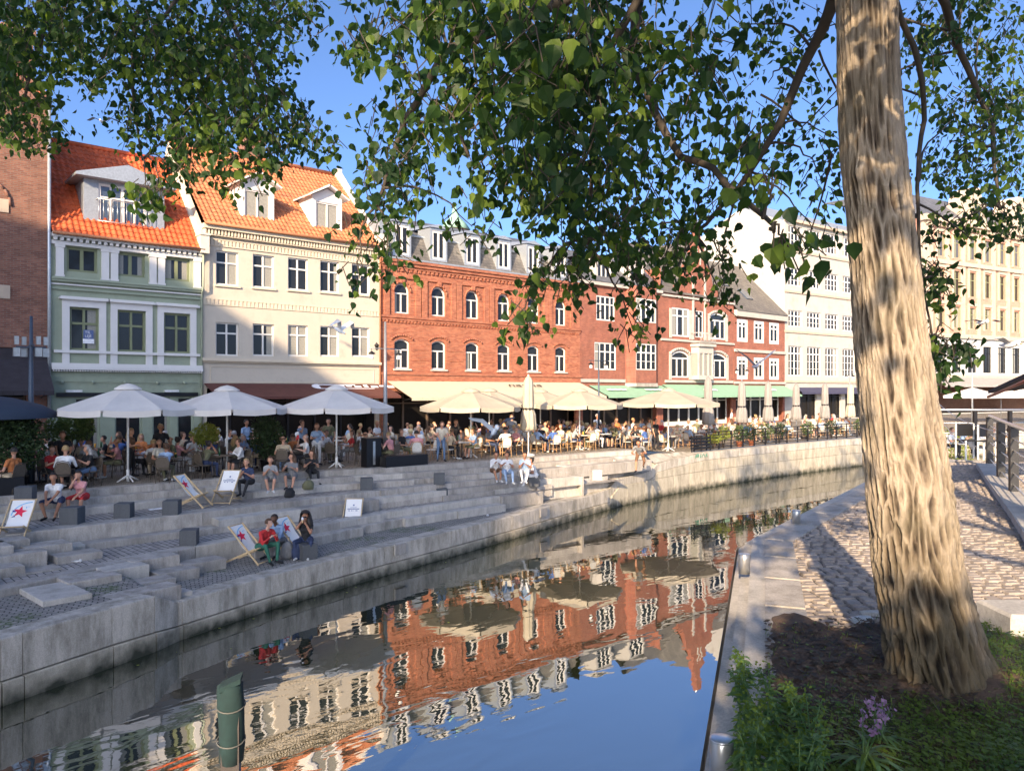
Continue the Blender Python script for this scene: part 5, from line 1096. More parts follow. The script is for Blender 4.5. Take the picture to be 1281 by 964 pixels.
        if kind in('long','curly'):
            b=hd-fdir*.07; L=.34 if kind=='long' else .4; W=.07 if kind=='long' else .12
            for sx in (-.05,0,.05): mb.tube([b+side_*sx+Vector((0,0,.03)),b+side_*sx*1.3-fdir*.03-Vector((0,0,L*.5)),b+side_*sx*1.2-fdir*.03-Vector((0,0,L))],[W*.8,W,W*.4],8)
            if kind=='curly':
                for sx in (-.12,.12): mb.tube([hd+side_*sx*.8,hd+side_*sx-Vector((0,0,.2)),hd+side_*sx*1.1-Vector((0,0,.36))],[.06,.08,.04],8)
        if kind=='bun': mb.lathe([(.01,-.05),(.045,-.03),(.05,0),(.04,.035),(.01,.05)],8,tuple(hd-fdir*.09+Vector((0,0,.1))))
        if kind=='hat': mb.lathe([(.17,.0),(.17,.012),(.105,.02),(.1,.1),(.02,.11)],16,tuple(hd+Vector((0,0,.05))))
        me=D.meshes.new(name+'_hair_'+kind); me.from_pydata(mb.v,[],mb.f); me.materials.append(MATS['hair_dark']); me.polygons.foreach_set('use_smooth',[True]*len(mb.f)); me.update(); return me
    return {'body':out,'hair':{k:hair(k) for k in ('short','long','bun','bald','curly','hat')},'hd':hd,'fd':fdir}
def skinm(n,c):
    m,nt,B,N,L=nodes(n); B.inputs['Base Color'].default_value=(*c,1); B.inputs['Roughness'].default_value=.55; B.inputs['Subsurface Weight'].default_value=.0; t=tex(N,L,'ShaderNodeTexNoise',8.,coord(N),Detail=3.); r=ramp(N,[(.3,tuple(x*.85 for x in c)),(.7,tuple(x*1.08 for x in c))]); L.new(t.outputs[0],r.inputs[0]); L.new(r.outputs[0],B.inputs['Base Color']); MATS[n]=m
skinm('skin',(.52,.27,.17)); skinm('skin_tan',(.38,.18,.1)); skinm('skin_brown',(.12,.055,.03)); skinm('skin_pale',(.62,.36,.26))
def cloth(n,c):
    m,nt,B,N,L=nodes(n); v=coord(N); t=tex(N,L,'ShaderNodeTexNoise',5.,v,Detail=4.); r=ramp(N,[(.35,tuple(x*.78 for x in c)),(.65,tuple(min(1,x*1.08) for x in c))]); L.new(t.outputs[0],r.inputs[0]); L.new(r.outputs[0],B.inputs['Base Color']); B.inputs['Roughness'].default_value=.85
    w=tex(N,L,'ShaderNodeTexNoise',13.,v,Detail=3.,Distortion=1.5); bump(N,L,w.outputs[0],.6,.03,B); MATS[n]=m
CL={'white':(.75,.74,.72),'black':(.018,.018,.02),'light blue':(.3,.42,.6),'navy':(.03,.045,.1),'grey':(.2,.2,.2),'beige':(.5,.4,.27),'olive':(.15,.15,.08),'red':(.5,.03,.03),'pink':(.65,.3,.3),'magenta':(.65,.02,.3),'blue':(.06,.13,.35),'cream':(.62,.56,.44),'orange':(.6,.2,.06),'brown':(.16,.08,.04),'green':(.03,.14,.09),'denim':(.12,.19,.3),'striped grey':(.34,.34,.33)}
for k,v in CL.items(): cloth('cloth_'+k,v)
simple('hair_dark',(.02,.014,.01),.6); simple('hair_brown',(.09,.045,.02),.6); simple('hair_blond',(.38,.25,.11),.6); simple('hair_grey',(.35,.33,.31),.7); simple('straw',(.55,.45,.25),.8); simple('shoe_white',(.6,.6,.58),.6)
POSE={}
POSE['eat_m']=make_body('sitter',pel=(0,0,.52),lean=.25,hands=[(-.14,-.42,.8),(.17,-.38,.84)],head=(.2,-.2))
POSE['lean_m']=make_body('sitter',pel=(0,-.02,.52),lean=-.1,hands=[(-.22,-.28,.68),(.2,-.25,.66)],head=(-.3,0),feet=[(-.14,-.5,.09),(.2,-.42,.09)])
POSE['cup_m']=make_body('sitter',pel=(0,0,.52),lean=.1,hands=[(-.08,-.3,1.08),(.2,-.38,.8)],head=(.1,-.05))
POSE['eat_f']=make_body('sitter',pel=(0,0,.52),lean=.22,hands=[(-.14,-.4,.8),(.1,-.4,.82)],head=(-.25,-.1),female=True)
POSE['chat_f']=make_body('sitter',pel=(0,0,.52),lean=.02,hands=[(-.2,-.33,.9),(.15,-.3,.7)],head=(.5,0),female=True,feet=[(-.1,-.42,.09),(.02,-.55,.16)])
POSE['chin_f']=make_body('sitter',pel=(0,0,.52),lean=.35,hands=[(-.03,-.33,1.05),(.15,-.4,.8)],head=(-.4,-.15),female=True)
POSE['stand_m']=make_body('stander',pel=(0,0,.95),lean=.02,hands=[(-.25,-.12,.88),(.27,-.1,.9)],feet=[(-.12,0,.09),(.13,-.08,.09)],head=(.2,0))
POSE['stand_f']=make_body('stander',pel=(0,0,.9),lean=.05,hands=[(-.15,-.3,1.12),(.2,-.22,1.05)],feet=[(-.1,0,.09),(.1,-.06,.09)],head=(-.3,-.1),female=True)
POSE['serve']=make_body('stander',pel=(0,.1,.93),lean=.5,hands=[(-.15,-.6,.92),(.18,-.5,.98)],feet=[(-.14,.1,.09),(.13,-.02,.09)],head=(.1,-.3))
POSE['phone']=make_body('stander',pel=(0,0,.95),lean=.0,hands=[(-.12,-.18,1.5),(.25,-.05,.9)],feet=[(-.12,0,.09),(.13,-.08,.09)],head=(.3,0))
POSE['knees']=make_body('step_sitter',pel=(0,0,.5),lean=.42,hands=[(-.05,-.55,.55),(.06,-.56,.53)],feet=[(-.12,-.42,.09),(.16,-.5,.09)],head=(.5,.0),vox=.015,pole=2.5)
POSE['chinstep']=make_body('step_sitter',pel=(0,0,.5),lean=.36,hands=[(-.04,-.32,1.0),(.1,-.5,.55)],feet=[(-.15,-.4,.09),(.15,-.42,.09)],head=(.15,-.05),female=True,vox=.015,pole=1.5)
POSE['lap_f']=make_body('step_sitter',pel=(0,0,.42),lean=.3,hands=[(-.08,-.3,.72),(.1,-.32,.68)],feet=[(-.06,-.5,.09),(.08,-.52,.09)],head=(.2,-.25),female=True,vox=.017)
POSE['turn_f']=make_body('step_sitter',pel=(0,0,.42),lean=.12,hands=[(-.16,-.3,.75),(.08,-.34,.72)],feet=[(-.1,-.45,.09),(.12,-.6,.09)],head=(-.8,0),female=True,vox=.017)
POSE['deck']=make_body('lounger_sitter',pel=(0,.05,.42),lean=.45,hands=[(-.1,-.42,.72),(.08,-.45,.74)],feet=[(-.14,-.45,.09),(.12,-.42,.09)],head=(.3,-.3),vox=.016,pole=1.5)
POSE['icecream']=make_body('step_sitter',pel=(0,0,.47),lean=.15,hands=[(-.05,-.24,1.02),(.08,-.26,.92)],feet=[(-.14,-.38,.09),(.14,-.34,.09)],head=(-.1,0),female=True,vox=.015,pole=2.)
POSE['down']=make_body('step_walker',pel=(0,.15,.75),lean=.9,hands=[(-.2,-.5,.75),(.2,-.45,.8)],feet=[(-.12,-.25,.02),(.13,.3,.2)],head=(0,-.4),vox=.018)
PN=[0]; SEEN=[]
def person(pose,loc,rz,top='white',bottom='black',hair='short',hc='hair_brown',skin='skin',bare=(True,False),shoe='shoe_white',label=None,group=None,s=1.):
    o=D.objects.new('person',POSE[pose]['body']); C.objects.link(o); o.location=loc; o.rotation_euler=(0,0,rz); o.scale=(s,s,s)
    M=[skin,'cloth_'+top,'cloth_'+bottom,shoe,skin if bare[0] else 'cloth_'+top,skin if bare[1] else 'cloth_'+bottom]
    for i,m in enumerate(M): sl=o.material_slots[i]; sl.link='OBJECT'; sl.material=MATS[m]
    h=D.objects.new('hair' if hair!='hat' else 'sun_hat',POSE[pose]['hair'][hair]); C.objects.link(h); h.parent=o; h.material_slots[0].link='OBJECT'; h.material_slots[0].material=MATS[hc if hair!='hat' else 'straw']
    tag(o,label or 'person','person',group); SEEN.append(o); return o
def face(loc,tgt): d=Vector(tgt)-Vector(loc); return math.atan2(d.y,d.x)+PI/2
# ================================================================ FURNITURE
def bistro(name,m1,m2,label):
    t=empty(name,(0,0,0),label,'chair'); m=MB()
    def legmb(x,y): q=MB(); q.tube([(x*1.12,y*1.15,0),(x,y,.44)],.013,6); q.build('leg',m1,t)
    for x in(-.19,.19):
        for y in (-.18,.18): legmb(x,y)
    q=MB(); q.lathe([(.2,.43),(.225,.44),(.225,.465),(.2,.475)],14); q.build('seat',m2,t)
    q=MB(); q.tube([(-.2,.18,.45),(-.205,.24,.7),(-.16,.27,.86),(0,.28,.9),(.16,.27,.86),(.205,.24,.7),(.2,.18,.45)],.014,6); 
    q.tube([(-.25,-.14,.63),(-.25,.1,.64),(-.2,.22,.66)],.012,6); q.tube([(.25,-.14,.63),(.25,.1,.64),(.2,.22,.66)],.012,6); q.tube([(-.25,-.14,.63),(-.2,-.18,.44)],.012,6); q.tube([(.25,-.14,.63),(.2,-.18,.44)],.012,6); q.tube([(-.2,-.18,.2),(.2,-.18,.2)],.009,5); q.tube([(-.2,.19,.2),(.2,.19,.2)],.009,5)
    q.build('frame',m1,t)
    q=MB(); P=[(-.185,.2,.5),(-.19,.235,.7),(-.14,.262,.84),(0,.27,.87),(.14,.262,.84),(.19,.235,.7),(.185,.2,.5)]; q.add([(x,y,z) for x,y,z in P]+[(x,y+.012,z) for x,y,z in P],[(0,1,2,3,4,5,6),(13,12,11,10,9,8,7)]); q.build('backrest',m2,t); return t
def ctable(name,m1,m2,label,w=.36,sq=False):
    t=empty(name,(0,0,0),label,'table'); q=MB()
    if sq: q.bev(-w,w,-w,w,.71,.74,.008)
    else: q.lathe([(w-.01,.71),(w,.715),(w,.735),(w-.01,.74)],20)
    q.build('table_top',m1,t); q=MB(); q.tube([(0,0,.02),(0,0,.71)],.025,8); q.build('pedestal',m2,t); q=MB()
    for k in range(4): a=k*PI/2+.4; q.tube([(0,0,.05),(.28*math.cos(a),.28*math.sin(a),.012)],[.03,.014],6)
    q.build('base',m2,t); return t
PCH={'dark':bistro('bistro_chair','rattan_dark','rattan_dark','x'),'tan':bistro('bistro_chair','rattan','table_white','x')}
PTB={'dark':ctable('cafe_table','table_wood','black_metal','x'),'light':ctable('cafe_table','table_white','black_metal','x')}
USED={}
def inst(P,key,loc,rz,label,group):
    o=P[key] if id(P)not in USED or key not in USED[id(P)] else copy_tree(P[key]); USED.setdefault(id(P),set()).add(key); o.location=loc; o.rotation_euler=(0,0,rz); o['label']=label
    if group: o['group']=group
    return o
def glassobj(loc,kind,label):
    m=MB()
    if kind=='bottle': m.lathe([(.035,0),(.037,.16),(.03,.2),(.014,.24),(.014,.29)],8); o=m.build('bottle','bottle_green',None,loc); c='bottle'
    elif kind=='beer': m.lathe([(.03,0),(.04,.16),(.036,.165)],8); o=m.build('glass','beer',None,loc); c='glass'
    elif kind=='plate': m.lathe([(.07,0),(.12,.015),(.115,.02),(.07,.008)],14); o=m.build('plate','white_enamel',None,loc); c='plate'
    else: m.lathe([(.03,0),(.036,.11),(.03,.112)],8); o=m.build('glass','glass_clear',None,loc); c='glass'
    return tag(o,label,c)
# ---- cafe rows
rp=random.Random(21)
tops=['white','black','light blue','grey','white','beige','pink','navy','cream','olive','white','striped grey','red','blue','orange','black','light blue']
bots=['black','denim','navy','beige','white','grey','olive','black']
rows=[('front',-11.15,[3.4,5.2,8.4,10.1,12.2,16.0,18.2,20.3,22.4,25.6,27.6,29.6,32.0]),('second',-9.0,[1.2,2.8,4.6,6.3,8.1,9.9,11.6,13.4,15.3,17.2,19.1,21.0,22.9,24.8,26.7,28.7,30.7,32.6]),('third',-6.7,[4.4,6.4,8.4,10.4,12.4,14.5,16.6,18.8,20.9,23,25.2,27.4,29.6,31.8]),('fourth',-4.5,[5.2,7.3,9.4,11.5,13.6,15.7,17.8,19.9,22,24.1,26.3,28.5,30.7]),('railing',-10.2,[36.2,38.6,41,43.4,45.8,48.3,50.8,53.5,56,59]),('far',-7.6,[35.5,38,40.5,43,45.5,48,50.5,53,57,60.5])]
rowtxt={'fourth':'fourth row close to the houses','front':'front row by the steps','second':'second row under the parasols','third':'third row from the steps','railing':'row along the dark railing','far':'back row beneath the closed parasols'}
NUMP=0
for rn,y0,xs in rows:
    for i,x in enumerate(xs):
        x+=rp.uniform(-.25,.25); y=y0+rp.uniform(-.2,.2); z=terr(x,y); tan=x>18
        zone=('%s table of the %s'%(ORD[i+1],rowtxt[rn]))
        inst(PTB,'light' if (tan or rn in('third','second','fourth') and i%3==0) else 'dark',(x,y,z),rp.uniform(0,3),'round cafe table, %s from left in %s'%(ORD[i+1],rowtxt[rn]),'round cafe tables')
        n=rp.choice([2,3,3,4]) if rn in('front','second') else rp.choice([2,2,3]); a0=rp.choice([PI*.0,PI*.25,.1,-.2])+ (0 if n>2 else 0)
        cols=rp.sample(tops,n); cols=list(dict.fromkeys(cols))
        for k,tc in enumerate(cols):
            a=a0+2*PI*k/len(cols)+rp.uniform(-.2,.2); R=.68+rp.uniform(0,.08); cx,cy=x+R*math.cos(a),y+R*math.sin(a)
            if rn=='front' and cy<-11.75: cy=-11.75
            f=face((cx,cy,0),(x,y,0))+rp.uniform(-.15,.15)
            empt=rp.random()<.1
            desc='dark metal' if not tan else 'tan rattan'
            if not empt:
                fem=rp.random()<.5; pose=rp.choice(['eat_f','chat_f','chin_f'] if fem else ['eat_m','lean_m','cup_m']); hair=rp.choice(['long','long','bun','short'] if fem else ['short','short','short','bald']); hc=rp.choice(['hair_dark','hair_brown','hair_brown','hair_blond','hair_grey']); 
                if rp.random()<.05: hair='hat'
                b=rp.choice(bots); hn={'long':'long ','bun':'tied ','short':'short ','bald':'thinning ','hat':''}[hair]; hd_={'hair_dark':'dark','hair_brown':'brown','hair_blond':'blond','hair_grey':'grey'}[hc]
                person(pose,(cx,cy,z),f,tc,b,hair,hc,rp.choice(['skin','skin','skin_tan','skin_pale']),(rp.random()<.75,rp.random()<.35),rp.choice(['shoe_white','black_metal']),
                    'person in %s top at %s, %s'%(tc,'the '+zone if False else ORD[i+1]+' table of the '+rn+' row', ('straw hat' if hair=='hat' else hn+hd_+' hair')),'cafe guests'); NUMP+=1
                inst(PCH,'tan' if tan else 'dark',(cx,cy,z),f,'%s chair under the person in %s, %s table of the %s row'%(desc,tc,ORD[i+1],rn),'cafe chairs')
            else: inst(PCH,'tan' if tan else 'dark',(cx,cy,z),f,'empty %s chair at the %s table of the %s row, seat %s'%(desc,ORD[i+1],rn,ORD[k+1]),'cafe chairs')
        for k,kd in enumerate(rp.sample(['bottle','beer','plate','water'],2 if x<33 else 1)):
            a=rp.uniform(0,6.28); glassobj((x+.18*math.cos(a),y+.18*math.sin(a),z+.742),kd,{'bottle':'green bottle','beer':'glass of amber beer','plate':'white plate','water':'clear drinking glass'}[kd]+' on the %s table of the %s row'%(ORD[i+1],rn))
print('guests',NUMP)
# ---- standing people
ST=[(78,-9.9,'serve','black','black','short','hair_brown','standing behind the left tables, bending over one'),(163,-9.3,'stand_f','brown','black','long','hair_blond','standing with blond hair under first white parasol'),(201,-9.0,'stand_m','black','black','bun','hair_blond','standing in front of the green shop windows'),
 (378,-9.0,'phone','light blue','black','short','hair_brown','standing, one arm raised to the face, under third parasol'),(396,-9.8,'stand_f','light blue','white','long','hair_brown','standing in loose blue patterned dress beside the phone user'),(411,-8.2,'stand_m','olive','grey','short','hair_dark','standing with back turned under third parasol'),(308,-7.0,'stand_m','light blue','black','short','hair_dark','waiter standing in the doorway of the cream house'),
 (471,-9.3,'stand_f','white','denim','bun','hair_blond','standing beside the tall dark menu stand'),(552,-11.6,'serve','cream','denim','short','hair_brown','bending over a table in the sunny middle of the terrace'),(569,-10.3,'serve','black','black','short','hair_brown','leaning over a table in black'),(640,-9.3,'stand_m','grey','grey','short','hair_brown','standing left of the closed cream parasol'),
 (747,-8.6,'stand_m','white','denim','short','hair_grey','standing beside the dark lamp post'),(792,-9.5,'stand_m','white','navy','short','hair_blond','standing in front, sunglasses, near the fourth open parasol'),(803,-8.8,'stand_f','light blue','white','bun','hair_brown','standing with light blue top right of man in white'),(812,-9.4,'stand_m','white','grey','short','hair_brown','standing with folded arms by the long drooping parasol'),(820,-10,'stand_m','black','black','short','hair_dark','waiter in black apron by the long drooping parasol'),(771,-9,'stand_f','orange','black','long','hair_brown','standing with long hair between two parasol poles'),
 (945,-9.2,'stand_f','white','white','bun','hair_blond','standing behind the railing between closed parasols'),(985,-9.5,'stand_f','cream','beige','long','hair_brown','standing near the fourth closed parasol'),(915,-6,'stand_m','white','grey','short','hair_brown','standing beneath the mint awning')]
for px,y,ps,tp,bt,hr,hc,lb in ST:
    p=ony(px,y); person(ps,(p.x,y,terr(p.x,y)),rp.uniform(-.9,.9),tp,bt,hr,hc,rp.choice(['skin','skin_tan']),(True,False),'black_metal','person in %s top, %s'%(tp,lb))
# ---- people on the steps
FC=-.72
def at(px,py,z): p=onz(px,py,z); return p
p=at(72,647,-.6); person('knees',(p.x,p.y,-.6),FC+.1,'white','navy','short','hair_dark','skin_tan',(True,True),'black_metal','person in white t-shirt and dark shorts sitting on the left steps')
p=at(103,641,-.55); person('chinstep',(p.x,p.y,-.57),FC,'pink','red','short','hair_dark','skin',(True,True),'shoe_white','person in pink top and red skirt, hand on chin, on the left steps')
for k,(px,py,ps,tp,bt,hr,hc,lb,bare) in enumerate([(318,618,'lap_f','navy','black','short','hair_blond','leftmost of four on the steps',(True,False)),(345,614,'lap_f','striped grey','grey','bun','hair_brown','second of four on the steps, bare shins',(True,True)),(372,610,'turn_f','grey','grey','long','hair_brown','third of four on the steps',(True,True)),(396,604,'turn_f','black','black','long','hair_brown','rightmost of four on the steps, arms crossed',(True,False))]):
    p=at(px-6,py,-.4); person(ps,(p.x,p.y+.05,-.4),FC+(-.1,.3,.1,.5)[k],tp,bt,hr,hc,'skin',bare,'shoe_white' if k in(1,) else 'black_metal','person in %s, %s'%(tp,lb))
for k,(px,py,ps,tp,bt,hr,lb,z) in enumerate([(619,601,'lap_f','white','brown','short','in white shirt and brown shorts, leftmost of the middle steps group',-.6),(634,603,'turn_f','white','light blue','bun','in striped top and pale jeans, second of the middle steps group',-.6),(657,602,'lap_f','light blue','white','short','in open pale shirt with dark bag, third of the middle steps group',-.6)]):
    p=at(px,py,z); person(ps,(p.x,p.y,z),FC+(.3,.2,-.1)[k],tp,bt,hr,'hair_dark','skin_tan',(k!=0,k==0),'shoe_white','person '+lb)
p=at(668,608,-.97); person('lap_f',(p.x+.1,p.y,-.97),FC-1.4,'white','white','bun','hair_dark','skin_tan',(True,False),'shoe_white','person all in white sitting on the dark stone cube of the middle group',None)
p=at(800,588,-.55); person('down',(p.x,p.y,-.55),FC-.3,'grey','brown','short','hair_dark','skin_tan',(True,True),'black_metal','person in dark grey bending forward on the sunny steps at right')
# group in deck chairs on the promenade
def up_(px,py,z): return onz(px,py,z)
p=up_(330,703,-1.62); person('deck',(p.x,p.y+.05,-1.62),FC+1.0,'red','green','short','hair_brown','skin_pale',(False,False),'black_metal','person in red jacket with green socks bending forward in a star deck chair')
p=up_(347,697,-1.62); person('deck',(p.x+.15,p.y+.2,-1.62),FC-.3,'light blue','grey','short','hair_dark','skin_brown',(False,False),'black_metal','person in pale blue hooded top between the two other promenade sitters')
p=up_(383,696,-1.62); cu=person('icecream',(p.x,p.y,-1.62),FC,'black','navy','curly','hair_dark','skin_tan',(True,False),'shoe_white','person with big dark curly hair in black eating ice cream')
sg=MB(); P_=POSE['icecream']; h0=P_['hd']; f0=P_['fd']; s0=Vector((-f0.y,f0.x,0))
for k in (-1,1): sg.obox(h0+f0*.1+s0*.037*k+Vector((0,0,.012)),s0*.03,f0*.006,(0,0,.02))
sg.obox(h0+f0*.098+Vector((0,0,.02)),s0*.08,f0*.004,(0,0,.005)); sg.build('sunglasses','dark_glass',cu)
m=MB(); m.lathe([(.005,-.1),(.03,.0)],8); m.lathe([(.03,0),(.035,.03),(.02,.065),(.002,.075)],8,mat=1); o=m.build('ice_cream',['wood_pale','paper_white'],None,cu.matrix_basis@Vector((0,-.27,1.07)) if False else Vector((p.x,p.y,-1.62))+Matrix.Rotation(FC,3,'Z')@Vector((-.02,-.3,1.07))); tag(o,'white ice cream cone held up by the curly haired person','ice cream')
# cube under her
# ================================================================ PARASOLS
def parasol(px,y,r,apex,label,mat='canvas_white',rz=.2,segs=8,drop=.75,z0=None,sq=False):
    p=ony(px,y); z=terr(p.x,y) if z0 is None else z0; t=empty('parasol',(p.x,y,z),label,'parasol','open parasols',rz); ap=apex-z
    m=MB(); n=segs; R=[r*(1+.0*k) for k in range(n)]
    def pt(k,f,sag=0):
        a=2*PI*(k)/n; 
        return Vector((r*f*math.cos(a),r*f*math.sin(a),ap-drop*f**1.08))
    for k in range(n):
        for j in range(5):
            f0,f1=.06+.94*j/5,.06+.94*(j+1)/5
            for h in range(4):
                u0,u1=h/4,(h+1)/4
                q=lambda f,u:pt(k,f).lerp(pt(k+1,f),u)-Vector((0,0,.05*f*math.sin(PI*u)))*(1 if True else 0)
                m.add([q(f0,u0),q(f0,u1),q(f1,u1),q(f1,u0)],[(3,2,1,0)],0,True)
        for h in range(4):
            u0,u1=h/4+(.02 if h==0 else 0),(h+1)/4-(.02 if h==3 else 0); a=pt(k,1).lerp(pt(k+1,1),u0)-Vector((0,0,.05*math.sin(PI*u0))); b=pt(k,1).lerp(pt(k+1,1),u1)-Vector((0,0,.05*math.sin(PI*u1))); w=Vector((0,0,-.2)); m.add([a,b,b*1.004+w,a*1.004+w],[(3,2,1,0)])
    m.build('canopy',mat,t)
    m=MB(); m.lathe([(.02,.1),(.22,.05),(.42,-.06),(.44,-.1)],8,(0,0,ap),closed=False); m.build('vent_cap',mat,t)
    m=MB(); m.tube([(0,0,0),(0,0,ap-.02)],.035,10); m.build('pole','white_enamel',t)
    for k in range(n):
        m=MB(); m.tube([pt(k,.05)-Vector((0,0,.03)),pt(k,1)-Vector((0,0,.03))],.012,4); m.tube([(0,0,ap-.85),pt(k,.5)-Vector((0,0,.05))],.012,4); m.build('rib','white_enamel',t)
    m=MB(); 
    for k in range(4): a=k*PI/2; m.tube([(0,0,.22),(.35*math.cos(a),.35*math.sin(a),.02)],[.03,.02],6)
    m.tube([(0,0,0),(0,0,.4)],.05,8); m.build('base','white_enamel',t); return t
for i,(px,y,r,ap,mt,dr,rz) in enumerate([(160,-10.6,2.15,3.1,'canvas_white',.72,.2),(284,-10.6,2.1,3.05,'canvas_white',.7,.5),(421,-11,2.2,3.08,'canvas_white',.75,.1),(589,-11,2.25,2.98,'canvas_cream',.72,.3),(725,-11,2.2,2.98,'canvas_cream',.72,.15),(836,-11,2.85,3.0,'canvas_cream',.75,.4),(612,-7,2.1,3.0,'canvas_cream',.7,.2),(676,-7,2.2,2.95,'canvas_cream',.7,.2)]):
    lb=['first white open parasol from the left, before the green house','second white open parasol from the left, overlapping the first','third open parasol from the left, its right half sunlit','cream open parasol in front of the cream awning','cream open parasol right of the closed cream parasol','broad cream parasol with drooping right side, before the mint awning','pale open parasol behind, nearest the cream awning, left one','pale open parasol behind the closed cream parasol'][i]
    parasol(px,y,r,ap,lb,mt,rz,8,dr)
def closed(px,y,top,bot,label,mat,r=.17,pole='white_enamel'):
    p=ony(px,y); z=terr(p.x,y); t=empty('closed_parasol',(p.x,y,z),label,'parasol','closed parasols'); T=top-z; B_=bot-z; H=T-B_; m=MB()
    wob=lambda a,j:1+.18*math.sin(a*8+j*.3)
    m.lathe([(.03,T),(r*.6,T-.1),(r*1.0,T-.3),(r*1.1,T-H*.35),(r*1.15,T-H*.55),(r*1.05,T-H*.62),(r*1.45,T-H*.72),(r*1.6,T-H*.9),(r*1.7,B_),(r*1.2,B_-.05)],32,wob=wob); m.build('canopy',mat,t)
    m=MB(); m.tube([(0,0,0),(0,0,T+.06)],.035,8); m.lathe([(.3,0),(.3,.06),(.06,.1)],14); m.build('pole',pole,t)
    m=MB(); m.lathe([(r*1.2,T-H*.6),(r*1.25,T-H*.62),(r*1.2,T-H*.64)],16,closed=False); m.build('tie_strap','black_metal',t)
closed(661,-11.9,3.62,1.2,'tall closed cream parasol standing in front of the middle tables','canvas_cream',.2)
for i,(px,tp) in enumerate([(886,3.75),(928,3.5),(961,3.5),(996,3.4),(1032,3.45)]): closed(px,-10.8,tp,.95,'%s grey closed parasol from the left behind the dark railing'%ORD[i+1],'canvas_grey',.2,'pole_grey')
closed(1064,-10.8,3.4,.95,'pale closed parasol beside the big tree trunk, right of the grey ones','canvas_cream',.2,'pole_grey')
# canopies on the far quay at the right
for i in range(5):
    x=84+i*4.2; t=empty('parasol',(x,-10.5-i*1.2,-.3),'%s white square parasol from the left on the far terrace behind the railing'%ORD[i+1],'parasol','far white parasols'); m=MB(); m.add([(-2,-2,2.7),(2,-2,2.7),(2,2,2.7),(-2,2,2.7),(0,0,3.5),(-2,-2,2.45),(2,-2,2.45),(2,2,2.45),(-2,2,2.45)],[(0,1,4),(1,2,4),(2,3,4),(3,0,4),(0,5,6,1),(1,6,7,2),(3,2,7,8),(0,3,8,5)]); m.build('canopy','canvas_white',t); m=MB(); m.tube([(0,0,0),(0,0,3.45)],.04,6); m.build('pole','pole_grey',t)
# dark canopy at far left
p=ony(18,-9.5); t=empty('parasol',(p.x-.9,-9.8,0),'dark navy open parasol at the left edge over the shrubs','parasol'); m=MB(); n=8; r=2.0
m.lathe([(.05,2.85),(.8,2.75),(1.6,2.52),(2.0,2.3),(2.02,2.14)],16,closed=False); m.build('canopy','canvas_navy',t); m=MB(); m.tube([(0,0,0),(0,0,2.8)],.04,8); m.build('pole','black_metal',t)
# ================================================================ LAMP POSTS
def lamp(px,y,top,label,r=.055,arms=((-1,.62),(1,.62)),zl=4.6,mat='pole_grey',cluster=False):
    p=ony(px,y); z=terr(p.x,y); t=empty('lamp_post',(p.x,y,z),label,'lamp post'); m=MB(); m.tube([(0,0,0),(0,0,2.5),(0,0,top-z)],[r*1.3,r,r*.55],10); m.build('pole',mat,t)
    if not cluster:
        m=MB(); m.tube([(-.75,0,zl-z),(.75,0,zl-z)],.02,6); m.build('cross_arm',mat,t)
        for s,w in arms:
            m=MB(); m.tube([(s*w,0,zl-z),(s*w,0,zl-z-.12)],.012,5); m.lathe([(.03,-.12),(.15,-.2),(.15,-.22),(.09,-.24)],10,(s*w,0,zl-z)); a=m.build('lantern','black_metal',t); m=MB(); m.lathe([(.07,-.24),(.09,-.38),(.07,-.42)],10,(s*w,0,zl-z)); m.build('globe','white_enamel',a)
    else:
        m=MB(); m.box(-.42,.42,-.03,.03,zl-z-.03,zl-z+.03); m.box(-.03,.03,-.42,.42,zl-z+.035,zl-z+.08); m.build('bracket',mat,t)
        for x,yy in ((-.4,0),(.4,0),(.15,-.3),(-.15,.3)): m=MB(); m.box(x-.09,x+.09,yy-.09,yy+.09,zl-z-.3,zl-z-.03); m.box(x-.06,x+.06,yy-.06,yy+.06,zl-z+.08,zl-z+.34); m.build('floodlight','steel',t)
lamp(39,-9.0,5.35,'navy lamp post at the left edge with a cluster of small floodlights',.085,zl=4.35,mat='pole_navy',cluster=True)
lamp(482,-11.3,5.7,'tall lamp post with two black lanterns before the seam of cream and orange houses',.08,zl=4.62)
lamp(749,-9.6,5.4,'slim dark lamp post with two lanterns before the red brown house',.05,zl=4.55,mat='pole_navy')
lamp(928,-8.5,5.3,'slim lamp post with two lanterns before the small brick house',.05,zl=4.5,mat='pole_grey')
lamp(1063,-8.5,4.8,'slim lamp post with two lanterns before the white building',.05,zl=4.3,mat='pole_grey')
lamp(1216,-12,8,'lamp post with lanterns at the right edge before the ornate building',.06,zl=7.2,mat='pole_grey')
# wall lantern of the cream house, hanging at its right corner
m=MB(); m.tube([(22.6,0,5.5),(22.3,-.7,5.6)],.02,5); m.lathe([(.03,0),(.16,-.12),(.1,-.16),(.08,-.34),(.03,-.38)],10,(22.3,-.7,5.55)); tag(m.build('wall_lantern','black_metal'),'black lantern hanging at the right corner of the cream house','lantern')
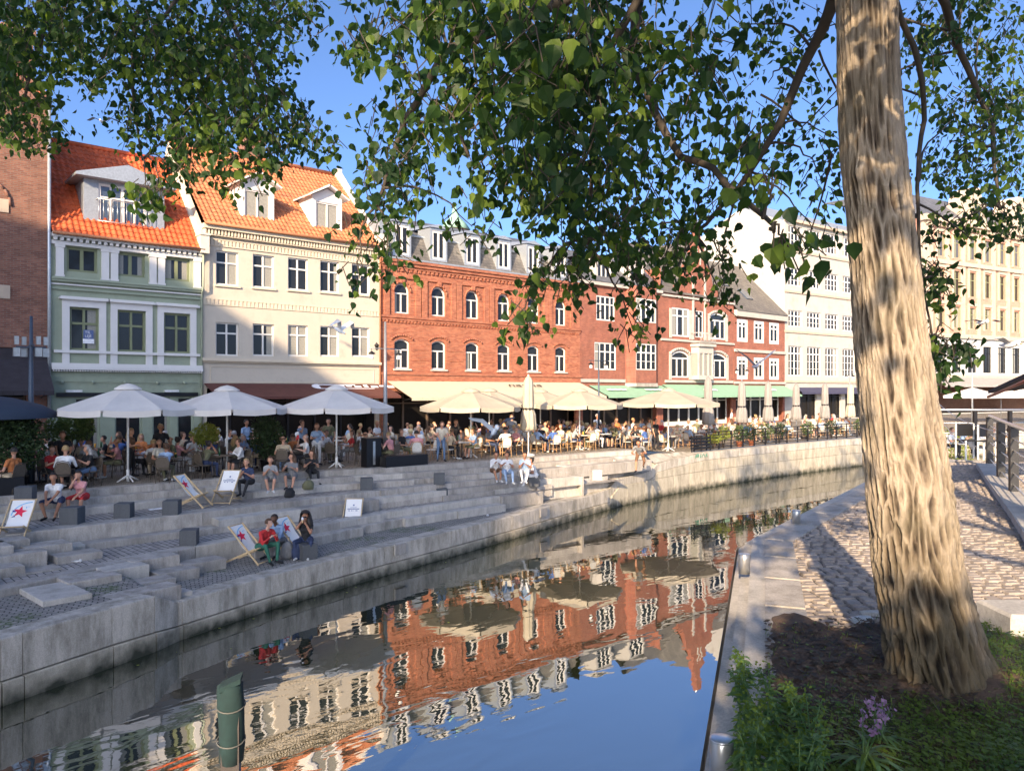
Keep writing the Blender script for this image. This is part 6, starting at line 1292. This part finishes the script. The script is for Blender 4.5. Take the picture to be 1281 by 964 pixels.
# ================================================================ PLANTERS AND SHRUBS
def bush(name,px,y,z,rx,rz_,h0,label,mat='leaf_bush',n=1500,leaf=.07,pot=None,seed=1,cat='shrub',stem=True,ht=None):
    p=ony(px,y); r=random.Random(seed); t=empty(name,(p.x,y,z),label,cat); m=MB()
    for i in range(n):
        while True:
            q=Vector((r.uniform(-1,1),r.uniform(-1,1),r.uniform(-1,1)))
            if .35<q.length<1+.25*noise.noise(q*2.5+Vector((seed,0,0))): break
        c=Vector((q.x*rx,q.y*rx,h0+q.z*rz_)); u=Vector((r.gauss(0,1),r.gauss(0,1),r.gauss(0,.7))).normalized(); v=u.orthogonal().normalized(); v=Matrix.Rotation(r.uniform(0,6.28),3,u)@v; L=leaf*r.uniform(.7,1.3)
        m.add([c,c+u*L*.5+v*L*.28,c+u*L,c+u*L*.5-v*L*.28],[(0,1,2,3)])
    m.build('foliage',mat,t); m=MB(); 
    for k in range(4): a=k*1.6; m.tube([(0,0,.0),(.1*math.cos(a),.1*math.sin(a),h0*.5),(rx*.6*math.cos(a),rx*.6*math.sin(a),h0+rz_*.3)],[.03,.02,.006],5)
    m.build('stem','twig',t)
    if pot: m=MB(); m.lathe([(pot*.75,0),(pot,pot*1.5),(pot*1.05,pot*1.5),(pot*1.05,pot*1.65),(pot*.9,pot*1.6)],14); m.build('pot','black_metal' if pot>.2 else 'terracotta',t)
    return t
bush('potted_shrub',88,-8.6,0,.75,.5,1.75,'bushy olive green shrub behind the left tables, before the green house','leaf_bush',1700,.12,.28,1)
bush('potted_shrub',258,-9.4,0,.48,.42,1.35,'round bright green shrub between first and second parasol','leaf_yellow',1300,.1,.26,2)
bush('potted_shrub',334,-10.4,0,.62,.78,1.25,'tall dark green shrub under the gap between second and third parasol','leaf_dark',2600,.1,.25,3)
bush('potted_tree',22,-11.0,0,.75,.8,1.35,'dark leafy shrub at the left edge beneath the navy parasol','leaf_dark',2200,.11,.28,4)
bush('potted_tree',8,-9.5,0,1.0,.8,1.6,'second dark shrub at the left edge, farther back','leaf_dark',1800,.12,.28,5)
m=MB(); m.tube([(0,0,0),(0,0,1)],.03,6)
# dark box wall under the left shrubs
p=at(14,626,-.0); m=MB(); m.bev(-1.3,.62,-.25,.25,0,.5,.02); o=m.build('planter_box','black_metal',None,(3.3,-11.7,0)); tag(o,'long black planter box at the left edge before the dark shrubs','planter')
p=at(510,583,0); m=MB(); m.bev(-1.0,1.0,-.22,.22,0,.42,.015); o=m.build('planter_box','black_metal',None,(p.x,p.y+.25,0)); o.rotation_euler.z=.05; tag(o,'low black planter box on the terrace edge beside the lamp post','planter')
p=at(466,584,0); t=empty('menu_stand',(p.x,p.y+.1,0),'tall black waiter station left of the lamp post','stand'); m=MB(); m.bev(-.32,.32,-.22,.22,0,1.12,.015); m.build('cabinet','black_metal',t); m=MB(); m.box(-.05,.05,-.23,-.221,.1,1.0); m.build('strip','steel',t); m=MB(); m.bev(-.35,.35,-.25,.25,1.121,1.15,.01); m.build('top','table_wood',t)
for k,(px,w) in enumerate([(892,.5),(905,.45),(925,.5),(940,.4),(958,.5),(975,.45),(1010,.5),(1040,.5),(1075,.5)]):
    y=-11.7; X_=ony(px,y).x; bush('hedge_plant',px,y,terr(X_,y),.5 if k<1 else .42,.28 if k<1 else .5,.6 if k<1 else .85,'%s leafy plant from the left along the dark railing'%ORD[k+1],'leaf_yellow' if k<2 else ['leaf_bush','leaf_dark'][k%2],500,.11,.19 if k in(2,3) else None,20+k)
bush('hedge_plant',1187,-20.5,-1.8,1.6,1.2,1.4,'green bush on the river bank right of the trunk, below the far terrace','leaf_yellow',1600,.16,None,40)
# ================================================================ RAILING OF THE RIGHT TERRACE
def rail(px0s,label):
    t=empty('railing',(35.6,-12.0,-.45),label,'railing'); L=[(x,lerpl(QL,x)+.42) for x in np.arange(35.6,62,1.3)]
    for k in range(len(L)): m=MB(); x,y=L[k]; m.box(x-35.6-.03,x-35.6+.03,y+12-.03,y+12+.03,0,1.05); m.build('post','black_metal',t)
    m=MB()
    for z in (.12,.3,.48,.66,.84,1.02):
        for a,b in zip(L,L[1:]): m.tube([(a[0]-35.6,a[1]+12,z),(b[0]-35.6,b[1]+12,z)],.02 if z<1 else .03,5)
    m.build('rail','black_metal',t)
    return t
rail(None,'long black railing of thin horizontal bars along the right part of the quay')
X_=34.6; m=MB(); 
for z in (.15,.33,.51,.69): m.box(-.9,.9,-.02,.02,z,z+.1)
for x in (-.88,0,.88): m.box(x-.03,x+.03,-.05,-.021,0,.85)
o=m.build('slat_fence','black_metal',None,(36.1,-12.28,-.45)); o.rotation_euler.z=.0; tag(o,'short dark slatted screen with bright green plants at the left end of the railing','fence')
t=o
# graffiti on the quay
g=MB(); rg=random.Random(4); x0,y0_=35.1,lerpl(QL,35.1)-.05; 
for k in range(6):
    pts=[]; 
    for j in range(6): pts.append((x0+k*.22+rg.uniform(-.06,.12),lerpl(QL,x0+k*.22)-.012,-.62+rg.uniform(-.16,.12)))
    g.tube(pts,.016,4)
tag(g.build('graffiti_mark','graffiti'),'small green graffiti scribble on the quay wall below the railing','graffiti')
# ================================================================ STONE CUBES
cubes=[(33,628,-.02,.42),(92,656,-.6,.46),(157,648,-.6,.42),(217,644,-.6,.42),(239,682,-1.15,.42),(461,613,-.6,.44),(552,606,-.6,.42),(555,625,-1.15,.42),(671,608,-.97,.46),(748,600,-.6,.4)]
lbs=['at the far left edge below the shrubs','in front of the couple on the left steps','right of the couple on the left steps','on the upper landing beside the tilted star deck chair','alone on the middle landing','on the upper landing above the lone white deck chair','on the upper landing right of the planter box','on the middle landing, centre of the steps','carrying the person in white','of pale granite near the ramp at right']
for (px,py,z,s),lb in zip(cubes,lbs):
    p=at(px,py,z); m=MB(); m.bev(-s/2,s/2,-s/2,s/2,0,s,.012); o=m.build('stone_cube','basalt' if px<700 else 'granite_light',None,(p.x,p.y+s*.3,z)); o.rotation_euler.z=-.55+.1*math.sin(px); tag(o,'dark square stone stool %s'%lb if px<700 else 'square stone stool %s'%lb,'stool','square stone stools')  # stool near the ramp is pale granite, the others are basalt
p=at(383,700,-1.62); m=MB(); m.bev(-.21,.21,-.21,.21,0,.42,.012); o=m.build('stone_cube','basalt',None,(p.x+.08,p.y+.12,-1.62)); tag(o,'dark square stone stool under the curly haired person','stool','square stone stools')
# ================================================================ DECK CHAIRS
def deck(kind):
    t=empty('deck_chair',(0,0,0),'x','deck chair','deck chairs'); w=.29
    A=lambda x:[(x,-.52,.02),(x,.42,.98)]       # long frame, low in front
    B_=lambda x:[(x,.52,.02),(x,-.38,.42)]
    for x in (-w,w):
        for pr,dx in ((A(x),0),(B_(x*.92),0)):
            m=MB(); a,b=Vector(pr[0]),Vector(pr[1]); d=(b-a).normalized(); m.obox((a+b)/2,(.013,0,0),d*(b-a).length/2,d.cross(Vector((1,0,0)))*.024); m.build('side_rail','wood_pale',t)
    m=MB(); m.tube([(x,.42,.97) for x in(-w,w)],.018,6); m.tube([(x,-.5,.05) for x in(-w,w)],.015,6); m.tube([(x*.92,.5,.05) for x in(-w,w)],.015,6); m.tube([(x*.92,-.38,.41) for x in(-w,w)],.018,6); m.tube([(x*.92,.1,.2) for x in(-w,w)],.012,6); m.build('crossbar','wood_pale',t)
    m=MB(); P0,P1=Vector((0,.4,.96)),Vector((0,-.38,.42)); n=14; W=.255
    prof=[]
    for i in range(n+1):
        s=i/n; y=.4-.78*s; z=.96+( .42-.96)*s-.30*math.sin(PI*min(1,s**1.25))*.85; prof.append(Vector((0,y,z)))
    # arc length for printing
    L=[0]
    for i in range(n): L.append(L[-1]+(prof[i+1]-prof[i]).length)
    def at_(u,s): # u across -1..1, s distance from top
        for i in range(n):
            if s<=L[i+1] or i==n-1:
                k=(s-L[i])/(L[i+1]-L[i]); p=prof[i].lerp(prof[i+1],k); d=(prof[i+1]-prof[i]).normalized(); nr=Vector((1,0,0)).cross(d); 
                if nr.y>0: nr=-nr
                return Vector((u,p.y,p.z)),nr
    for i in range(n):
        a,b=prof[i],prof[i+1]; X1=Vector((W,0,0)); m.add([a-X1,a+X1,b+X1,b-X1],[(3,2,1,0)],0,True)
    m.build('canvas_sling','canvas_chair',t); q=MB()
    def decal(poly,mat,off):
        out=[]
        for u,s in poly: p,nr=at_(u,s); out.append(p+nr*off)
        q.add(out,[tuple(range(len(out)))],mat)
    if kind=='star':
        def strip(f,n_,w_,mat,off):
            for i in range(n_):
                u0,s0=f(i/n_);u1,s1=f((i+1)/n_); d=Vector((u1-u0,s1-s0,0)).normalized(); nx,ny=-d.y*w_,d.x*w_; decal([(u0-nx,s0-ny),(u1-nx,s1-ny),(u1+nx,s1+ny),(u0+nx,s0+ny)],mat,off)
        strip(lambda v:(.22-.42*math.sin(v*PI*.5),.07+.36*(1-math.cos(v*PI*.5))),14,.014,1,.006)
        cx,cs,R=-.02,.33,.17
        for k in range(5):
            a=-PI/2+k*2*PI/5+.15; b=a+PI/5; c=a-PI/5
            f=lambda an,r_:(cx+r_*math.cos(an),cs+r_*math.sin(an))
            decal([(cx,cs),f(c,R*.42),f(a,R),f(b,R*.42)],0,.007)
        decal([(-.2,.49),(-.12,.42),(-.1,.47)],2,.008); decal([(-.2,.28),(-.1,.3),(-.12,.34),(-.19,.33)],2,.0068)
        decal([(.1,.19),(.12,.19),(.12,.24),(.1,.24)],1,.008); decal([(.14,.19),(.19,.19),(.19,.2),(.14,.2)],1,.008)
        q.build('star_print',['star_red','sky_cloth','star_navy'],t)
    else:
        def bar(u0,u1,s0,s1): decal([(u0,s0),(u1,s0),(u1,s1),(u0,s1)],0,.006)
        bar(-.025,.025,.2,.25); 
        for k in range(6): bar(-.1+.035*k,-.075+.035*k,.3,.315)
        for k in range(9): bar(-.19+.043*k,-.157+.043*k,.345,.38)
        for a,b in ((-.16,-.11),(-.07,-.03),(0,.01),(.07,.14)): bar(a,b,.41,.435)
        q.build('lettering','print_navy',t)
    return t
PD={'star':deck('star'),'plain':deck('plain')}
for kd,px,py,z,rz,lb in [('star',22,676,-.8,-.5,'star printed deck chair at the left edge beside the stacked blocks'),('star',240,634,-.58,.75,'empty star printed deck chair turned sideways on the upper landing'),('star',311,703,-1.6,.55,'star printed deck chair carrying the person in red'),('star',366,691,-1.6,.45,'star printed deck chair partly hidden behind the curly haired person'),
    ('plain',284,628,-.58,FC-.03,'white deck chair with small blue print, left of the four sitters'),('plain',441,663,-1.6,FC+.05,'lone white deck chair with small blue print on the promenade')]:
    p=at(px,py,z); inst(PD,kd,(p.x,p.y,z),rz,lb,'deck chairs')
# ================================================================ BAGS, LITTER
def bag(px,py,z,s,mat,label,name='bag',seed=1):
    p=at(px,py,z); m=MB(); m.lathe([(.8,0),(1.0,.25),(.95,.8),(.6,1.2),(.2,1.35)],12,wob=lambda a,j:1+.12*math.sin(3*a+seed+j)); m.v=[(x*s[0],y*s[1],zz*s[2]) for x,y,zz in m.v]; t=m.build(name,mat,None,(p.x,p.y,z)); q=MB(); q.tube([(-s[0]*.4,0,s[2]*1.2),(-s[0]*.2,0,s[2]*1.7),(s[0]*.2,0,s[2]*1.7),(s[0]*.4,0,s[2]*1.2)],.012,5); q.build('handle',mat,t); tag(t,label,'bag'); return t
bag(47,643,-.6,(.17,.1,.26),'cloth_cream','cream tote bag left of the couple on the steps'); bag(57,634,-.4,(.16,.12,.22),'cloth_navy','navy and white rucksack beside the person in the white t-shirt',seed=3,name='rucksack')
bag(386,612,-.4,(.2,.18,.24),'cloth_olive','olive green bag at the right end of the four sitters',seed=5); bag(362,622,-.4,(.17,.15,.22),'cloth_black','black rucksack between the sitters on the steps',seed=7,name='rucksack')
bag(360,698,-1.62,(.2,.16,.34),'cloth_grey','grey coat and bag heap by the curly haired person',seed=9); bag(372,699,-1.62,(.17,.15,.32),'cloth_navy','patterned dark rucksack beside the curly haired person',seed=2,name='rucksack')
bag(665,596,-.6,(.15,.12,.2),'cloth_black','dark bag between the sitters of the middle group',seed=4)
p=at(195,637,-.6); m=MB(); m.obox((0,0,.015),(.2,0,0),(0,.06,0),(0,0,.012)); m.obox((.05,.02,.03),(.12,.02,0),(-.01,.04,0),(0,0,.003)); o=m.build('paper_litter','paper_white',None,(p.x,p.y,-.6)); tag(o,'pale flattened paper left lying on the upper landing','litter')
p=at(610,645,-1.62); m=MB(); m.lathe([(.04,0),(.05,.04),(.02,.06)],7); o=m.build('paper_cup','paper_white',None,(p.x,p.y,-1.62)); tag(o,'crumpled white cup on the promenade gravel','litter')
simple('gull_blue',(.14,.2,.33),.8)
# pigeon on the landing
def gull(name,loc,span,up,yaw,label,g='gull_white',w='gull_grey',roll=0.,cat='bird',fold=False):
    L=span*.36; V=[];m=MB(); m.tube([(0,-L*.5,0),(0,-L*.3,.0),(0,0,-.01*span),(0,L*.3,0),(0,L*.5,0)],[span*.012,span*.04,span*.055,span*.035,span*.01],8); m.lathe([(.002,-.04),(.03,-.02),(.035,0),(.02,.03),(.002,.04)],8,(0,-L*.5,.01*span))
    t=m.build(name,[g]); q=MB(); q.add([(-.02*span,L*.4,0),(.02*span,L*.4,0),(.05*span,L*.75,0),(0,L*.7,.004),(-.05*span,L*.75,0)],[(0,1,2,3,4)]); q.build('tail',g,t)
    q=MB(); q.tube([(0,-L*.58,.008*span),(0,-L*.7,0)],[.012*span,.002],6); q.build('beak','beak',t)
    for s in (-1,1):
        if fold: W=[(s*.04*span,-L*.3,.03*span),(s*.07*span,0,.02*span),(s*.03*span,L*.6,.0),(s*.01*span,L*.1,.05*span)]
        q=MB(); h=up
        P=[(0,-L*.22,.02),(.25,-L*.42,h[0]),(.5,-L*.15,h[1]),(0.5*1.0,-L*.1,h[1]),(.42,L*.02,h[1]*.9),(.25,-L*.02,h[0]),(.0,L*.18,.02)]
        if fold: q.add(W,[(0,1,2,3)])
        else: q.add([(s*x*span,y,z*span) for x,y,z in P]+[(s*x*span,y,z*span-.006) for x,y,z in P],[(0,1,5,6),(1,2,3,4,5),(7,13,12,8),(8,12,11,10,9)] if s>0 else [(6,5,1,0),(5,4,3,2,1),(8,12,13,7),(9,10,11,12,8)],0,True)
        q.build('wing',w,t)
    t.location=loc; t.rotation_euler=(roll,0,yaw); tag(t,label,cat); return t
gull('pigeon',at(96,706,-1.15)+Vector((0,0,.09)),.42,(.1,.1),1.2,'pale pigeon standing on the setts left of the stacked blocks',fold=True)
gull('gull',ondepth(129,153,26),1.05,(.12,.05),-.7,'small white gull high in the sky above the orange roof')
gull('gull',ondepth(424,413,24),1.25,(.3,.1),.4,'white gull gliding before the upper windows of the cream house',w='gull_white',roll=.5)
gull('gull',ondepth(618,540,9.5),.62,(.22,.3),-.3,'large blue grey gull with raised wings flying over the middle terrace','gull_blue','gull_blue',roll=-.5)
gull('gull',ondepth(945,458,24),1.3,(.22,.4),-.6,'dark grey gull with wings spread before the small brick house','gull_grey','gull_grey')
gull('gull',ondepth(1228,403,14),.75,(.05,.02),-.6,'pale gull gliding at the right, upper of two','gull_white','gull_grey')
gull('gull',ondepth(1262,431,11),.9,(.1,.05),-.5,'white gull gliding at the right edge, lower of two','gull_white','gull_white')
# ================================================================ RESTAURANT AT THE RIGHT EDGE
t=empty('restaurant_railing',(15.1,-33.2,1.3),'railing of dark posts, pale cables and bent steel handrail at the right edge','railing'); L=[onz(1250,612,1.3),onz(1262,628,1.3),onz(1285,655,1.3),onz(1400,760,1.3)]
L=[onz(1238,585,1.3),onz(1252,603,1.3),onz(1268,622,1.3),onz(1292,650,1.3),onz(1330,700,1.3)]
for p in L: m=MB(); q=p-t.location; m.obox(q+Vector((0,0,.55)),(.05,.03,0),(-.03,.05,0),(0,0,.55)); m.build('post','black_metal',t)
for k,z in enumerate((.2,.38,.56,.74,.92)): m=MB(); m.tube([p-t.location+Vector((0,0,z)) for p in L],.011,5); m.build('cable','steel',t)
m=MB(); m.tube([p-t.location+Vector((0,0,1.13)) for p in L],.03,8); q=L[1]-t.location+Vector((0,0,1.13)); m.build('handrail','steel',t)
m=MB(); K=[p-t.location for p in L]; 
for a,b in zip(K,K[1:]): d=Vector(((b-a).y,-(b-a).x,0)).normalized()*.25; m.add([a-d*.6+Vector((0,0,-.03)),b-d*.6+Vector((0,0,-.03)),b+d+Vector((0,0,-.03)),a+d+Vector((0,0,-.03))]+[x+Vector((0,0,.1)) for x in (a-d*.6,b-d*.6,b+d,a+d)],[(4,5,6,7),(0,1,5,4),(2,3,7,6),(1,2,6,5),(3,0,4,7)])
m.build('kerb','concrete',t)
p=onz(1205,577,1.3); t=empty('terrace_railing',(p.x,p.y,1.3),'far railing with steel top rail and dark posts behind the white chairs','railing')
for i in range(7): m=MB(); m.box(i*.9-1.5-.04,i*.9-1.5+.04,-.04,.04,0,1.15); m.build('post','black_metal',t)
for k,z in enumerate((.35,.6,.85)): m=MB(); m.tube([(-1.6,0,z),(4,0,z)],.012,5); m.build('cable','steel',t)
m=MB(); m.tube([(-1.6,0,1.18),(4,0,1.18)],.03,8); m.build('handrail','steel',t); t.rotation_euler.z=-.7; t.location=ondepth(1205,568,19.5)-Vector((0,0,.0)); t.location.z=1.3
for k,(px,py) in enumerate([(1213,574),(1240,575)]):
    p=onz(px,py,1.3); c=empty('terrace_chair',p,'%s white framed chair at the end of the paved bank'%['left','right'][k],'chair','white framed chairs',-.7+.6*k)
    for x in (-.22,.22):
        for y in (-.2,.2): m=MB(); m.box(x-.015,x+.015,y-.015,y+.015,0,.46 if y<0 else .85); m.build('leg','white_enamel',c)
    m=MB(); m.box(-.22,.22,-.2,.2,.44,.47); m.build('seat','black_metal',c); m=MB(); m.box(-.2,.2,.19,.21,.55,.85); m.build('backrest','black_metal',c)
t=empty('restaurant_canopy',ondepth(1270,600,11.5)*1.0,'dark sloping canopy edge with orange strip reaching in from the right edge','canopy'); t.location.z=1.3
m=MB(); a,b=ondepth(1236,492,13)-t.location,ondepth(1330,450,9)-t.location; c_,d_=ondepth(1420,470,13)-t.location,ondepth(1500,430,10)-t.location
m.add([a,b,d_,c_]+[x+Vector((0,0,.05)) for x in (a,b,d_,c_)],[(0,1,2,3),(7,6,5,4),(0,4,5,1),(1,5,6,2),(2,6,7,3),(3,7,4,0)]); m.build('canopy_roof','awning_black',t)
m=MB(); m.tube([a+Vector((0,0,-.06)),b+Vector((0,0,-.06))],.025,6); m.build('red_strip','dull_red',t)  # dull red tube under the canopy edge, gives off no light
m=MB(); 
for q in (c_,d_): m.tube([q,Vector((q.x,q.y,0))],.05,8)
m.build('post','black_metal',t)
# people and furniture far behind at the right
for k,(px,dp,tc) in enumerate([(1186,34,'white'),(1203,36,'light blue'),(1222,33,'white'),(1244,35,'grey'),(1262,34,'brown')]):
    p=ondepth(px,487,dp); inst(PCH,'tan',(p.x,p.y,-.0),.4*k,'chair of the %s guest on the far right terrace'%ORD[k+1],'cafe chairs'); person(['eat_m','eat_f','cup_m','lean_m','chat_f'][k],(p.x,p.y,0),.4*k,tc,'black',['short','long','short','bald','bun'][k],'hair_brown','skin',(True,False),'black_metal','person in %s, %s from left on the far right terrace'%(tc,ORD[k+1]))
m=MB(); m.bev(2,36,-9,2,-2.9,0,.03); o=m.build('far_terrace',['granite'],None,(33,-24,-.0)); o.rotation_euler.z=-.6; o.location=ondepth(1250,487,36)-Vector((0,0,3)); tag(o,kind='structure')
# wires of the rope lights
for k,(a,b,lb) in enumerate([((482,430,31),(39,425,23),'x'),((1130,452,22),(1275,545,14),'thin pale cable sagging down from the trunk toward the right railing'),((1150,470,20),(1230,560,16),'second thin pale cable lower toward the right railing')]):
    if k==0: continue
    A_,B2=ondepth(*a),ondepth(*b); m=MB(); m.tube([A_.lerp(B2,s)-Vector((0,0,.5*math.sin(PI*s))) for s in np.linspace(0,1,12)],.008,4); tag(m.build('cable','steel'),lb,'cable')
SAT,AIR,DUST,OZ=1.,.45,2.3,5.
# ================================================================ CAMERA, LIGHT
cam=D.cameras.new('camera'); co=D.objects.new('camera',cam); C.objects.link(co); co.location=EYE
cam.sensor_width=36; cam.sensor_fit='HORIZONTAL'; cam.lens=36*FOC/1281; cam.clip_end=3000; cam.clip_start=.05
yaw=math.atan2(FW.y,FW.x)-PI/2; co.rotation_euler=(PI/2,0,yaw); cam.shift_y=(487-482)/1281; cam.shift_x=0
S=bpy.context.scene; S.camera=co
EL=math.radians(21.5); dx,dy=.848,.53
sun=D.lights.new('sun','SUN'); so=D.objects.new('sun',sun); C.objects.link(so); sun.energy=4.3; sun.angle=math.radians(.55); sun.color=(1,.77,.52)
d=Vector((dx*math.cos(EL),dy*math.cos(EL),-math.sin(EL))); so.rotation_euler=d.to_track_quat('-Z','Y').to_euler()
w=D.worlds.new('World'); S.world=w; w.use_nodes=True; nt=w.node_tree; bg=nt.nodes['Background']; sk=nt.nodes.new('ShaderNodeTexSky'); sk.sky_type='NISHITA'; sk.sun_disc=False
sk.sun_elevation=EL; sk.sun_rotation=math.atan2(-dx,-dy); sk.altitude=0; sk.air_density=AIR; sk.dust_density=DUST; sk.ozone_density=OZ
hs=nt.nodes.new('ShaderNodeHueSaturation'); hs.inputs['Saturation'].default_value=SAT; nt.links.new(sk.outputs[0],hs.inputs['Color']); mu=nt.nodes.new('ShaderNodeMix'); mu.data_type='RGBA'; mu.blend_type='MULTIPLY'; mu.inputs[0].default_value=1; mu.inputs[7].default_value=(1.03,1,.95,1); nt.links.new(hs.outputs[0],mu.inputs[6]); nt.links.new(mu.outputs[2],bg.inputs[0]); bg.inputs[1].default_value=.15
S.view_settings.view_transform='Standard'; S.view_settings.look='None'; S.view_settings.exposure=1.42; S.view_settings.gamma=1
S.render.engine='CYCLES'; S.cycles.max_bounces=6; S.cycles.transparent_max_bounces=6
